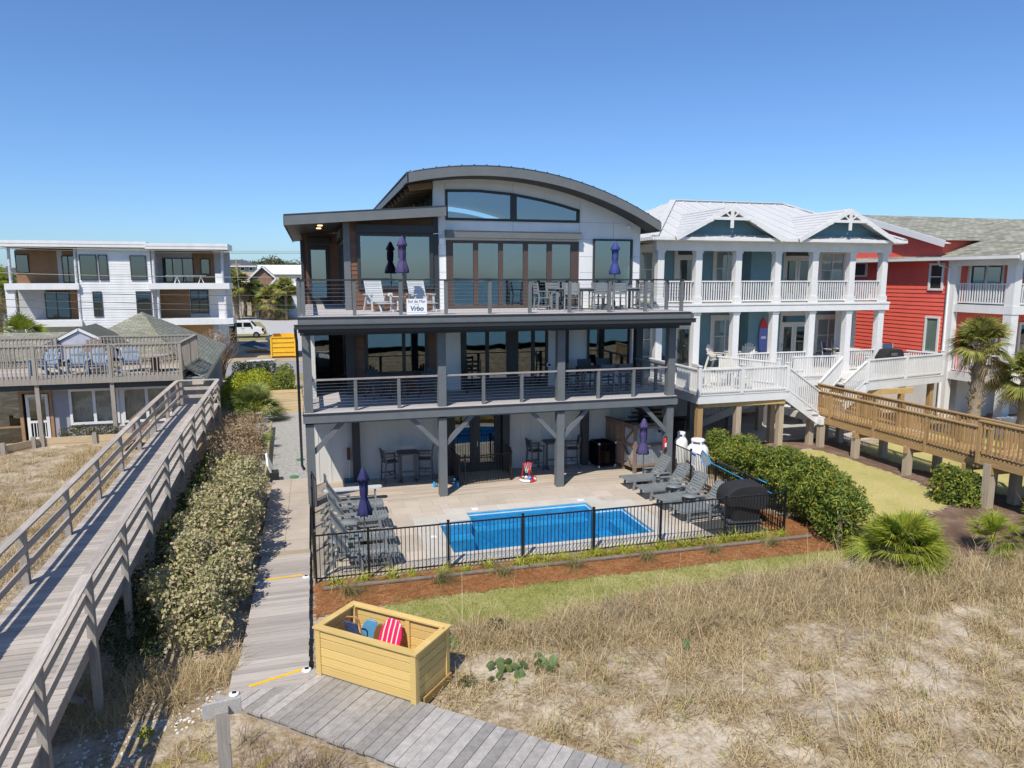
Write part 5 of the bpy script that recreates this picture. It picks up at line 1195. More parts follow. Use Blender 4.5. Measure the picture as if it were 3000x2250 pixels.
rail_w(WH,(22.7,3.6),(21.3,3.3),2.78,1.72); rail_w(WH,(22.75,2.2),(21.6,2.2),2.78,1.85,posts=((22.75,2.2,2.78),))
rail_w(WH,(22.75,2.2),(25.3,2.78),2.78,2.78,posts=((25.3,2.78,2.78),)); rail_w(WH,(25.3,2.78),(27.9,3.35),2.78,2.78,posts=((27.9,3.35,2.78),)); rail_w(WH,(27.9,3.35),(27.6,5.1),2.78,2.78)
m_ = MB()
for i in range(5): m_.box(18.2+i*.3,18.5+i*.3,1.25,2.4,2.6-i*.2-.04,2.6-i*.2); m_.box(22.4-i*.28,22.68-i*.28,2.25,3.6,2.6-i*.19-.04,2.6-i*.19)
wp('stair',CT,m_); wp('stringer',WP,MB().bar((18.1,1.2,2.6),(19.8,1.35,1.5),.05,.36).bar((22.75,2.2,2.55),(21.5,2.2,1.7),.05,.34))
wp('landing',CT,MB().box(19.7,21.4,1.1,4.0,1.6,1.66)); wp('fascia',WP,MB().box(19.68,19.84,1.08,4,1.36,1.6))
for x,y in ((14.35,1.3),(16.05,1.35),(18.0,1.4),(14.35,4.8),(18.4,2.5),(19.85,1.25),(19.3,4.6)): wp('pile',MT['tan_post'] if x > 14.5 else MT['tan_wood'],MB().box(x-.11,x+.11,y-.11,y+.11,.2,2.46 if y < 1.26 and x > 19 and False else (2.46 if x < 19 else 1.5)))
for x,y in ((23.3,2.6),(27.5,3.5),(25.4,3.0)): wp('pile',MT['tan_wood'],MB().box(x-.1,x+.1,y-.1,y+.1,.2,2.44))
wp('beam',MT['plank_lumber'],MB().box(14.3,18.1,1.22,1.32,2.28,2.455).box(22.8,25.4,2.35,2.5,2.2,2.43))
for x in CXS: wp('pile',M('pile_grey',(.25,.25,.26)) if x == CXS[0] else MT['pile_grey'],MB().box(x-.14,x+.14,5.3,5.58,.4,2.46))
wwin(16.0,16.9,.75,2.1,8.6); wwin(20.0,21.2,.75,2.1,8.6); wdoor(14.95,15.7,.42,False,8.6)
rail_w(WH,(16.9,5.9),(18.9,4.2),.5,1.9,.95); wp('stringer',WP,MB().bar((16.9,5.85,.5),(18.9,4.15,1.9),.05,.3))
# furniture of the porch house
WC = M('chair_white',(.62,.6,.55),.5,.06,4)
AB = adirondack(M('navy_poly',(.02,.035,.08),.5)); AB.location = (15.6,6.6,2.84); AB.rotation_euler.z = .1; AB['label'] = 'navy slatted chair on the lower white porch left of the white door'
AW = adirondack(WC,.75,'bar_chair'); AW.location = (17.9,5.9,2.84); AW.rotation_euler.z = .55; AW['label'] = 'tall white slatted chair left of the small porch table'; AW['group'] = 'tall white chairs on the white porch'
dup(AW,(19.6,6.2,2.84),-.8,'tall white slatted chair by the blue wall under the surfboard')
rect_table('bar_table','small white high table between tall white porch chairs',WC,(18.75,6.1,2.84),.6,.6,1.0)
rect_table('bar_table','white high table with mesh chairs at the right end of the porch',WC,(24.9,6.0,2.84),.9,.9,.98)
def mesh_chair(loc,rz,label):
    t = thing('bar_chair',label,'chair',loc,rz,'blue mesh chairs at the porch right end'); sb = M('blue_sling',(.03,.05,.11),.7) if 'blue_sling' not in MT else MT['blue_sling']
    MB().box(-.22,.22,-.22,.22,.72,.74).build('seat',sb,t); MB().bar((0,.22,.76),(0,.3,1.25),.44,.015,(0,-1,0)).build('backrest',sb,t)
    for sx in (-1,1): MB().tube([(sx*.24,-.25,0),(sx*.24,-.22,.72),(sx*.24,-.2,.95),(sx*.24,.2,.95)],.016,5).tube([(sx*.24,.3,0),(sx*.23,.22,.72),(sx*.22,.31,1.27)],.016,5).build('leg',WC,t)
    return t
for p,rz,l in (((24.2,6.3,2.84),.5,'blue mesh bar chair left of the white porch table'),((25.2,6.8,2.84),0,'blue mesh bar chair behind the white porch table'),((26.6,5.2,2.8),-.6,'blue mesh bar chair standing in front of the last porch column')): mesh_chair(p,rz,l)
sb = thing('surfboard','blue surfboard ornament with red nose hung on the blue porch wall','surfboard',(20.95,BW-.84,4.35))
pts = lambda z0,z1: [(.24*sin(pi*(z+.95)/1.9)**.6*s_,z) for s_,zz in ((1,np.linspace(z0,z1,10)),(-1,np.linspace(z1,z0,10))) for z in zz]
MB().prism(pts(-.94,.45),(0,0,0),(1,0,0),(0,0,1),.04).build('deck',M('lilac_blue',(.16,.2,.5),.4),sb); MB().prism(pts(.451,.94),(0,0,0),(1,0,0),(0,0,1),.04).build('nose',MT['red_plastic'],sb); MB().box(-.13,.13,-.052,-.042,-.06,.06).build('stripe',MT['plastic_white'],sb)
rect_table('picnic_table','white table on the octagonal white deck',WC,(16.6,2.9,2.8),1.6,.9,.72); 
W4 = dining_chair(WC); W4.location = (15.3,2.8,2.8); W4.rotation_euler.z = pi/2; W4['label'] = 'white chair left of the white deck table'; W4['group'] = 'white chairs on the white deck'
dup(W4,(16.6,2.0,2.8),pi,'white chair at the near side of the white deck table'); dup(W4,(17.2,3.8,2.8),0,'white chair at the far side of the white deck table')
gc = thing('grill','grill under a black cover on the white deck before the red house','grill',(26.0,4.4,2.78))
cv = MB(); pr = [(-.62,.0),(-.64,.75),(-.4,1.12),(.35,1.14),(.62,.8),(.62,0)]; cv.prism(pr,(0,.3,0),(1,0,0),(0,0,1),.6); cv.build('cover',MT['black_fabric'],gc,.05); MB().box(-.25,.1,-.302,-.3,.85,.98).build('badge',M('badge_grey',(.12,.12,.12)),gc)
tc = thing('trash_can','black plastic bin in the shade under the white deck','bin',(14.9,3.9,.4)); MB().lathe([(.26,0),(.34,.85),(.37,.86),(.37,.9),(.33,.9),(.3,.3)],n=16).build('body',MT['black_fabric'],tc); MB().cyl((-.39,0,.7),(-.35,0,.7),.03,6).build('handle',MT['black_fabric'],tc)
# ------------------------------------------------------------------ red house
RH = thing('red_house','red clapboard house with grey shingle roof, white trim and balconies','house',(33,12,.4),world=True)
RS = MT['red_siding']
def rp(n,m_,mb,par=None): return mb.build(n,m_,par or RH)
RX0, RYF, RYB = 29.5, 1.6, 20; RYW = 4.55
m_ = MB().box(RX0,RX0+.2,RYW,RYB,2.6,8.05); rp('wall',RS,m_)
lp = MB(); z = 3.2
while z < 8.0: lp.add([(RX0-.03,RYW+.4,z),(RX0-.03,RYB,z),(RX0-.004,RYB,z+.19),(RX0-.004,RYW+.4,z+.19),(RX0,RYW+.4,z),(RX0,RYB,z)],[(1,0,3,2),(0,1,5,4)]); z += .2
rp('siding',RS,lp); rp('wall',WHITE,MB().box(RX0+.02,42,RYW+.5,RYB,.3,2.6)); rp('wall',RS,MB().box(RX0+.2,42,RYW,RYW+.2,2.6,8.1))
rp('trim',WHITE,MB().box(RX0-.05,RX0+.25,RYW-.05,RYW+.38,.3,8.05).box(RX0-.04,RX0-.002,RYW+.4,RYB,3.0,3.18))
for a,b,z0,z1 in ((5.15,6.0,6.55,7.85),(5.15,6.0,3.5,5.3),(10.1,11.1,7.2,8.0)):
    o = window(RH,a,b,z0,z1,RX0+.0,WHITE,MT['pane_porch'],ax='y',fw=.1,dep=.09,rails=((z0+z1)/2,) if z0 > 5 and z0 < 7 else (),glaze=.05)
    MB().box(RX0-.04,RX0-.034,a+.08,b-.08,z0+.08,z1-.08).build('backing',M('blind_green',(.36,.45,.36)) if z0 < 5 else MT['interior_dark'],o)
for z in (2.75,5.93):
    rp('balcony',WHITE,MB().box(RX0,42,RYF-.05,RYW-.06,z-.36,z)); rail_w(RH,(RX0+.08,RYW-.12),(RX0+.08,RYF+.3),z,z,.95,.13); 
    for a,b in ((RX0+.45,32.9),(33.4,36),(36.6,40)): rail_w(RH,(a,RYF+.05),(b,RYF+.05),z,z,.95,.13)
for x in (29.72,33.15,36.3,40.3): rp('column',WHITE,MB().box(x-.2,x+.2,RYF-.02,RYF+.38,.3,8.0))
rp('downspout',WHITE,MB().tube([(RX0-.3,RYW+.75,7.95),(RX0-.25,RYW+.7,7.75),(RX0-.08,RYW+.3,7.6),(RX0-.08,RYW+.25,.6)],.06,6))
for z0,z1 in ((6.0,7.85),(2.9,5.0)):
    o = window(RH,30.2,32.3,z0,z1,RYW-.003,WHITE,MT['pane_sky'],mull=(31.25,),fw=.12); MB().box(30.3,32.2,RYW-.022,RYW-.012,z0+.1,z1-.1).build('backing',MT['interior_dark'],o)
    o = window(RH,33.6,35.6,z0,z1,RYW-.003,WHITE,MT['pane_sky'],mull=(34.6,),fw=.12); MB().box(33.7,35.5,RYW-.022,RYW-.012,z0+.1,z1-.1).build('backing',MT['interior_dark'],o)
for x,w_ in ((30.3,2.0),(33.4,2.4)): rp('wall',WHITE,MB().box(x,x+w_,RYW+.1,RYW+.48,.3,2.4))
window(RH,33.7,35.4,1.0,2.1,RYW+.098,WHITE,MT['pane_dark'],fw=.08)
SHG = roofm('shingle_grey',(.27,.27,.21),1.35)
mb = MB(); ex = RX0-.45; wr_ = 34.2; wz = 9.95
mb.add([(ex,RYF-.5,8.12),(ex,19,8.12),(wr_,19,wz),(wr_,RYF-.5,wz),(39,RYF-.5,8.12),(39,19,8.12)],[(0,3,2,1),(3,4,5,2)])
rr = planar_uv(rp('roof',SHG,mb)); rr['label'] = 'grey shingle roof of the front wing'
mb = MB(); mb.add([(28.9,4.9,8.9),(28.9,10.5,10.52),(46,10.5,10.52),(46,4.9,8.9),(28.9,16.1,8.9),(46,16.1,8.9)],[(0,3,2,1),(1,2,5,4)]); planar_uv(rp('roof',SHG,mb))['label'] = 'grey shingle roof of the main block'
rp('gable_wall',RS,MB().add([(29.3,5.2,8.15),(29.3,15.8,8.15),(29.3,15.8,8.85),(29.3,10.5,10.4),(29.3,5.2,8.85),(29.45,5.2,8.15),(29.45,15.8,8.15),(29.45,15.8,8.85),(29.45,10.5,10.4),(29.45,5.2,8.85)],[(0,4,3,2,1),(5,6,7,8,9),(4,0,5,9)])); 
rp('gable_wall',RS,MB().box(29.46,33.4,5.25,5.4,8.0,8.93)); rp('rake',WHITE,MB().bar((28.9,4.75,8.72),(28.9,10.5,10.38),.06,.3,(0,0,1)).bar((28.9,10.5,10.38),(28.9,16.2,8.72),.06,.3,(0,0,1)).bar((29.1,4.75,8.74),(29.1,10.5,10.41),.36,.02,(0,0,1)))
rp('gutter',WHITE,MB().box(ex-.1,ex+.02,RYF-.5,19,7.97,8.11).box(ex,RX0,RYF-.5,19,7.95,7.97)); rp('rake',WHITE,MB().bar((ex,RYF-.54,8.0),(wr_,RYF-.54,wz-.12),.08,.28,(0,0,1)).bar((wr_,RYF-.54,wz-.12),(39,RYF-.54,8.0),.08,.28,(0,0,1)))
rp('gable_wall',RS,MB().add([(RX0,RYF-.2,8.02),(38.8,RYF-.2,8.02),(wr_,RYF-.2,9.8),(RX0,RYF,8.02),(38.8,RYF,8.02),(wr_,RYF,9.8)],[(0,1,2),(4,3,5),(1,0,3,4)])); rp('beam',WHITE,MB().box(RX0,39,RYF-.1,RYF+.25,7.7,8.018).box(RX0,RX0+.3,RYF+.25,RYW,7.7,8.018))
lf = thing('low_wall','low white wall in front of the red house ground floor','wall',(31,1.1,.4),world=True); MB().box(28.6,38,1.0,1.15,.3,1.1).build('boards',WHITE,lf); MB().box(28.55,38,.95,1.2,1.1,1.16).build('cap',WHITE,lf)
# ------------------------------------------------------------------ left cottage
CG = thing('cottage','low lilac-grey cottage with green-grey hip roof and a wooden roof deck','house',(-10,14,0),world=True)
def cgp(n,m_,mb,par=None): return mb.build(n,m_,par or CG)
GW = MT['grey_shingle_wall']; WD = MT['post_wood']; WY2 = 11.8
mb = MB(); wallrects(mb,-10.5,-4.75,.0,2.7,WY2,WY2+.2,[(-9.8,-8.0,.9,2.4),(-7.75,-5.9,.9,2.4)]); cgp('wall',GW,mb); cgp('wall',M('cottage_side',(.24,.23,.21),.85),MB().slab([(-4.75,WY2+.2),(-5.6,28),(-5.85,28),(-5.0,WY2+.2)],0,2.9))
cgp('trim',WHITE,MB().box(-22,-4.65,WY2-.14,WY2-.02,2.42,2.72).box(-7.98,-7.77,WY2-.03,WY2,.7,2.42))
for a,b in ((-9.8,-8.0),(-7.75,-5.9)):
    o = window(CG,a-.06,b+.06,.86,2.42,WY2+.02,WHITE,MT['pane_porch'],mull=((a+b)/2,),fw=.1); c_ = MB(); n = 60; xs = np.linspace(a,b,n)
    c_.add([(x,WY2+.25+.03*sin(i*1.9),z) for i,x in enumerate(xs) for z in (.9,2.4)],[(2*i,2*i+2,2*i+3,2*i+1) for i in range(n-1)],True); c_.build('curtain',MT['curtain'],o)
cgp('screen_porch',MT['interior_dark'],MB().box(-22,-10.5,WY2+2.6,WY2+2.65,0,2.6).box(-22,-10.52,WY2+.1,WY2+2.6,-.02,.05)); cgp('porch_post',MT['rafter_wood'],MB().box(-11.75,-11.62,WY2-.05,WY2+.05,.2,2.42).box(-10.62,-10.5,WY2-.05,WY2+.05,.2,2.42).box(-11.62,-10.62,WY2-.05,WY2+.05,2.3,2.42).box(-22,-11.75,WY2-.03,WY2+.03,.85,.92))
cgp('pane',MT['pane_dark'],MB().box(-22,-11.75,WY2+.06,WY2+.065,.2,2.42)); d = cgp('door',WHITE,MB().box(-11.5,-11.38,WY2-.04,WY2+.02,.3,2.26).box(-10.78,-10.66,WY2-.04,WY2+.02,.3,2.26).box(-11.38,-10.78,WY2-.04,WY2+.02,2.14,2.26).box(-11.38,-10.78,WY2-.04,WY2+.02,1.02,1.12).box(-11.38,-10.78,WY2-.04,WY2+.02,.3,.4).add([],[]))
m_ = MB()
for i in range(5): m_.box(-11.3+i*.11,-11.27+i*.11,WY2-.03,WY2,.4,1.02)
cgp('grille',WHITE,m_,d); cgp('pane',MT['pane_dark'],MB().box(-11.38,-10.78,WY2-.01,WY2-.005,1.12,2.14),d)
# deck on the roof
DY, DZ = 10.9, 2.97; m_ = MB(); y = DY
while y < 15.5: m_.box(-22,-5.2,y,y+.138,DZ-.04,DZ); y += .145
cgp('deck',MT['weathered_x'],m_); cgp('fascia',WD,MB().box(-22,-5.15,DY-.05,DY-.005,DZ-.2,DZ+.02).box(-5.19,-5.15,DY,15.5,DZ-.3,DZ+.02)); cgp('beam',HD,MB().box(-22,-5.3,DY+.1,DY+.25,DZ-.45,DZ-.22).box(-22,-5.3,DY+.3,WY2,DZ-.3,DZ-.26))
def wrail(a,b,posts,h=1.42,sp=.155):
    o = cgp('railing',WD,MB().bar((*a,DZ+h),(*b,DZ+h),.14,.04).bar((*a,DZ+h-.1),(*b,DZ+h-.1),.04,.09).bar((*a,DZ+.12),(*b,DZ+.12),.04,.09)); A_, B2_ = Vector((*a,DZ)), Vector((*b,DZ)); m_ = MB(); n = int((B2_-A_).length/sp)
    for i in range(1,n): p = A_+(B2_-A_)*i/n+V(0,-.035,0); m_.bar(p+V(0,0,-.15),p+V(0,0,h-.04),.04,.04,(1,0,0))
    m_.build('baluster',WD,o)
    for x,y in posts: MB().box(x-.06,x+.06,y-.06,y+.06,DZ-.2,DZ+h).build('post',WD,o)
wrail((-22,DY),(-5.2,DY),[(-14,DY),(-10.75,DY),(-7.95,DY),(-5.22,DY)]); wrail((-5.2,DY),(-5.2,15.4),[(-5.2,13.2),(-5.2,15.4)]); wrail((-5.2,15.4),(-9.4,15.4),[(-9.4,15.4)]); wrail((-11.3,15.4),(-22,15.4),[(-11.3,15.4)])
for x in (-14,-10.75,-7.95,-5.3): cgp('column',WD,MB().box(x-.08,x+.08,DY+.02,DY+.18,-.2,DZ-.2))
SHC = roofm('shingle_green',(.25,.25,.19),1.15,.22)
mb = MB(); PK = (-8.6,20.5,5.32); mb.add([PK,(-4.4,11.3,2.78),(-5.3,28.3,2.78),(-5.1,15.6,3.2),(-5.1,11.3,3.22),(-12.4,15.6,3.05),(-12.0,28.3,2.8)],[(1,2,0),(1,0,3,4),(5,3,0),(2,6,0),(6,5,0)]); planar_uv(cgp('roof',SHC,mb))['label'] = 'hip roof right of the roof deck'
mb = MB(); mb.add([(-10.0,15.6,3.0),(-10.0,19,4.4),(-24,19,4.4),(-24,15.6,3.0),(-10,23,3.0),(-24,23,3.0)],[(3,0,1,2),(1,4,5,2)]); planar_uv(cgp('roof',SHC,mb))
cgp('gable',M('lilac_boards',(.42,.43,.5),.7),MB().prism([(-1.75,0),(1.75,0),(1.45,.45),(0,1.3),(-1.45,.45)],(-10.35,15.7,3.35),(1,0,0),(0,0,1),.1)); cgp('rake',WHITE,MB().bar((-12.2,15.55,3.75),(-10.35,15.55,4.75),.06,.14).bar((-10.35,15.55,4.75),(-8.5,15.55,3.75),.06,.14)); cgp('gable_roof',MT['shingle_green'],MB().add([(-12.2,15.5,3.84),(-10.35,15.5,4.84),(-8.5,15.5,3.84),(-12.2,18.5,3.84),(-10.35,18.5,4.84),(-8.5,18.5,3.84)],[(0,1,4,3),(1,2,5,4)])); cgp('fascia',M('cream_fascia',(.5,.47,.38)),MB().bar((-4.4,11.3,2.65),(-5.3,28.3,2.65),.04,.24).bar((-5.1,11.28,2.62),(-4.4,11.28,2.62),.04,.24)); cgp('flashing',MT['tin'],MB().slab([(-5.12,11.25),(-4.45,11.25),(-4.4,12.4),(-5.12,12.6)],2.78,2.84))
AC = adirondack(M('pale_blue_poly',(.24,.31,.40),.55)); AC['group'] = 'pale blue chairs on the cottage roof deck'; AC.scale = (1.2,1.2,1.2)
for i,(p,rz,l) in enumerate((((-10.9,12.6,DZ),2.7,'pale blue slatted chair at the left end of the cottage roof deck'),((-9.55,12.2,DZ),3.3,'pale blue slatted chair just left of the brown chair on the roof deck'),((-8.75,12.2,DZ),3.3,'pale blue slatted chair just right of the brown chair on the roof deck'),((-7.6,12.9,DZ),3.4,'pale blue slatted chair beside the round table on the roof deck'))):
    if i == 0: AC.location = p; AC.rotation_euler.z = rz-pi; AC['label'] = l
    else: dup(AC,p,rz-pi,l)
AD = adirondack(M('brown_chair',(.17,.13,.1),.6)); AD.location = (-9.35,13.7,DZ); AD.rotation_euler.z = .1; AD.scale = (1.5,1.4,1.5); AD['label'] = 'big brown slatted chair in the middle of the cottage roof deck'
rtb = thing('round_table','round brown pedestal table on the right half of the cottage roof deck','table',(-6.55,12.6,DZ)); MB().cyl((0,0,.7),(0,0,.75),.62,22).build('tabletop',WD,rtb); MB().cyl((0,0,.08),(0,0,.7),.17,12).build('pedestal',M('dark_brown',(.1,.065,.045)),rtb); MB().cyl((0,0,0),(0,0,.08),.34,16).build('base',MT['dark_brown'],rtb)
# plank retaining walls
def plankwall(label,pts,z0,h,mat,n=3,posts=True):
    t = thing('retaining_wall',label,'wall',(*pts[0],z0),world=True); m_ = MB()
    for a,b in zip(pts,pts[1:]):
        for i in range(n): m_.bar((*a,z0+(i+.5)*h/n),(*b,z0+(i+.5)*h/n),.06,h/n-.012)
    m_.build('boards',mat,t)
    if posts:
        for p in pts: MB().box(p[0]-.08,p[0]+.08,p[1]-.12,p[1]-.035,z0-.2,z0+h+.12).build('post',MT['post_wood'],t)
    return t
plankwall('weathered plank wall holding the dune before the cottage',[(-13.5,8.2),(-12.2,8.5),(-11.5,9.2),(-10.75,10.1),(-10.5,10.3),(-8.6,10.35),(-6.6,10.4)],.1,.55,MT['pale_lumber'],2)
plankwall('pale plank wall across the gravel path left of the beach house',[(-2.3,17.05),(-.3,17.05)],0,.75,MT['pale_lumber'],5,False); plankwall('second pale plank step behind the gravel path wall',[(-2.1,18.6),(-.4,18.6)],0,1.0,MT['pale_lumber'],6,False)
tag(MB().slab([(-2.2,17.1),(-.35,17.1),(-.35,18.55),(-2.1,18.55)],.6,.73).build('terrace',M('bed_soil',(.42,.33,.17),.95)),kind='structure')
plankwall('low green-stained plank wall between the shrub and the gravel path',[(-1.45,3.3),(-1.6,8),(-1.75,13)],0,.35,M('mossy_board',(.33,.31,.13),.85,.25,5),2,False)
tb_ = thing('timber_edging','weathered round timber edging the planting strip in front of the pool fence','edging',(7,-6.3,0),world=True); xs = [.35,2.9,5.3,8,10.5,12.2,13.5]
for a,b in zip(xs,xs[1:]): MB().cyl((a+.02,-6.22-.01*a,.06),(b-.02,-6.22-.01*b,.06),.055,9).build('timber',M('timber_grey',(.17,.14,.115),.9,.3,5) if 'timber_grey' not in MT else MT['timber_grey'],tb_)
db = thing('deck_box','white storage box with open lid leaning by the gravel path','box',(-1.2,3.9,0),.1); MB().bar((-.1,-.5,.3),(-.1,.6,.5),.06,.7,(-.35,0,1)).build('lid',MT['plastic_white'],db); MB().box(-.15,.15,-.6,-.1,0,.35).build('crate',MT['black_fabric'],db)
gl_ = thing('drain_lid','round green drain lid on the gravel nearer the house wall','lid',(-.32,6.3,.02),0,'green drain lids'); MB().cyl((0,0,0),(0,0,.03),.16,16).build('cap',M('lid_green',(.06,.2,.08)),gl_); dup(gl_,(-.5,3.8,.02),0,'round green drain lid at the near end of the gravel')
# ------------------------------------------------------------------ white three-storey house being finished
W3 = thing('modern_house','white flat-roofed three storey house under construction with tan balcony walls','house',(-15,48,0),world=True)
def w3(n,m_,mb,par=None): return mb.build(n,m_,par or W3)
TP, GR = MT['tan_panel'], M('stucco_grey',(.4,.4,.41),.8,.08,2)
Y0, YB = 44.0, 46.4
UX = lambda u: -18+(u-735)*.00842; VZ = lambda v: 6.7-(v-560)*.0088
lapw = MB(); z = .3
while z < 9.5: lapw.add([(-18.0,Y0-.03,z),(-12.6,Y0-.03,z),(-12.6,Y0-.004,z+.2),(-18.0,Y0-.004,z+.2),(-18,Y0,z),(-12.6,Y0,z)],[(0,1,2,3),(4,5,1,0)]); z += .21
w3('siding',WHITE,lapw); w3('wall',WHITE,MB().box(-18.0,-12.6,Y0,Y0+.3,.2,9.6).box(-23.3,-8.0,YB+.3,56,0.2,9.5).box(-18.05,-17.9,Y0+.3,YB,.2,9.5).box(-12.7,-12.55,Y0+.3,YB,.2,9.5))
w3('roof',WHITE,MB().box(-23.6,-12.7,Y0-.7,56,9.62,10.1).box(-12.7,-6.35,Y0-1.2,46.5,9.5,9.98).box(-12.7,-8.1,46.5,56,9.5,9.98)); w3('roof_edge',GR,MB().box(-23.62,-12.72,Y0-.72,Y0-.701,9.84,9.87).box(-12.68,-6.33,Y0-1.22,Y0-1.201,9.72,9.75))
for z in (6.7,3.68): w3('balcony',WHITE,MB().box(-23.3,-18.0,Y0-.3,YB,z-.5,z)); w3('balcony',WHITE,MB().box(-12.8,-6.45 if z > 5 else -6.3,Y0-.5,YB,z-.5,z))
for (a,b,z,m_) in ((-23.3,-20.2,6.7,TP),(-20.2,-19.8,6.7,GR),(-19.8,-18.05,6.7,TP),(-23.3,-21.3,3.68,GR),(-21.3,-18.05,3.68,TP),(-12.55,-9.7,6.7,GR),(-9.7,-7.9,6.7,TP),(-7.9,-6.6,6.7,GR),(-12.55,-10.1,3.68,TP),(-10.1,-8.5,3.68,GR),(-8.5,-6.6,3.68,WHITE)): w3('panel',m_,MB().box(a,b,YB,YB+.3,z,z+2.7))
w3('wall',WHITE,MB().box(-23.35,-22.7,Y0-.1,Y0+.2,3.3,6.2).box(-7.5,-6.8,Y0+.2,Y0+.4,3.68,6.2).box(-7.6,-6.9,Y0,Y0+.2,6.7,7.5)); w3('ceiling',TP,MB().box(-23.3,-18.0,Y0-.2,YB,9.55,9.61).box(-12.7,-6.6,Y0-.2,YB,9.44,9.49))
for x,z0,z1 in ((-22.9,6.7,9.5),(-18.2,6.7,9.5),(-18.15,3.68,6.2),(-12.4,6.7,9.4),(-12.2,3.68,6.2),(-7.0,6.7,9.4),(-6.9,3.68,6.2)):
    w3('column',M('wrapped_post',(.5,.51,.55),.8,.5,5) if 'wrapped_post' not in MT else MT['wrapped_post'],MB().cyl((x,Y0,z0),(x+.05,Y0,z1),.12,7))
def w3w(u0,u1,v0,v1,y,mull=()): 
    o = window(W3,UX(u0),UX(u1),VZ(v1),VZ(v0),y+.0,HD,MT['pane_far'],mull=[UX(m) for m in mull],fw=.07,dep=.08); MB().box(UX(u0)+.06,UX(u1)-.06,y-.02,y-.01,VZ(v1)+.06,VZ(v0)-.06).build('backing',MT['interior_dark'],o); return o
for a in ((750,900,295,530),(915,995,295,530),(1195,1340,300,530),(840,920,635,870),(1225,1360,635,870)): w3w(*a,Y0-.035)
for a,m_ in (((110,225,290,465),()),((515,670,300,555),(570,)),((335,555,640,895),(440,)),((1435,1730,315,555),(1530,1625)),((1800,1890,320,475),()),((1680,1855,632,865),(1765,))):
    s = 1.033; w3w(435+(a[0]-435)*s if False else a[0],a[1],a[2],a[3],YB-.005,m_)
w3('scaffold_table',WHITE,MB().box(-11.6,-8.4,Y0+.3,Y0+.5,7.3,7.36).bar((-10.9,Y0+.4,6.7),(-10.7,Y0+.4,7.3),.06,.06).bar((-10.5,Y0+.4,6.7),(-10.7,Y0+.4,7.3),.06,.06).bar((-9,Y0+.4,6.7),(-8.8,Y0+.4,7.3),.06,.06).bar((-8.6,Y0+.4,6.7),(-8.8,Y0+.4,7.3),.06,.06))
w3('garage',MT['ply'],MB().box(-12,-8.2,46.4,46.45,0,3.2)); w3('pier',GR,MB().box(-8,-7.6,Y0,Y0+.4,0,3.2).box(-12.6,-12.2,Y0,Y0+.4,0,3.2).box(-18,-17.5,Y0,Y0+.4,0,3.2).box(-22.9,-22.4,Y0,Y0+.4,0,3.2))
# overhead wires, poles
for k,(z,dz) in enumerate(((9.35,.1),(9.2,.1),(7.45,-.1),(6.1,-.25),(5.5,-.5),(4.95,-.25))):
    tag(MB().tube([(x,38+.1*k,z+dz*(x+20)/25+.0009*(x+5)**2-.2) for x in np.linspace(-45,40,14)],.02,4).build('power_line',M('wire_%d'%k,(.12,.12,.12) if k > 2 else (.4,.38,.3))),'overhead wire crossing before the white unfinished house, '+['highest','just below the highest','third from the top','fourth from the top','second lowest','lowest'][k],'wire','overhead wires along the road')
up = thing('utility_pole','tall wooden utility pole among the palms beyond the street','utility pole',(-11.3,106,0)); MB().cyl((0,0,0),(-.35,0,10.2),.16,8,.11).build('pole',MT['post_wood'],up); MB().box(-1.0,.3,-.06,.06,9.3,9.45).build('crossarm',MT['post_wood'],up)
# van
vn = thing('van','white passenger van with roof rack parked behind the green toilet cabin','van',(-8.15,69,0)); VW = M('van_white',(.72,.73,.75),.25,.03,1,0,spec=.6); DG = M('van_glass',(.01,.012,.015),.08,.1,1,0)
prof = [(-2.75,.45),(-2.75,1.6),(-2.6,2.05),(.95,2.1),(1.25,1.98),(1.75,1.35),(2.45,1.15),(2.7,.95),(2.75,.45)]
MB().prism(prof,(0,.95,0),(1,0,0),(0,0,1),1.9).build('body',VW,vn,.06)
MB().add([(1.27,-.85,1.95),(1.77,-.88,1.37),(1.77,.88,1.37),(1.27,.85,1.95)],[(0,1,2,3)]).xf(Matrix.Translation((.03,0,.03))).build('windscreen',DG,vn)
for a,b in ((-2.4,-1.5),(-1.35,-.6),(-.5,.3),(.45,1.25)): MB().prism([(a,1.32),(b+(.2 if a > .4 else 0),1.32),(b,1.86),(a,1.86)],(0,-.955,0),(1,0,0),(0,0,1),-.01).build('window',DG,vn)
for x in (.37,-.55): MB().box(x-.008,x+.008,-.962,-.95,.55,1.95).build('door_seam',MT['house_dark'],vn)
for x in (.25,1.0 if False else .48,): MB().box(x-.05,x+.05,-.975,-.95,1.12,1.17).build('handle',MT['black_metal'],vn)
for x in (-1.75,1.85):
    for y in (-.86,.86):
        o = MB().cyl((x,y-.12,.37),(x,y+.12,.37),.37,18).build('wheel',MT['black_metal'],vn); MB().cyl((x,y-.135,.37),(x,y+.135,.37),.21,12).build('rim',MT['steel'],o)
MB().box(2.6,2.85,-.93,.93,.4,.68).build('bumper',MT['house_dark'],vn); MB().box(2.5,2.77,-.965,-.7,.86,1.12).build('headlight',DG,vn); MB().box(2.52,2.775,-.967,-.75,.72,.84).build('indicator',M('amber',(.7,.2,.02),.3),vn)
MB().bar((-2.2,-.7,2.25),(.6,-.7,2.25),.05,.05).bar((-2.2,.7,2.25),(.6,.7,2.25),.05,.05).bar((-1.5,-.75,2.2),(-1.5,.75,2.2),.06,.1).bar((0,-.75,2.2),(0,.75,2.2),.06,.1).build('roof_rack',MT['black_metal'],vn); MB().box(1.2,1.35,-1.15,-.97,1.35,1.6).build('mirror',MT['black_metal'],vn)
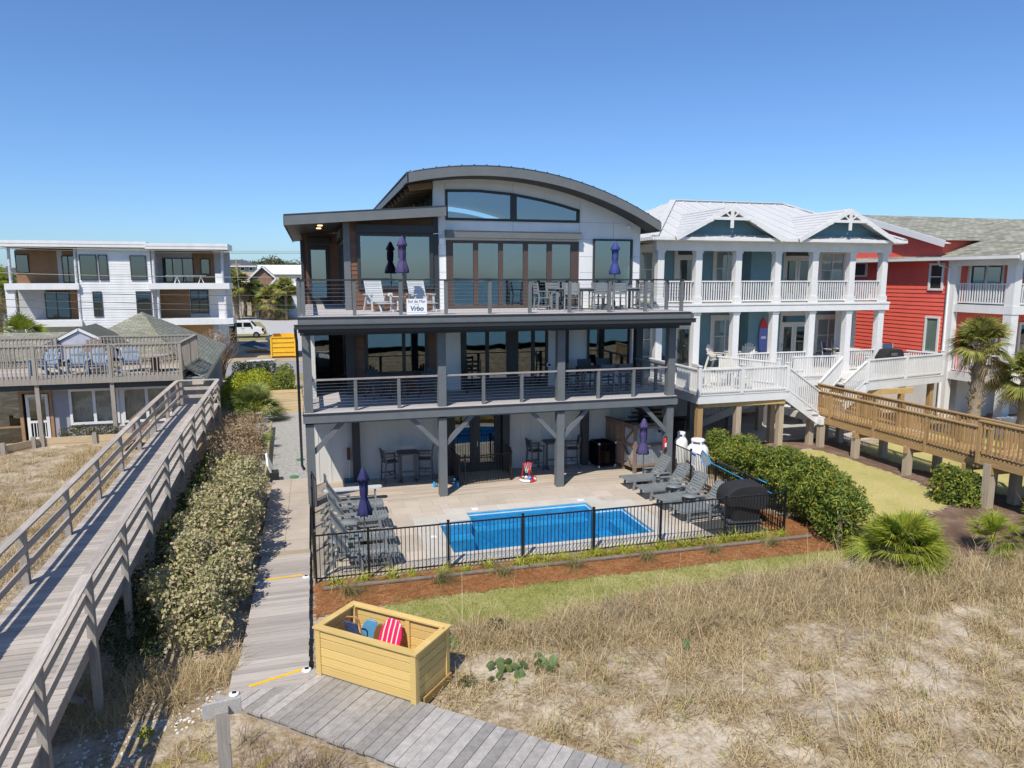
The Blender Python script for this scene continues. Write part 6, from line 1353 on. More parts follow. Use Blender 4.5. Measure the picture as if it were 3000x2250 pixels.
pt = thing('portable_toilet','dark green portable toilet cabin with a yellow W mark','portable toilet',(-8.45,61.5,0)); GN = M('toilet_green',(.008,.03,.025),.5); MB().box(-.58,.58,-.58,.58,.05,2.15).build('cabin',GN,pt,.04); MB().box(-.62,.62,-.62,.62,2.15,2.3).build('roof',M('toilet_roof',(.03,.07,.06),.5),pt,.05)
text('W',(0,-.6,1.45),.5,M('logo_yellow',(.75,.5,.05)),pt,bold=.02); MB().box(-.3,.3,-.6,-.585,1.05,1.13).build('caption',MT['logo_yellow'],pt); m_ = MB()
for i in range(6): m_.box(-.4+i*.14,-.3+i*.14,-.6,-.585,1.92,2.0)
m_.build('plate',MT['plastic_white'],pt)
YP = M('dumpster_yellow',(.80,.46,.03),.5,.12,3,.1); du = thing('dumpster','big yellow roll-off dumpster beside the road','dumpster',(-2.35,46.5,0),world=True)
MB().box(-3.35,-1.3,44.4,44.5,.18,1.85).box(-3.35,-1.3,49.4,49.5,.18,1.85).box(-3.35,-3.27,44.5,49.4,.18,1.85).box(-1.38,-1.3,44.5,49.4,.18,1.85).box(-3.3,-1.35,44.5,49.4,.15,.22).build('body',YP,du); m_ = MB()
for z in (.55,1.0,1.42): m_.box(-3.25,-1.42,44.34,44.398,z,z+.07)
m_.box(-3.4,-1.25,44.32,44.52,1.851,1.93).box(-3.42,-3.28,44.33,44.396,.15,1.85).box(-1.38,-1.24,44.33,44.396,.15,1.85)
for y in np.arange(45,49.4,.6): m_.box(-1.298,-1.22,y,y+.1,.2,1.85)
m_.build('rib',YP,du); MB().box(-3.3,-1.35,44.45,49.45,0,.149).build('skid',M('rust',(.12,.05,.02),.9,.4,5),du)
# debris and yard
flat('dirt_yard',[(-12,42.3),(1.2,41.2),(1,50),(-2.5,58),(-5,64),(-13,66)],groundmat('yard_dirt',[(.3,(.24,.19,.14)),(.5,(.38,.31,.22)),(.7,(.45,.39,.30))],.5,9),.012)
db_ = M('tarp',(.04,.05,.065),.6,.5,2,.3)
for k,(pts_,z,lab) in enumerate(((((-7.4,59),(-5.4,54),(-4.4,57),(-6.4,63)),.35,'dark tarp sheet lying in the building yard'),(((-5.2,66),(-4.4,60.5),(-3.6,62),(-4.2,67)),.5,'dark tarp covered pile behind the yellow dumpster'))):
    m_ = MB(); n = 9; v = []
    for i in range(n):
        for j in range(n):
            s,t = i/(n-1),j/(n-1); p = (Vector(pts_[0])*(1-s)*(1-t)+Vector(pts_[1])*s*(1-t)+Vector(pts_[2])*s*t+Vector(pts_[3])*(1-s)*t); e = min(s,1-s,t,1-t)*4; v.append((p.x,p.y,.03+z*min(1,e)*random.uniform(.6,1.2)))
    m_.add(v,[(i*n+j,(i+1)*n+j,(i+1)*n+j+1,i*n+j+1) for i in range(n-1) for j in range(n-1)]); tag(m_.build('tarp',db_),lab,'tarp')
lu = thing('lumber_pile','stack of tan boards left of the yellow dumpster','lumber',(-4.9,50,0)); m_ = MB()
for k in range(14): m_.bar((-1.1+random.uniform(-.2,.2),random.uniform(-.6,.6),.08+.06*(k//3)),(.9+random.uniform(-.2,.2),random.uniform(-.6,.6),.08+.06*(k//3)),.18,.05)
m_.build('board',MT['plank_lumber'],lu); m_ = MB()
for k in range(3): m_.bar((-.4+k*.2,1.5,.5-k*.1),(1.8,-.9+k*.2,.12),.3,.04)
m_.build('white_board',WHITE,lu)
tag(MB().slab([(-5.3,40.9),(-3.0,41.8),(-2.7,42.2),(-4.9,42.0)],.1,.18).build('plastic_sheet',WHITE),'white sheet lying on the dirt beyond the road','sheet')
# far houses
def house(name,label,x0,x1,y,d,eave,peak,wm,rm,ax='x',trim=True,wins=()):
    t = thing(name,label,'house',((x0+x1)/2,y,0),world=True); MB().box(x0,x1,y,y+d,0,eave).build('wall',wm,t); m_ = MB(); o = .5
    if ax == 'x': m_.add([(x0-o,y-o,eave-.15),(x1+o,y-o,eave-.15),(x1+o,y+d/2,peak),(x0-o,y+d/2,peak),(x1+o,y+d+o,eave-.15),(x0-o,y+d+o,eave-.15)],[(0,1,2,3),(3,2,4,5)])
    elif ax == 'h': m_.add([(x0-o,y-o,eave-.1),(x1+o,y-o,eave-.1),(x1-2.5,y+d/2,peak),(x0+2.5,y+d/2,peak),(x1+o,y+d+o,eave-.1),(x0-o,y+d+o,eave-.1)],[(0,1,2,3),(3,2,4,5),(1,4,2),(5,0,3)])
    else:
        xm = (x0+x1)/2; m_.add([(x0-o,y-o,eave-.25),(xm,y-o,peak),(x1+o,y-o,eave-.25),(x0-o,y+d,eave-.25),(xm,y+d,peak),(x1+o,y+d,eave-.25)],[(0,1,4,3),(1,2,5,4)]); MB().add([(x0,y-.02,eave),(x1,y-.02,eave),(xm,y-.02,peak-.15)],[(0,1,2)]).build('gable',wm,t)
        MB().bar((x0-o,y-o-.03,eave-.3),(xm,y-o-.03,peak-.05),.08,.3,(0,0,1)).bar((xm,y-o-.03,peak-.05),(x1+o,y-o-.03,eave-.3),.08,.3,(0,0,1)).build('rake',WHITE,t)
    m_.build('roof',rm,t)
    if ax != 'y': MB().box(x0-o,x1+o,y-o-.08,y-o,eave-.35,eave-.1).build('fascia',WHITE,t)
    for a,b,c,e in wins:
        w_ = MB().box(a-.15,b+.15,y-.08,y-.01,c-.15,e+.15).build('window',WHITE,t); MB().box(a,b,y-.1,y-.081,c,e).build('pane',MT['van_glass'],w_)
    return t
house('green_house','pale green house with dark hip roof beyond the palms',-20,-11,135,9,9.7,10.9,M('sage',(.27,.31,.23)),M('dark_roof',(.08,.085,.09),.9),'h',wins=((-15.7,-15.1,8.5,9.3),(-13.6,-12.9,8.7,9.2),(-11.9,-11.3,8.7,9.2)))
house('brown_house','house with tan roof and brown brick gable beyond the palms',-10.6,-6.2,118,8,7.0,9.3,M('brick_brown',(.27,.16,.11),.9,.2,2),M('tan_roof',(.31,.24,.17),.9,.15,1),'y')
t = house('long_tan_house','low tan-roofed house with white dormers behind the palm crowns',-15.5,-10.2,124,9,6.6,8.2,M('tan_wall',(.45,.4,.33)),MT['tan_roof'],'x')
for x in (-14.6,-13.2,-12.0): MB().prism([(-.45,0),(.45,0),(0,.9)],(x,123.6,6.9),(1,0,0),(0,0,1),-.1).build('dormer',WHITE,t)
house('white_roof_house','white house with bright white metal roof beyond the palms',-13,-1.0,150,10,8.2,10.1,WHITE,M('bright_roof',(.8,.82,.86),.4),'x',wins=((-5,-4.2,6,7.2),(-3,-2.2,6,7.2)))
house('white_house','white boarded house behind the small palm by the beach house',-4.4,-2.3,112,6,5.6,6.2,WHITE,MT['bright_roof'],'x',wins=((-3.9,-3.3,3.8,4.6),(-3.9,-3.3,2.0,2.8)))
house('blue_house','small pale blue house with white gable trim among the palms',-6.1,-4.7,108,5,6.2,7.2,M('sky_blue',(.25,.4,.52)),MT['dark_roof'],'y',wins=((-5.7,-5.45,5.1,5.4),(-5.35,-5.1,5.1,5.4)))
house('grey_house','far house with white railings left of the unfinished house',-34,-27.5,60,8,6.4,8.2,M('far_wall',(.5,.5,.48)),MT['dark_roof'],'x')
mbx = thing('mailbox','white mailbox post on the far verge of the street','mailbox',(-9.0,111,0)); MB().box(-.1,.1,-.1,.1,0,1.3).build('post',WHITE,mbx); MB().box(-.45,.35,-.25,.25,1.3,1.8).build('box',WHITE,mbx)
# ------------------------------------------------------------------ foliage
def unit(v): return v/np.maximum(np.linalg.norm(v,axis=1,keepdims=True),1e-9)
def vnoise(p,s,seed):
    r = np.random.default_rng(seed); o = np.zeros(len(p))
    for k in range(5): d = r.normal(size=3)*s*(1+.5*k); o += np.sin(p@d+r.uniform(0,6))/(1+.4*k)
    return o/2.2
def leaves(name,mat,blobs,n,size,parent,asp=2.2,shell=.45,seed=1,lump=.22,flat_=.6,up=.3,zmin=.02):
    """leaf-sized quads through the outer volume of lumpy ellipsoids"""
    r = np.random.default_rng(seed); vol = np.array([b[3]*b[4]+b[4]*b[5]+b[3]*b[5] for b in blobs]); cnt = (n*vol/vol.sum()).astype(int); C_, Nn = [], []
    for b,c in zip(blobs,cnt):
        d = unit(r.normal(size=(c,3))); rad = 1-shell*r.random(c)**1.6; p = d*np.array(b[3:6]); c0 = np.array(b[:3])
        k = 1+lump*vnoise(p+c0,2.2/np.mean(b[3:6])**.5,seed)+.5*lump*vnoise(p+c0,6/np.mean(b[3:6])**.5,seed+9); C_.append(c0+p*(rad*k)[:,None]); Nn.append(d)
    C_ = np.concatenate(C_); Nn = np.concatenate(Nn); keep = C_[:,2] > zmin; C_, Nn = C_[keep], Nn[keep]; m_ = len(C_)
    nn = unit(Nn*flat_+r.normal(size=(m_,3))*.7+np.array([0,0,up])); a = unit(np.cross(nn,r.normal(size=(m_,3)))); b_ = np.cross(nn,a)
    s = size*r.uniform(.6,1.35,m_)[:,None]; w_ = s/asp
    V_ = np.stack([C_-a*s*.5,C_+b_*w_*.5,C_+a*s*.5+nn*s*-.12,C_-b_*w_*.5],1).reshape(-1,3)
    return npmesh(name,V_,np.arange(m_*4),4,mat,parent)
def stems(par,mat,paths,r0): 
    m_ = MB()
    for p in paths: m_.tube(p,r0,5,[r0*(1-.7*i/(len(p)-1)) for i in range(len(p))])
    return m_.build('branches',mat,par)
def bumpy(blobs,seed,k=7,f=(.3,.48)):
    """small clumps over the upper side of the big ones"""
    r = random.Random(seed); out = [(b[0],b[1],b[2],b[3]*.85,b[4]*.85,b[5]*.88) for b in blobs]
    for b in blobs:
        for _ in range(k):
            a = r.uniform(0,6.28); e = r.uniform(-.1,1.4); s = r.uniform(*f)*min(b[3],b[4]); out.append((b[0]+cos(a)*cos(e)*b[3]*.8,b[1]+sin(a)*cos(e)*b[4]*.8,b[2]+sin(e)*b[5]*.85,s,s,s*.8))
    return out
def shrub(name,label,mat,blobs,n,size,cat='shrub',group=None,seed=1,stem=MT['bark'],bumps=0,**k):
    b0 = blobs[0]
    if bumps: blobs = bumpy(blobs,seed,bumps)
    t = thing(name,label,cat,(0,0,0),group=group); leaves('foliage',mat,blobs,n,size,t,seed=seed,**k); r = random.Random(seed)
    ps = []
    for b in blobs[:14]:
        for _ in range(2):
            z0 = terr(b[0],b[1]) if b[2]-b[5] < 1.2 else b[2]-b[5]; ps.append([(b[0],b[1],z0-.05),(b[0]+r.uniform(-.3,.3)*b[3],b[1]+r.uniform(-.3,.3)*b[4],b[2]),(b[0]+r.uniform(-.8,.8)*b[3],b[1]+r.uniform(-.8,.8)*b[4],b[2]+b[5]*r.uniform(.4,.8))])
    stems(t,stem,ps,.025+.02*min(1,b0[5])); return t
R_ = random.Random(5); leafm('frond_old',[(.07,.10,.02),(.19,.21,.04),(.33,.31,.08),(.45,.36,.15)])
# big hedge right of the pool
bl = [(13.9,-7.0,.7,.75,.8,.85),(14.2,-6.2,.8,.9,.9,.9),(14.3,-5.1,.85,.95,.95,.95),(14.4,-4.0,.9,1.0,1.0,.95),(14.5,-2.9,.9,1.0,1.0,.95),(14.6,-1.8,.85,1.0,1.0,.95),(14.7,-.8,.8,.9,.9,.9),(14.6,.1,.75,.8,.8,.85),(15.2,-4.6,.7,.8,.9,.8),(15.3,-2.3,.7,.8,.9,.8),(14.7,-5.7,.7,.9,.8,.8)]
shrub('hedge','dense green and yellow hedge right of the pool fence',MT['leaf_hedge'],bl,46000,.13,'hedge',seed=3,asp=3.2,lump=.16,shell=.5,bumps=7)
# silver-green shrubs between ramp and boardwalk
bl = [(-2.1,-8.1,.5,.85,.8,.65),(-2.25,-7.0,.6,.95,.9,.8),(-2.3,-5.8,.6,1.0,1.0,.85),(-2.3,-4.6,.6,1.0,1.0,.85),(-2.4,-3.4,.6,1.0,1.0,.85),(-2.4,-2.2,.6,1.0,1.0,.8),(-1.75,-6.3,.5,.7,.8,.7),(-1.7,-4.3,.95,.65,1.0,.85),(-1.65,-2.6,1.05,.64,1.0,.9),(-1.7,-1.0,1.0,.62,1.0,.85),(-1.8,.6,.85,.6,1.0,.8)]
shrub('shrub','silver-green leafy shrub between the ramp and the boardwalk, nearest the camera',MT['leaf_silver'],bl,42000,.085,'shrub','shrubs between the ramp and the path',4,asp=1.5,lump=.22,bumps=9)
bl = [(-2.5,-1.0,.5,.95,1.0,.75),(-2.6,.2,.5,1.0,1.0,.75),(-2.6,1.4,.5,1.0,1.0,.75),(-2.65,2.6,.5,1.0,1.0,.7),(-2.0,.5,.3,.6,1.4,.5)]
shrub('shrub','mixed green and rust shrub in the middle of the strip beside the ramp',MT['leaf_silver'],bl,15000,.085,'shrub','shrubs between the ramp and the path',5,asp=1.5,lump=.3,bumps=8)
bl = [(-2.7,4.0,.55,1.05,1.0,.85),(-2.75,5.3,.6,1.05,1.1,.9),(-2.8,6.6,.6,1.0,1.1,.95),(-2.85,7.9,.6,.95,1.0,.95),(-2.9,9.0,.55,.85,.9,.9),(-2.3,5.0,.5,.7,1.0,.7),(-2.35,6.8,.55,.7,1.0,.75),(-2.5,10.0,.5,.8,.9,.8)]
shrub('shrub','dry twiggy brown shrub at the far end of the strip beside the ramp',MT['leaf_dry'],bl,21000,.08,'shrub','shrubs between the ramp and the path',6,asp=2.2,lump=.3,bumps=9,shell=.6)
shrub('shrub','dark leafy shrub hugging the right railing of the ramp',MT['leaf_dark'],[(-3.25,-4.5+i*1.6,.55,.35,.9,.7) for i in range(8)],9000,.085,'shrub',seed=7,asp=1.6)
shrub('shrub','low dark shrub in the shade under the near end of the ramp',MT['leaf_dark'],[(-3.4,-7.4,.35,.8,1.0,.45),(-3.9,-6.0,.35,.8,1.2,.45),(-3.0,-8.6,.2,.5,.6,.3)],4500,.08,'shrub',seed=8)
shrub('shrub','low olive shrub in front of the cottage window',MT['leaf_olive'],[(-9.3,10.9,.6,.7,.4,.45),(-8.3,10.9,.55,.7,.4,.4)],2600,.09,'shrub',seed=9)
shrub('shrub','dark green bush under the brown walkway by the front pile',MT['leaf_hedge'],[(18.9,-5.7,1.0,.55,.6,.6),(19.3,-6.0,.9,.6,.5,.6),(19.0,-5.9,.55,.6,.6,.45)],4200,.12,'shrub',seed=10)
# hedges left of the beach house
shrub('hedge','bright lime clipped hedge left of the beach house',MT['leaf_lime'],[(-3.0-.12*(i%2),18.0+i*.9,.75,1.0,.85,.85) for i in range(8)]+[(-4.0,19.5+i*1.1,.7,.9,.85,.8) for i in range(5)],22000,.11,'hedge',seed=11,asp=1.8,lump=.08,shell=.3)
shrub('hedge','darker clipped bush right of the lime hedge against the beach house',MT['leaf_hedge'],[(-1.5,20.5+i*.95,.85,.62,.8,.9) for i in range(6)]+[(-.9,20.3,.5,.5,.7,.5)],9000,.11,'hedge',seed=12,asp=1.8,lump=.14)
shrub('hedge','small dark clipped hedge at the near edge of the road',MT['leaf_dark'],[(-5.0+i*.55,32.5,.55,.5,.6,.6) for i in range(5)],3800,.12,'hedge',seed=13,lump=.08)
# bare brown bush by the cottage roof
bt = thing('bare_bush','leafless brown bush behind the cottage roof corner','bush',(-6.0,31.0,0)); ps = []
for _ in range(60):
    a = R_.uniform(0,6.28); r_ = R_.uniform(.4,1.5); h = R_.uniform(2.0,3.7); ps.append([(R_.uniform(-.15,.15),R_.uniform(-.15,.15),0),(cos(a)*r_*.35,sin(a)*r_*.35,h*.55),(cos(a)*r_*.8+R_.uniform(-.2,.2),sin(a)*r_*.8,h*.8),(cos(a)*r_,sin(a)*r_,h)])
stems(bt,MT['twig'],ps,.03); leaves('seed_heads',MT['leaf_dry'],[(0,0,2.9,1.3,1.3,.9)],1300,.1,bt,seed=14,shell=.9)
# ------------------------------------------------------------------ fan palms
def fans(name,mat,origin,n,pet,rad,par,elmin=-.2,elmax=1.5,blades=26,seed=1,droop=.35,bw=.028,spread=2.6):
    r = np.random.default_rng(seed); V_ = []
    for i in range(n):
        az = r.uniform(0,2*pi); el = elmin+(elmax-elmin)*r.random(); d = np.array([cos(az)*cos(el),sin(az)*cos(el),sin(el)]); L_ = pet*r.uniform(.75,1.15); R2 = rad*r.uniform(.8,1.1)
        o = np.array(origin); e = o+d*L_-np.array([0,0,droop*L_*.25*max(0,cos(el))]); sd = np.cross(d,[0,0,1.]); sd = sd/max(1e-6,np.linalg.norm(sd)); nm = np.cross(sd,d)
        w_ = .016; V_ += [o-sd*w_,o+sd*w_,e+sd*w_*.7,e-sd*w_*.7]
        tw = r.uniform(-.5,.5); sd = sd*cos(tw)+nm*sin(tw); nm = np.cross(sd,d)
        for k in range(blades):
            t = (k/(blades-1)-.5)*spread; bd = d*cos(t)+sd*sin(t); pr = sd*cos(t)-d*sin(t); l = R2*(1-.18*abs(t)/(spread/2))*r.uniform(.92,1.05); fold = nm*(.12*abs(sin(t))); m_ = e+bd*l*.5+fold*l*.5; tip = e+bd*l+fold*l*.6-np.array([0,0,1.])*droop*l*r.uniform(.5,1.1)
            q = m_*.45+tip*.55+np.array([0,0,.06])*droop*l; V_ += [e-pr*.006,e+pr*.006,m_+pr*bw*l,m_-pr*bw*l]; V_ += [m_-pr*bw*l,m_+pr*bw*l,tip+pr*.004,tip-pr*.004]
    V_ = np.array(V_); return npmesh(name,V_,np.arange(len(V_)),4,mat,par)
def palm(label,loc,h,pet,rad,n,seed,name='palm_tree',dead=10,lean=(0,0),tr=.19,mat=None,cat='palm tree',group=None,blades=22,bw=.03):
    t = thing(name,label,cat,loc,group=group); r = random.Random(seed); top = (lean[0],lean[1],h)
    if h > .5:
        m_ = MB(); k = 14; pts = [(lean[0]*i/k,lean[1]*i/k,h*i/k-.1) for i in range(k+1)]; m_.tube(pts,tr,10,[tr*(1.25 if i == 0 else 1)*(1.15 if i%2 else .95) for i in range(k+1)])
        for i in range(int(h*16)):
            z = h*(.35+.65*r.random()); a = r.uniform(0,6.28); x,y = lean[0]*z/h,lean[1]*z/h; m_.bar((x+cos(a)*tr*.8,y+sin(a)*tr*.8,z),(x+cos(a)*tr*1.55,y+sin(a)*tr*1.55,z+.22),.06,.03)
        m_.build('trunk',MT['trunk_palm'],t)
    else: MB().lathe([(.09,-.1),(.11,h*.5),(.08,h),(0,h+.02)],n=9).build('trunk',MT['trunk_palm'],t)
    fans('crown',mat or MT['frond'],top,n,pet,rad,t,-.35 if h > .5 else .05,1.45,blades,seed,.35,bw)
    if dead: fans('dead_fronds',MT['frond_dead'],(top[0],top[1],top[2]-.15),dead,pet*.9,rad*.75,t,-.9,.5,16,seed+50,.6,bw)
    return t
palm('tall cabbage palm in front of the red house balcony',(26.0,-.1,.4),4.05,.65,.85,56,1,dead=14,tr=.22,blades=28,lean=(.1,0),mat=MT['frond_old'])
palm('palm at the right frame edge with drooping green fronds',(28.2,-.5,.4),2.7,.8,1.0,50,2,dead=10,tr=.24,blades=28,mat=MT['frond_old'])
palm('big low green palmetto in front of the hedge end',(14.2,-8.75,.1),.3,.6,.78,72,3,'palmetto',0,mat=MT['frond'],cat='palmetto',group='palmettos on the dune edge',blades=34,bw=.018)
palm('small palmetto on the mulch right of the big palmetto',(16.9,-8.9,.25),.2,.45,.6,16,4,'palmetto',0,cat='palmetto',group='palmettos on the dune edge',blades=26,bw=.02)
palm('palmetto cut by the right edge of the frame',(18.3,-9.3,.25),.3,.6,.75,22,5,'palmetto',0,cat='palmetto',group='palmettos on the dune edge',blades=26,bw=.02)
palm('grey-green palmetto at the far end of the strip, before the lime hedge',(-2.7,15.4,0),.3,.95,1.05,40,6,'palmetto',0,tr=.14,mat=MT['frond_blue'],cat='palmetto',blades=34,bw=.02)
palm('young palmetto beside the gravel wall left of the beach house',(-1.75,8.6,0),.1,.35,.55,9,16,'palmetto',0,mat=MT['frond_blue'],cat='palmetto',blades=28,bw=.02)
palm('tall shaggy palm beside the unfinished house across the road',(-12.2,108,0),5.8,1.6,2.0,64,7,dead=46,tr=.38,mat=MT['frond_old'],bw=.075)
palm('bushy low palm in the middle of the street verge',(-5.9,106,0),3.2,1.8,2.1,74,8,dead=36,tr=.4,mat=MT['frond_old'],bw=.075)
palm('slim palm beside the beach house corner far behind',(-4.0,104,0),5.2,1.2,1.6,44,9,dead=8,tr=.22,mat=MT['frond_old'],bw=.07)
palm('thin leaning palm between the two bushy palms',(-9.0,112,0),5.0,1.1,1.3,26,10,dead=6,tr=.2,mat=MT['frond_blue'],bw=.06)
palm('spiky palm at the left frame edge before the unfinished house',(-20.6,38.5,0),2.6,1.2,1.2,34,11,dead=12,tr=.25)
palm('palm behind the unfinished house at the left frame edge',(-27,52,0),6.0,1.4,1.4,34,12,dead=16,tr=.3)
# far trees and verge plants
def tree(label,x,y,h,w_,seed,mat='leaf_olive',n=9500,size=.48):
    t = thing('tree',label,'tree',(0,0,0),group='trees beyond the houses'); r = random.Random(seed); bl = [(x+r.uniform(-.5,.5)*w_,y+r.uniform(-.5,.5)*w_,h*(.62+.2*r.random()),w_*r.uniform(.35,.5),w_*.45,h*r.uniform(.18,.27)) for _ in range(7)]
    leaves('crown',MT[mat],bl,n,size,t,seed=seed,shell=.6,asp=1.5); MB().tube([(x,y,-.1),(x+.2,y,h*.35),(x,y,h*.6)],.25,7,[.4,.3,.2]).build('trunk',MT['bark'],t)
tree('round dark tree top beside the beach house roof corner',-5.2,168,12.6,8,21); tree('low dark tree above the pale green house',-20,170,11.5,9,22); tree('tree crown behind the pale green house, right of its ridge',-14.5,172,11.3,8,23); tree('small tree crown left of the bright white roof',-10.5,170,10.9,7,24)
tree('dark bushy tree between the two bushy palms',-9.6,116,6.2,5,25,'leaf_dark',2600,.35); tree('dark tree behind the lower trunks of the tall shaggy palm',-11.8,118,5.8,5,26,'leaf_olive',2200,.35); tree('green tree at the left frame edge behind the unfinished house',-31,60,8,6,27,'leaf_olive',2600,.35)
for i in range(26):
    x = -330+i*27+R_.uniform(-6,6)
    if abs(x+25) > 18: tree('far dark green tree on the low skyline behind the houses',x,250+R_.uniform(-20,40),R_.uniform(6,9),R_.uniform(14,24),60+i,'leaf_dark',1500,1.8)
leafm('stem_grey',[(.14,.11,.08),(.26,.21,.16),(.40,.33,.25)],.9,.1,5)
# ------------------------------------------------------------------ blades: dune grass, lawn, straw
def blades(name,mat,P_,L_,tilt,az,w_,bend,kind='stuff',parent=None,seed=1):
    """curved strips: root points P_, length, tilt from vertical, azimuth"""
    r = np.random.default_rng(seed); n = len(P_); dx = np.stack([np.cos(az),np.sin(az),np.zeros(n)],1); zz = np.array([0,0,1.]); s = np.stack([-np.sin(az),np.cos(az),np.zeros(n)],1)
    def at(t): th = tilt+bend*t; return dx*(np.sin(th)*L_*t)[:,None]+zz*(np.cos(th)*L_*t)[:,None]
    a,b = at(np.full(n,.5)),at(np.ones(n)); w_ = w_[:,None]
    V_ = np.stack([P_-s*w_,P_+s*w_,P_+a+s*w_*.8,P_+a-s*w_*.8,P_+b+s*w_*.15,P_+b-s*w_*.15],1).reshape(-1,3); k = np.arange(n)*6; F_ = np.stack([k,k+1,k+2,k+3,k+3,k+2,k+4,k+5],1).ravel()
    o = npmesh(name,V_,F_,4,mat,parent)
    if kind: o['kind'] = kind
    return o
def scatter(poly,n,seed,mask=None):
    r = np.random.default_rng(seed); x0,x1 = min(p[0] for p in poly),max(p[0] for p in poly); y0,y1 = min(p[1] for p in poly),max(p[1] for p in poly); out = []
    while len(out) < n:
        x,y = r.uniform(x0,x1),r.uniform(y0,y1)
        if inpoly(x,y,poly) and (mask is None or r.random() < mask(x,y)): out.append((x,y,terr(x,y)))
    return np.array(out)
def tufts(name,mat,roots,per,lmin,lmax,seed,rad=.1,tmax=1.0,wid=.0035,bendm=1.0,kind='stuff'):
    r = np.random.default_rng(seed); n = len(roots)*per; P_ = np.repeat(roots,per,0)+np.c_[r.normal(size=(n,2))*rad,np.zeros(n)-.01]; sc_ = np.repeat(r.uniform(.5,1.5,len(roots)),per); a0 = np.repeat(r.uniform(0,2*pi,len(roots)),per)
    L_ = r.uniform(lmin,lmax,n)*sc_; return blades(name,mat,P_,L_,np.abs(r.normal(.1,.5,n))*tmax,a0+r.normal(0,1.5,n),wid*r.uniform(.7,1.4,n),r.uniform(.2,1.3,n)*bendm,kind,None,seed)
def nz(x,y,s=1.0): return .5+.5*mnoise.noise(Vector((x*s,y*s,7)))+.25*mnoise.noise(Vector((x*s*2.7,y*s*2.7,2)))
def walkd(x,y):                                   # distance past the angled boardwalk's edges
    q = Vector((x,y))-o_w; s = q.dot(uy); return max(-.08-s, s-1.5)
o_w = Vector((-1.42,-10.36))
def notbox(x,y):
    q = Vector((x+.0-.2,y+10.06)); a = q.x*.747-q.y*.665; b = q.x*.665+q.y*.747; return not (-.05 < a < 2.25 and -.05 < b < 1.15)
SANDP = [(10.0,-11.5,1.1,.5),(8.7,-13.3,1.3,.55),(5.4,-13.2,1.0,.4),(3.2,-11.9,.9,.55),(11.7,-12.1,1.2,.4),(17.0,-8.7,.8,.5),(13.4,-11.2,.7,.3),(6.9,-12.2,.7,.3)]
def bare(x,y):
    return min(1,min(((x-a)/c)**2+((y-b)/d)**2 for a,b,c,d in SANDP))
def dmask(x,y):
    if not notbox(x,y) or walkd(x,y) < .03: return 0
    band = sstep(-11.3,-9.2,y)*sstep(2.2,4.5,x); k = (nz(x,y,1.3)-.36)*2.4+band*.6; return max(.06,min(1,k))*bare(x,y)**1.5
DUNE = [(1.6,-8.2),(3.0,-8.95),(4.2,-9.2),(5.8,-8.9),(7.7,-8.4),(9.6,-8.3),(12.5,-8.3),(13.2,-8.8),(15.5,-9.2),(19,-9.6),(20,-12),(20,-17),(7,-16),(3,-14.5),(4.2,-13.2),(1.2,-10.2)]
tufts('dune_grass',MT['dune_blade'],scatter(DUNE,1500,31,dmask),56,.16,.5,32,.11,1.7,.0042,1.7)
tufts('dune_grass',MT['dune_blade'],scatter(DUNE,2600,131,lambda x,y: .9 if notbox(x,y) and walkd(x,y) > .05 else 0),7,.06,.22,132,.12,2.2,.0035,1.5)
TALL = [(2.4,-9.0),(4.2,-9.25),(5.8,-9.0),(7.7,-8.6),(9.6,-8.55),(12.5,-8.6),(15.5,-9.3),(17.8,-9.6),(17,-11.0),(10,-10.6),(6,-10.6),(3.2,-9.9)]
tufts('dune_grass',MT['dune_blade'],scatter(TALL,820,33,lambda x,y: max(.02,min(1,(nz(x,y,2.0)-.42)*3))),44,.28,.78,34,.12,1.5,.004,1.9)
tufts('dead_stems',MT['stem_grey'],scatter(TALL,200,133,lambda x,y: max(.02,min(1,(nz(x+9,y,1.2)-.4)*3))),10,.3,.75,134,.12,.8,.003,.9)
tufts('sea_oats',MT['dune_blade'],scatter(DUNE,240,35,dmask),2,.75,1.4,36,.08,.5,.0042,.6)
tufts('green_tufts',MT['lawn_blade'],scatter(DUNE,130,135,dmask),16,.1,.32,136,.07,1.2,.0042)
m_k = lambda x,y: max(0,min(1,(nz(x,y,.8)-.4)*2.5))
tufts('dune_grass',MT['dune_blade'],scatter([(-5.6,-11.5),(-5.6,8.8),(-8,9.6),(-11,8.6),(-13,7.6),(-15,-2),(-12,-8)],3000,37,m_k),12,.14,.42,38,.12,1.2,.005)
tufts('dune_grass',MT['dune_blade'],scatter([(-3.3,-10.6),(-1.5,-10.2),(-1.25,-8.7),(-2,-8.9),(-3.4,-8.9),(-4.4,-9.4)],420,39,lambda x,y: max(.1,min(1,(nz(x,y,1.5)-.25)*2))),14,.15,.5,40,.1,1.1,.004)
tufts('dune_grass',MT['dune_blade'],scatter([(-4.5,-13),(-3,-11),(-1.6,-10.8),(1.5,-13.6),(1,-14.5),(-4,-14.5)],160,41,lambda x,y: m_k(x,y) if walkd(x,y) > .05 else 0),13,.1,.38,42,.09,1.2,.004)
tufts('dry_weeds',MT['twig'],scatter([(-.9,-11.2),(.6,-12.6),(.3,-13.4),(-.9,-12.6)],50,43,lambda x,y: 1 if walkd(x,y) > .03 else 0),9,.2,.6,44,.07,.7,.004,.5)
tufts('ground_weeds',MT['liriope'],scatter([(-4.5,-13),(-1.6,-10.6),(1.5,-13.4),(6,-15),(19,-14),(18,-9.8),(4,-9.8)],150,45,lambda x,y: (1 if walkd(x,y) > .05 and notbox(x,y) else 0)),12,.04,.12,46,.04,1.3,.006)
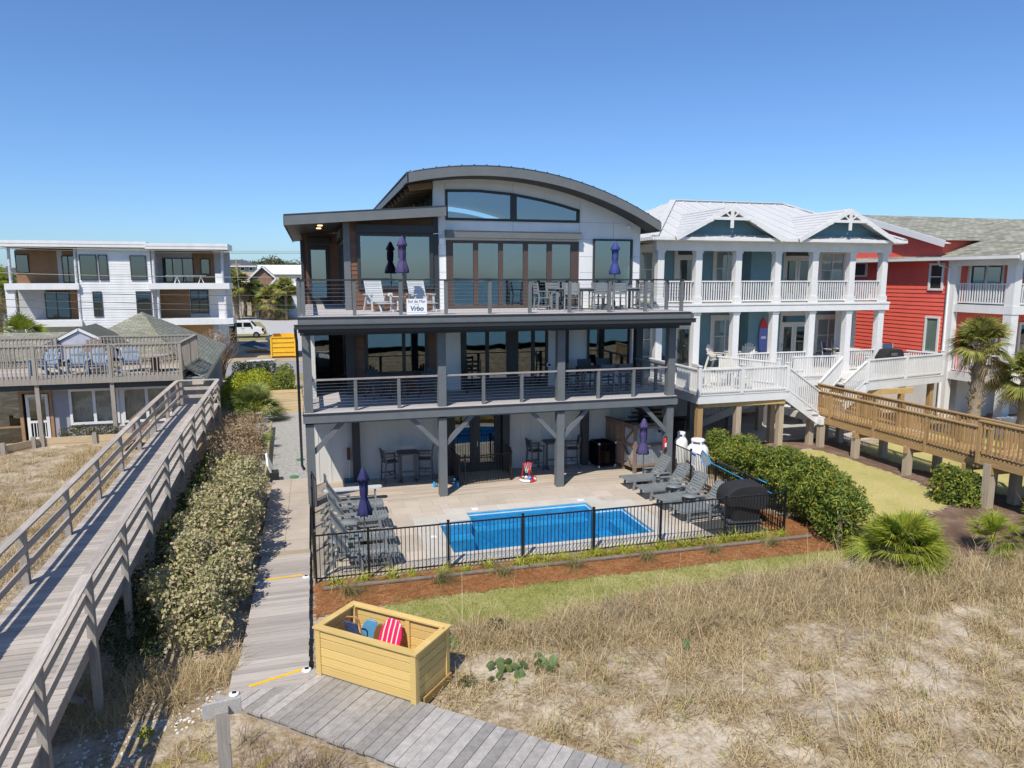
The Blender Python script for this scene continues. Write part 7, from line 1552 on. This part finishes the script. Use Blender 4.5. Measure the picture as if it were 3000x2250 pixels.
n = 24000; P_ = scatter(LAWN,n,47); r = np.random.default_rng(48); blades('lawn_grass',MT['lawn_blade'],P_,r.uniform(.03,.085,n),np.abs(r.normal(0,.6,n)),r.uniform(0,6.28,n),np.full(n,.0035),r.uniform(0,1,n))
n = 9000; P_ = scatter(LAWN2,n,49); blades('lawn_grass',MT['lawn_blade'],P_,r.uniform(.02,.05,n),np.abs(r.normal(0,.7,n)),r.uniform(0,6.28,n),np.full(n,.004),r.uniform(0,1,n))
n = 26000; P_ = scatter(STRAW,n,50); P_[:,2] += .02; blades('pine_needles',MT['straw'],P_,r.uniform(.14,.32,n),1.25+.35*r.random(n),r.uniform(0,6.28,n),np.full(n,.005),r.uniform(.1,.5,n))
# ornamental clumps and strap-leaf plants in the bed
def clump(label,x,y,h,n,seed,mat='ornamental',name='grass_clump',group='grass clumps along the pine straw bed',tm=.9,wid=.0035,rad=.05,lean=None):
    r = np.random.default_rng(seed); P_ = np.c_[r.normal(size=(n,2))*rad,np.zeros(n)]; az = r.uniform(0,2*pi,n) if lean is None else r.normal(lean,.7,n)
    t = blades(name,MT[mat],P_,h*r.uniform(.6,1.15,n),np.abs(r.normal(.25,.3,n))*tm,az,wid*r.uniform(.7,1.3,n),r.uniform(.4,1.5,n),None,None,seed); t.location = (x,y,terr(x,y)); return tag(t,label,'plant',group)
for i,(x,y,h,l) in enumerate(((.85,-6.55,.75,'arching grass clump at the left end of the bed near the fence corner'),(2.95,-6.5,.75,'tawny grass clump right of the second fence panel'),(4.6,-6.5,.5,'green tufted clump left of the bed middle before the pool'),(6.4,-6.55,.55,'olive spiky clump in the middle of the pine straw bed'),(8.4,-6.55,.5,'pale green clump before the right end of the pool'),(10.3,-6.6,.5,'brown grass clump below the covered grill'),(11.9,-6.6,.6,'leaning pale grass clump near the end of the timber edging'))): clump(l,x,y,h,170,70+i,lean=(-.6 if i in (0,) else (-.4 if i == 1 else (.2 if i == 6 else None))))
k = 0
for x in list(np.arange(.7,5,.62))+list(np.arange(5.2,13,.34)):
    pos = ['left end','second panel','third panel','pool middle','pool right part','right of the pool','grill end'][min(6,int(x/1.95))]
    clump('small yellow-green strap-leaf plant under the front fence, '+pos,x+R_.uniform(-.1,.1),-6.02+R_.uniform(-.07,.07),R_.uniform(.3,.48),70 if x < 5 else 110,100+k,'liriope','strap_leaf_plant','strap-leaf plants under the front fence',1.3,.008,.05); k += 1
for x,y,h,l in ((-4.35,105,1.9,'tall tan grass clump on the verge under the slim far palm'),): clump(l,x,y,h,500,150,rad=.5,wid=.03,group='verge grass');
# prickly pear
cc = thing('prickly_pear','prickly pear cactus with a cluster of flat green pads in the dune','cactus',(3.75,-10.75,terr(3.75,-10.75))); r = random.Random(9); pads = []
def pad(p,h,w_,az,tilt):
    m_ = MB(); m_.lathe([(.0,0)]+[(w_/2*sin(pi*t)**.7,h*t) for t in (.06,.2,.4,.6,.8,.94)]+[(0,h)],n=14); M_ = Matrix.Translation(p) @ Matrix.Rotation(az,4,'Z') @ Matrix.Rotation(tilt,4,'X') @ Matrix.Diagonal((1,.16,1,1)); return m_.xf(M_)
for k in range(22):
    x,y,z = r.uniform(-.6,.6),r.uniform(-.35,.35),r.uniform(0,.14); pad((x,y,z-.05),r.uniform(.16,.23),r.uniform(.14,.2),r.uniform(-.7,.7),r.uniform(-.5,.5)).build('pad',MT['cactus_skin'],cc)
for x,y,l in ((7.05,-11.0,'single prickly pear pad standing in the dry grass'),(2.75,-9.6,'grey-green cactus pads beside the right corner of the yellow box')):
    c2 = thing('prickly_pear',l,'cactus',(x,y,terr(x,y)+.1)); pad((0,0,-.1),.25,.2,.2,-.3).build('pad',MT['cactus_skin'],c2)
    if x < 5: pad((-.1,.05,-.15),.4,.26,.9,.1).build('pad',MT['cactus_skin'],c2); pad((.05,-.1,-.1),.22,.2,.1,-.6).build('pad',MT['cactus_skin'],c2)
shrub('shrub','small dark evergreen bush behind the cactus at the lawn edge',MT['leaf_dark'],[(3.75,-9.3,.15,.24,.2,.22)],600,.06,'shrub',seed=15)
shrub('shrub','tiny green bush in the shadow right of the yellow box',MT['leaf_olive'],[(2.75,-10.9,.1,.16,.14,.12)],260,.05,'shrub',seed=16)
for x,y,l,s in ((.75,-13.2,'bright green weed below the angled boardwalk',.13),(-2.4,-10.9,'green weed patch on the shell sand by the ramp shadow',.14),(-1.75,-12.2,'pair of green weeds on the mossy sand',.13)): shrub('weed',l,MT['leaf_lime'],[(x,y,terr(x,y)+.05,s,s,s*.7)],170,.06,'plant',seed=int(x*10)+200)
# broken shells on the sand
n = 260; P_ = scatter([(-3.2,-12.3),(-1.4,-10.4),(-1.3,-8.8),(-2.2,-9.6),(-3.6,-11)],n,55); m_ = MB(); r = random.Random(3)
for p in P_:
    s = r.uniform(.01,.04); a = r.uniform(0,6); m_.slab([(p[0]+s*cos(a+k)*r.uniform(.6,1),p[1]+s*sin(a+k)*r.uniform(.6,1)) for k in (0,1.2,2.5,3.7,5)],p[2],p[2]+.012)
tag(m_.build('shells',M('shell_white',(.7,.68,.64),.6)),kind='stuff')
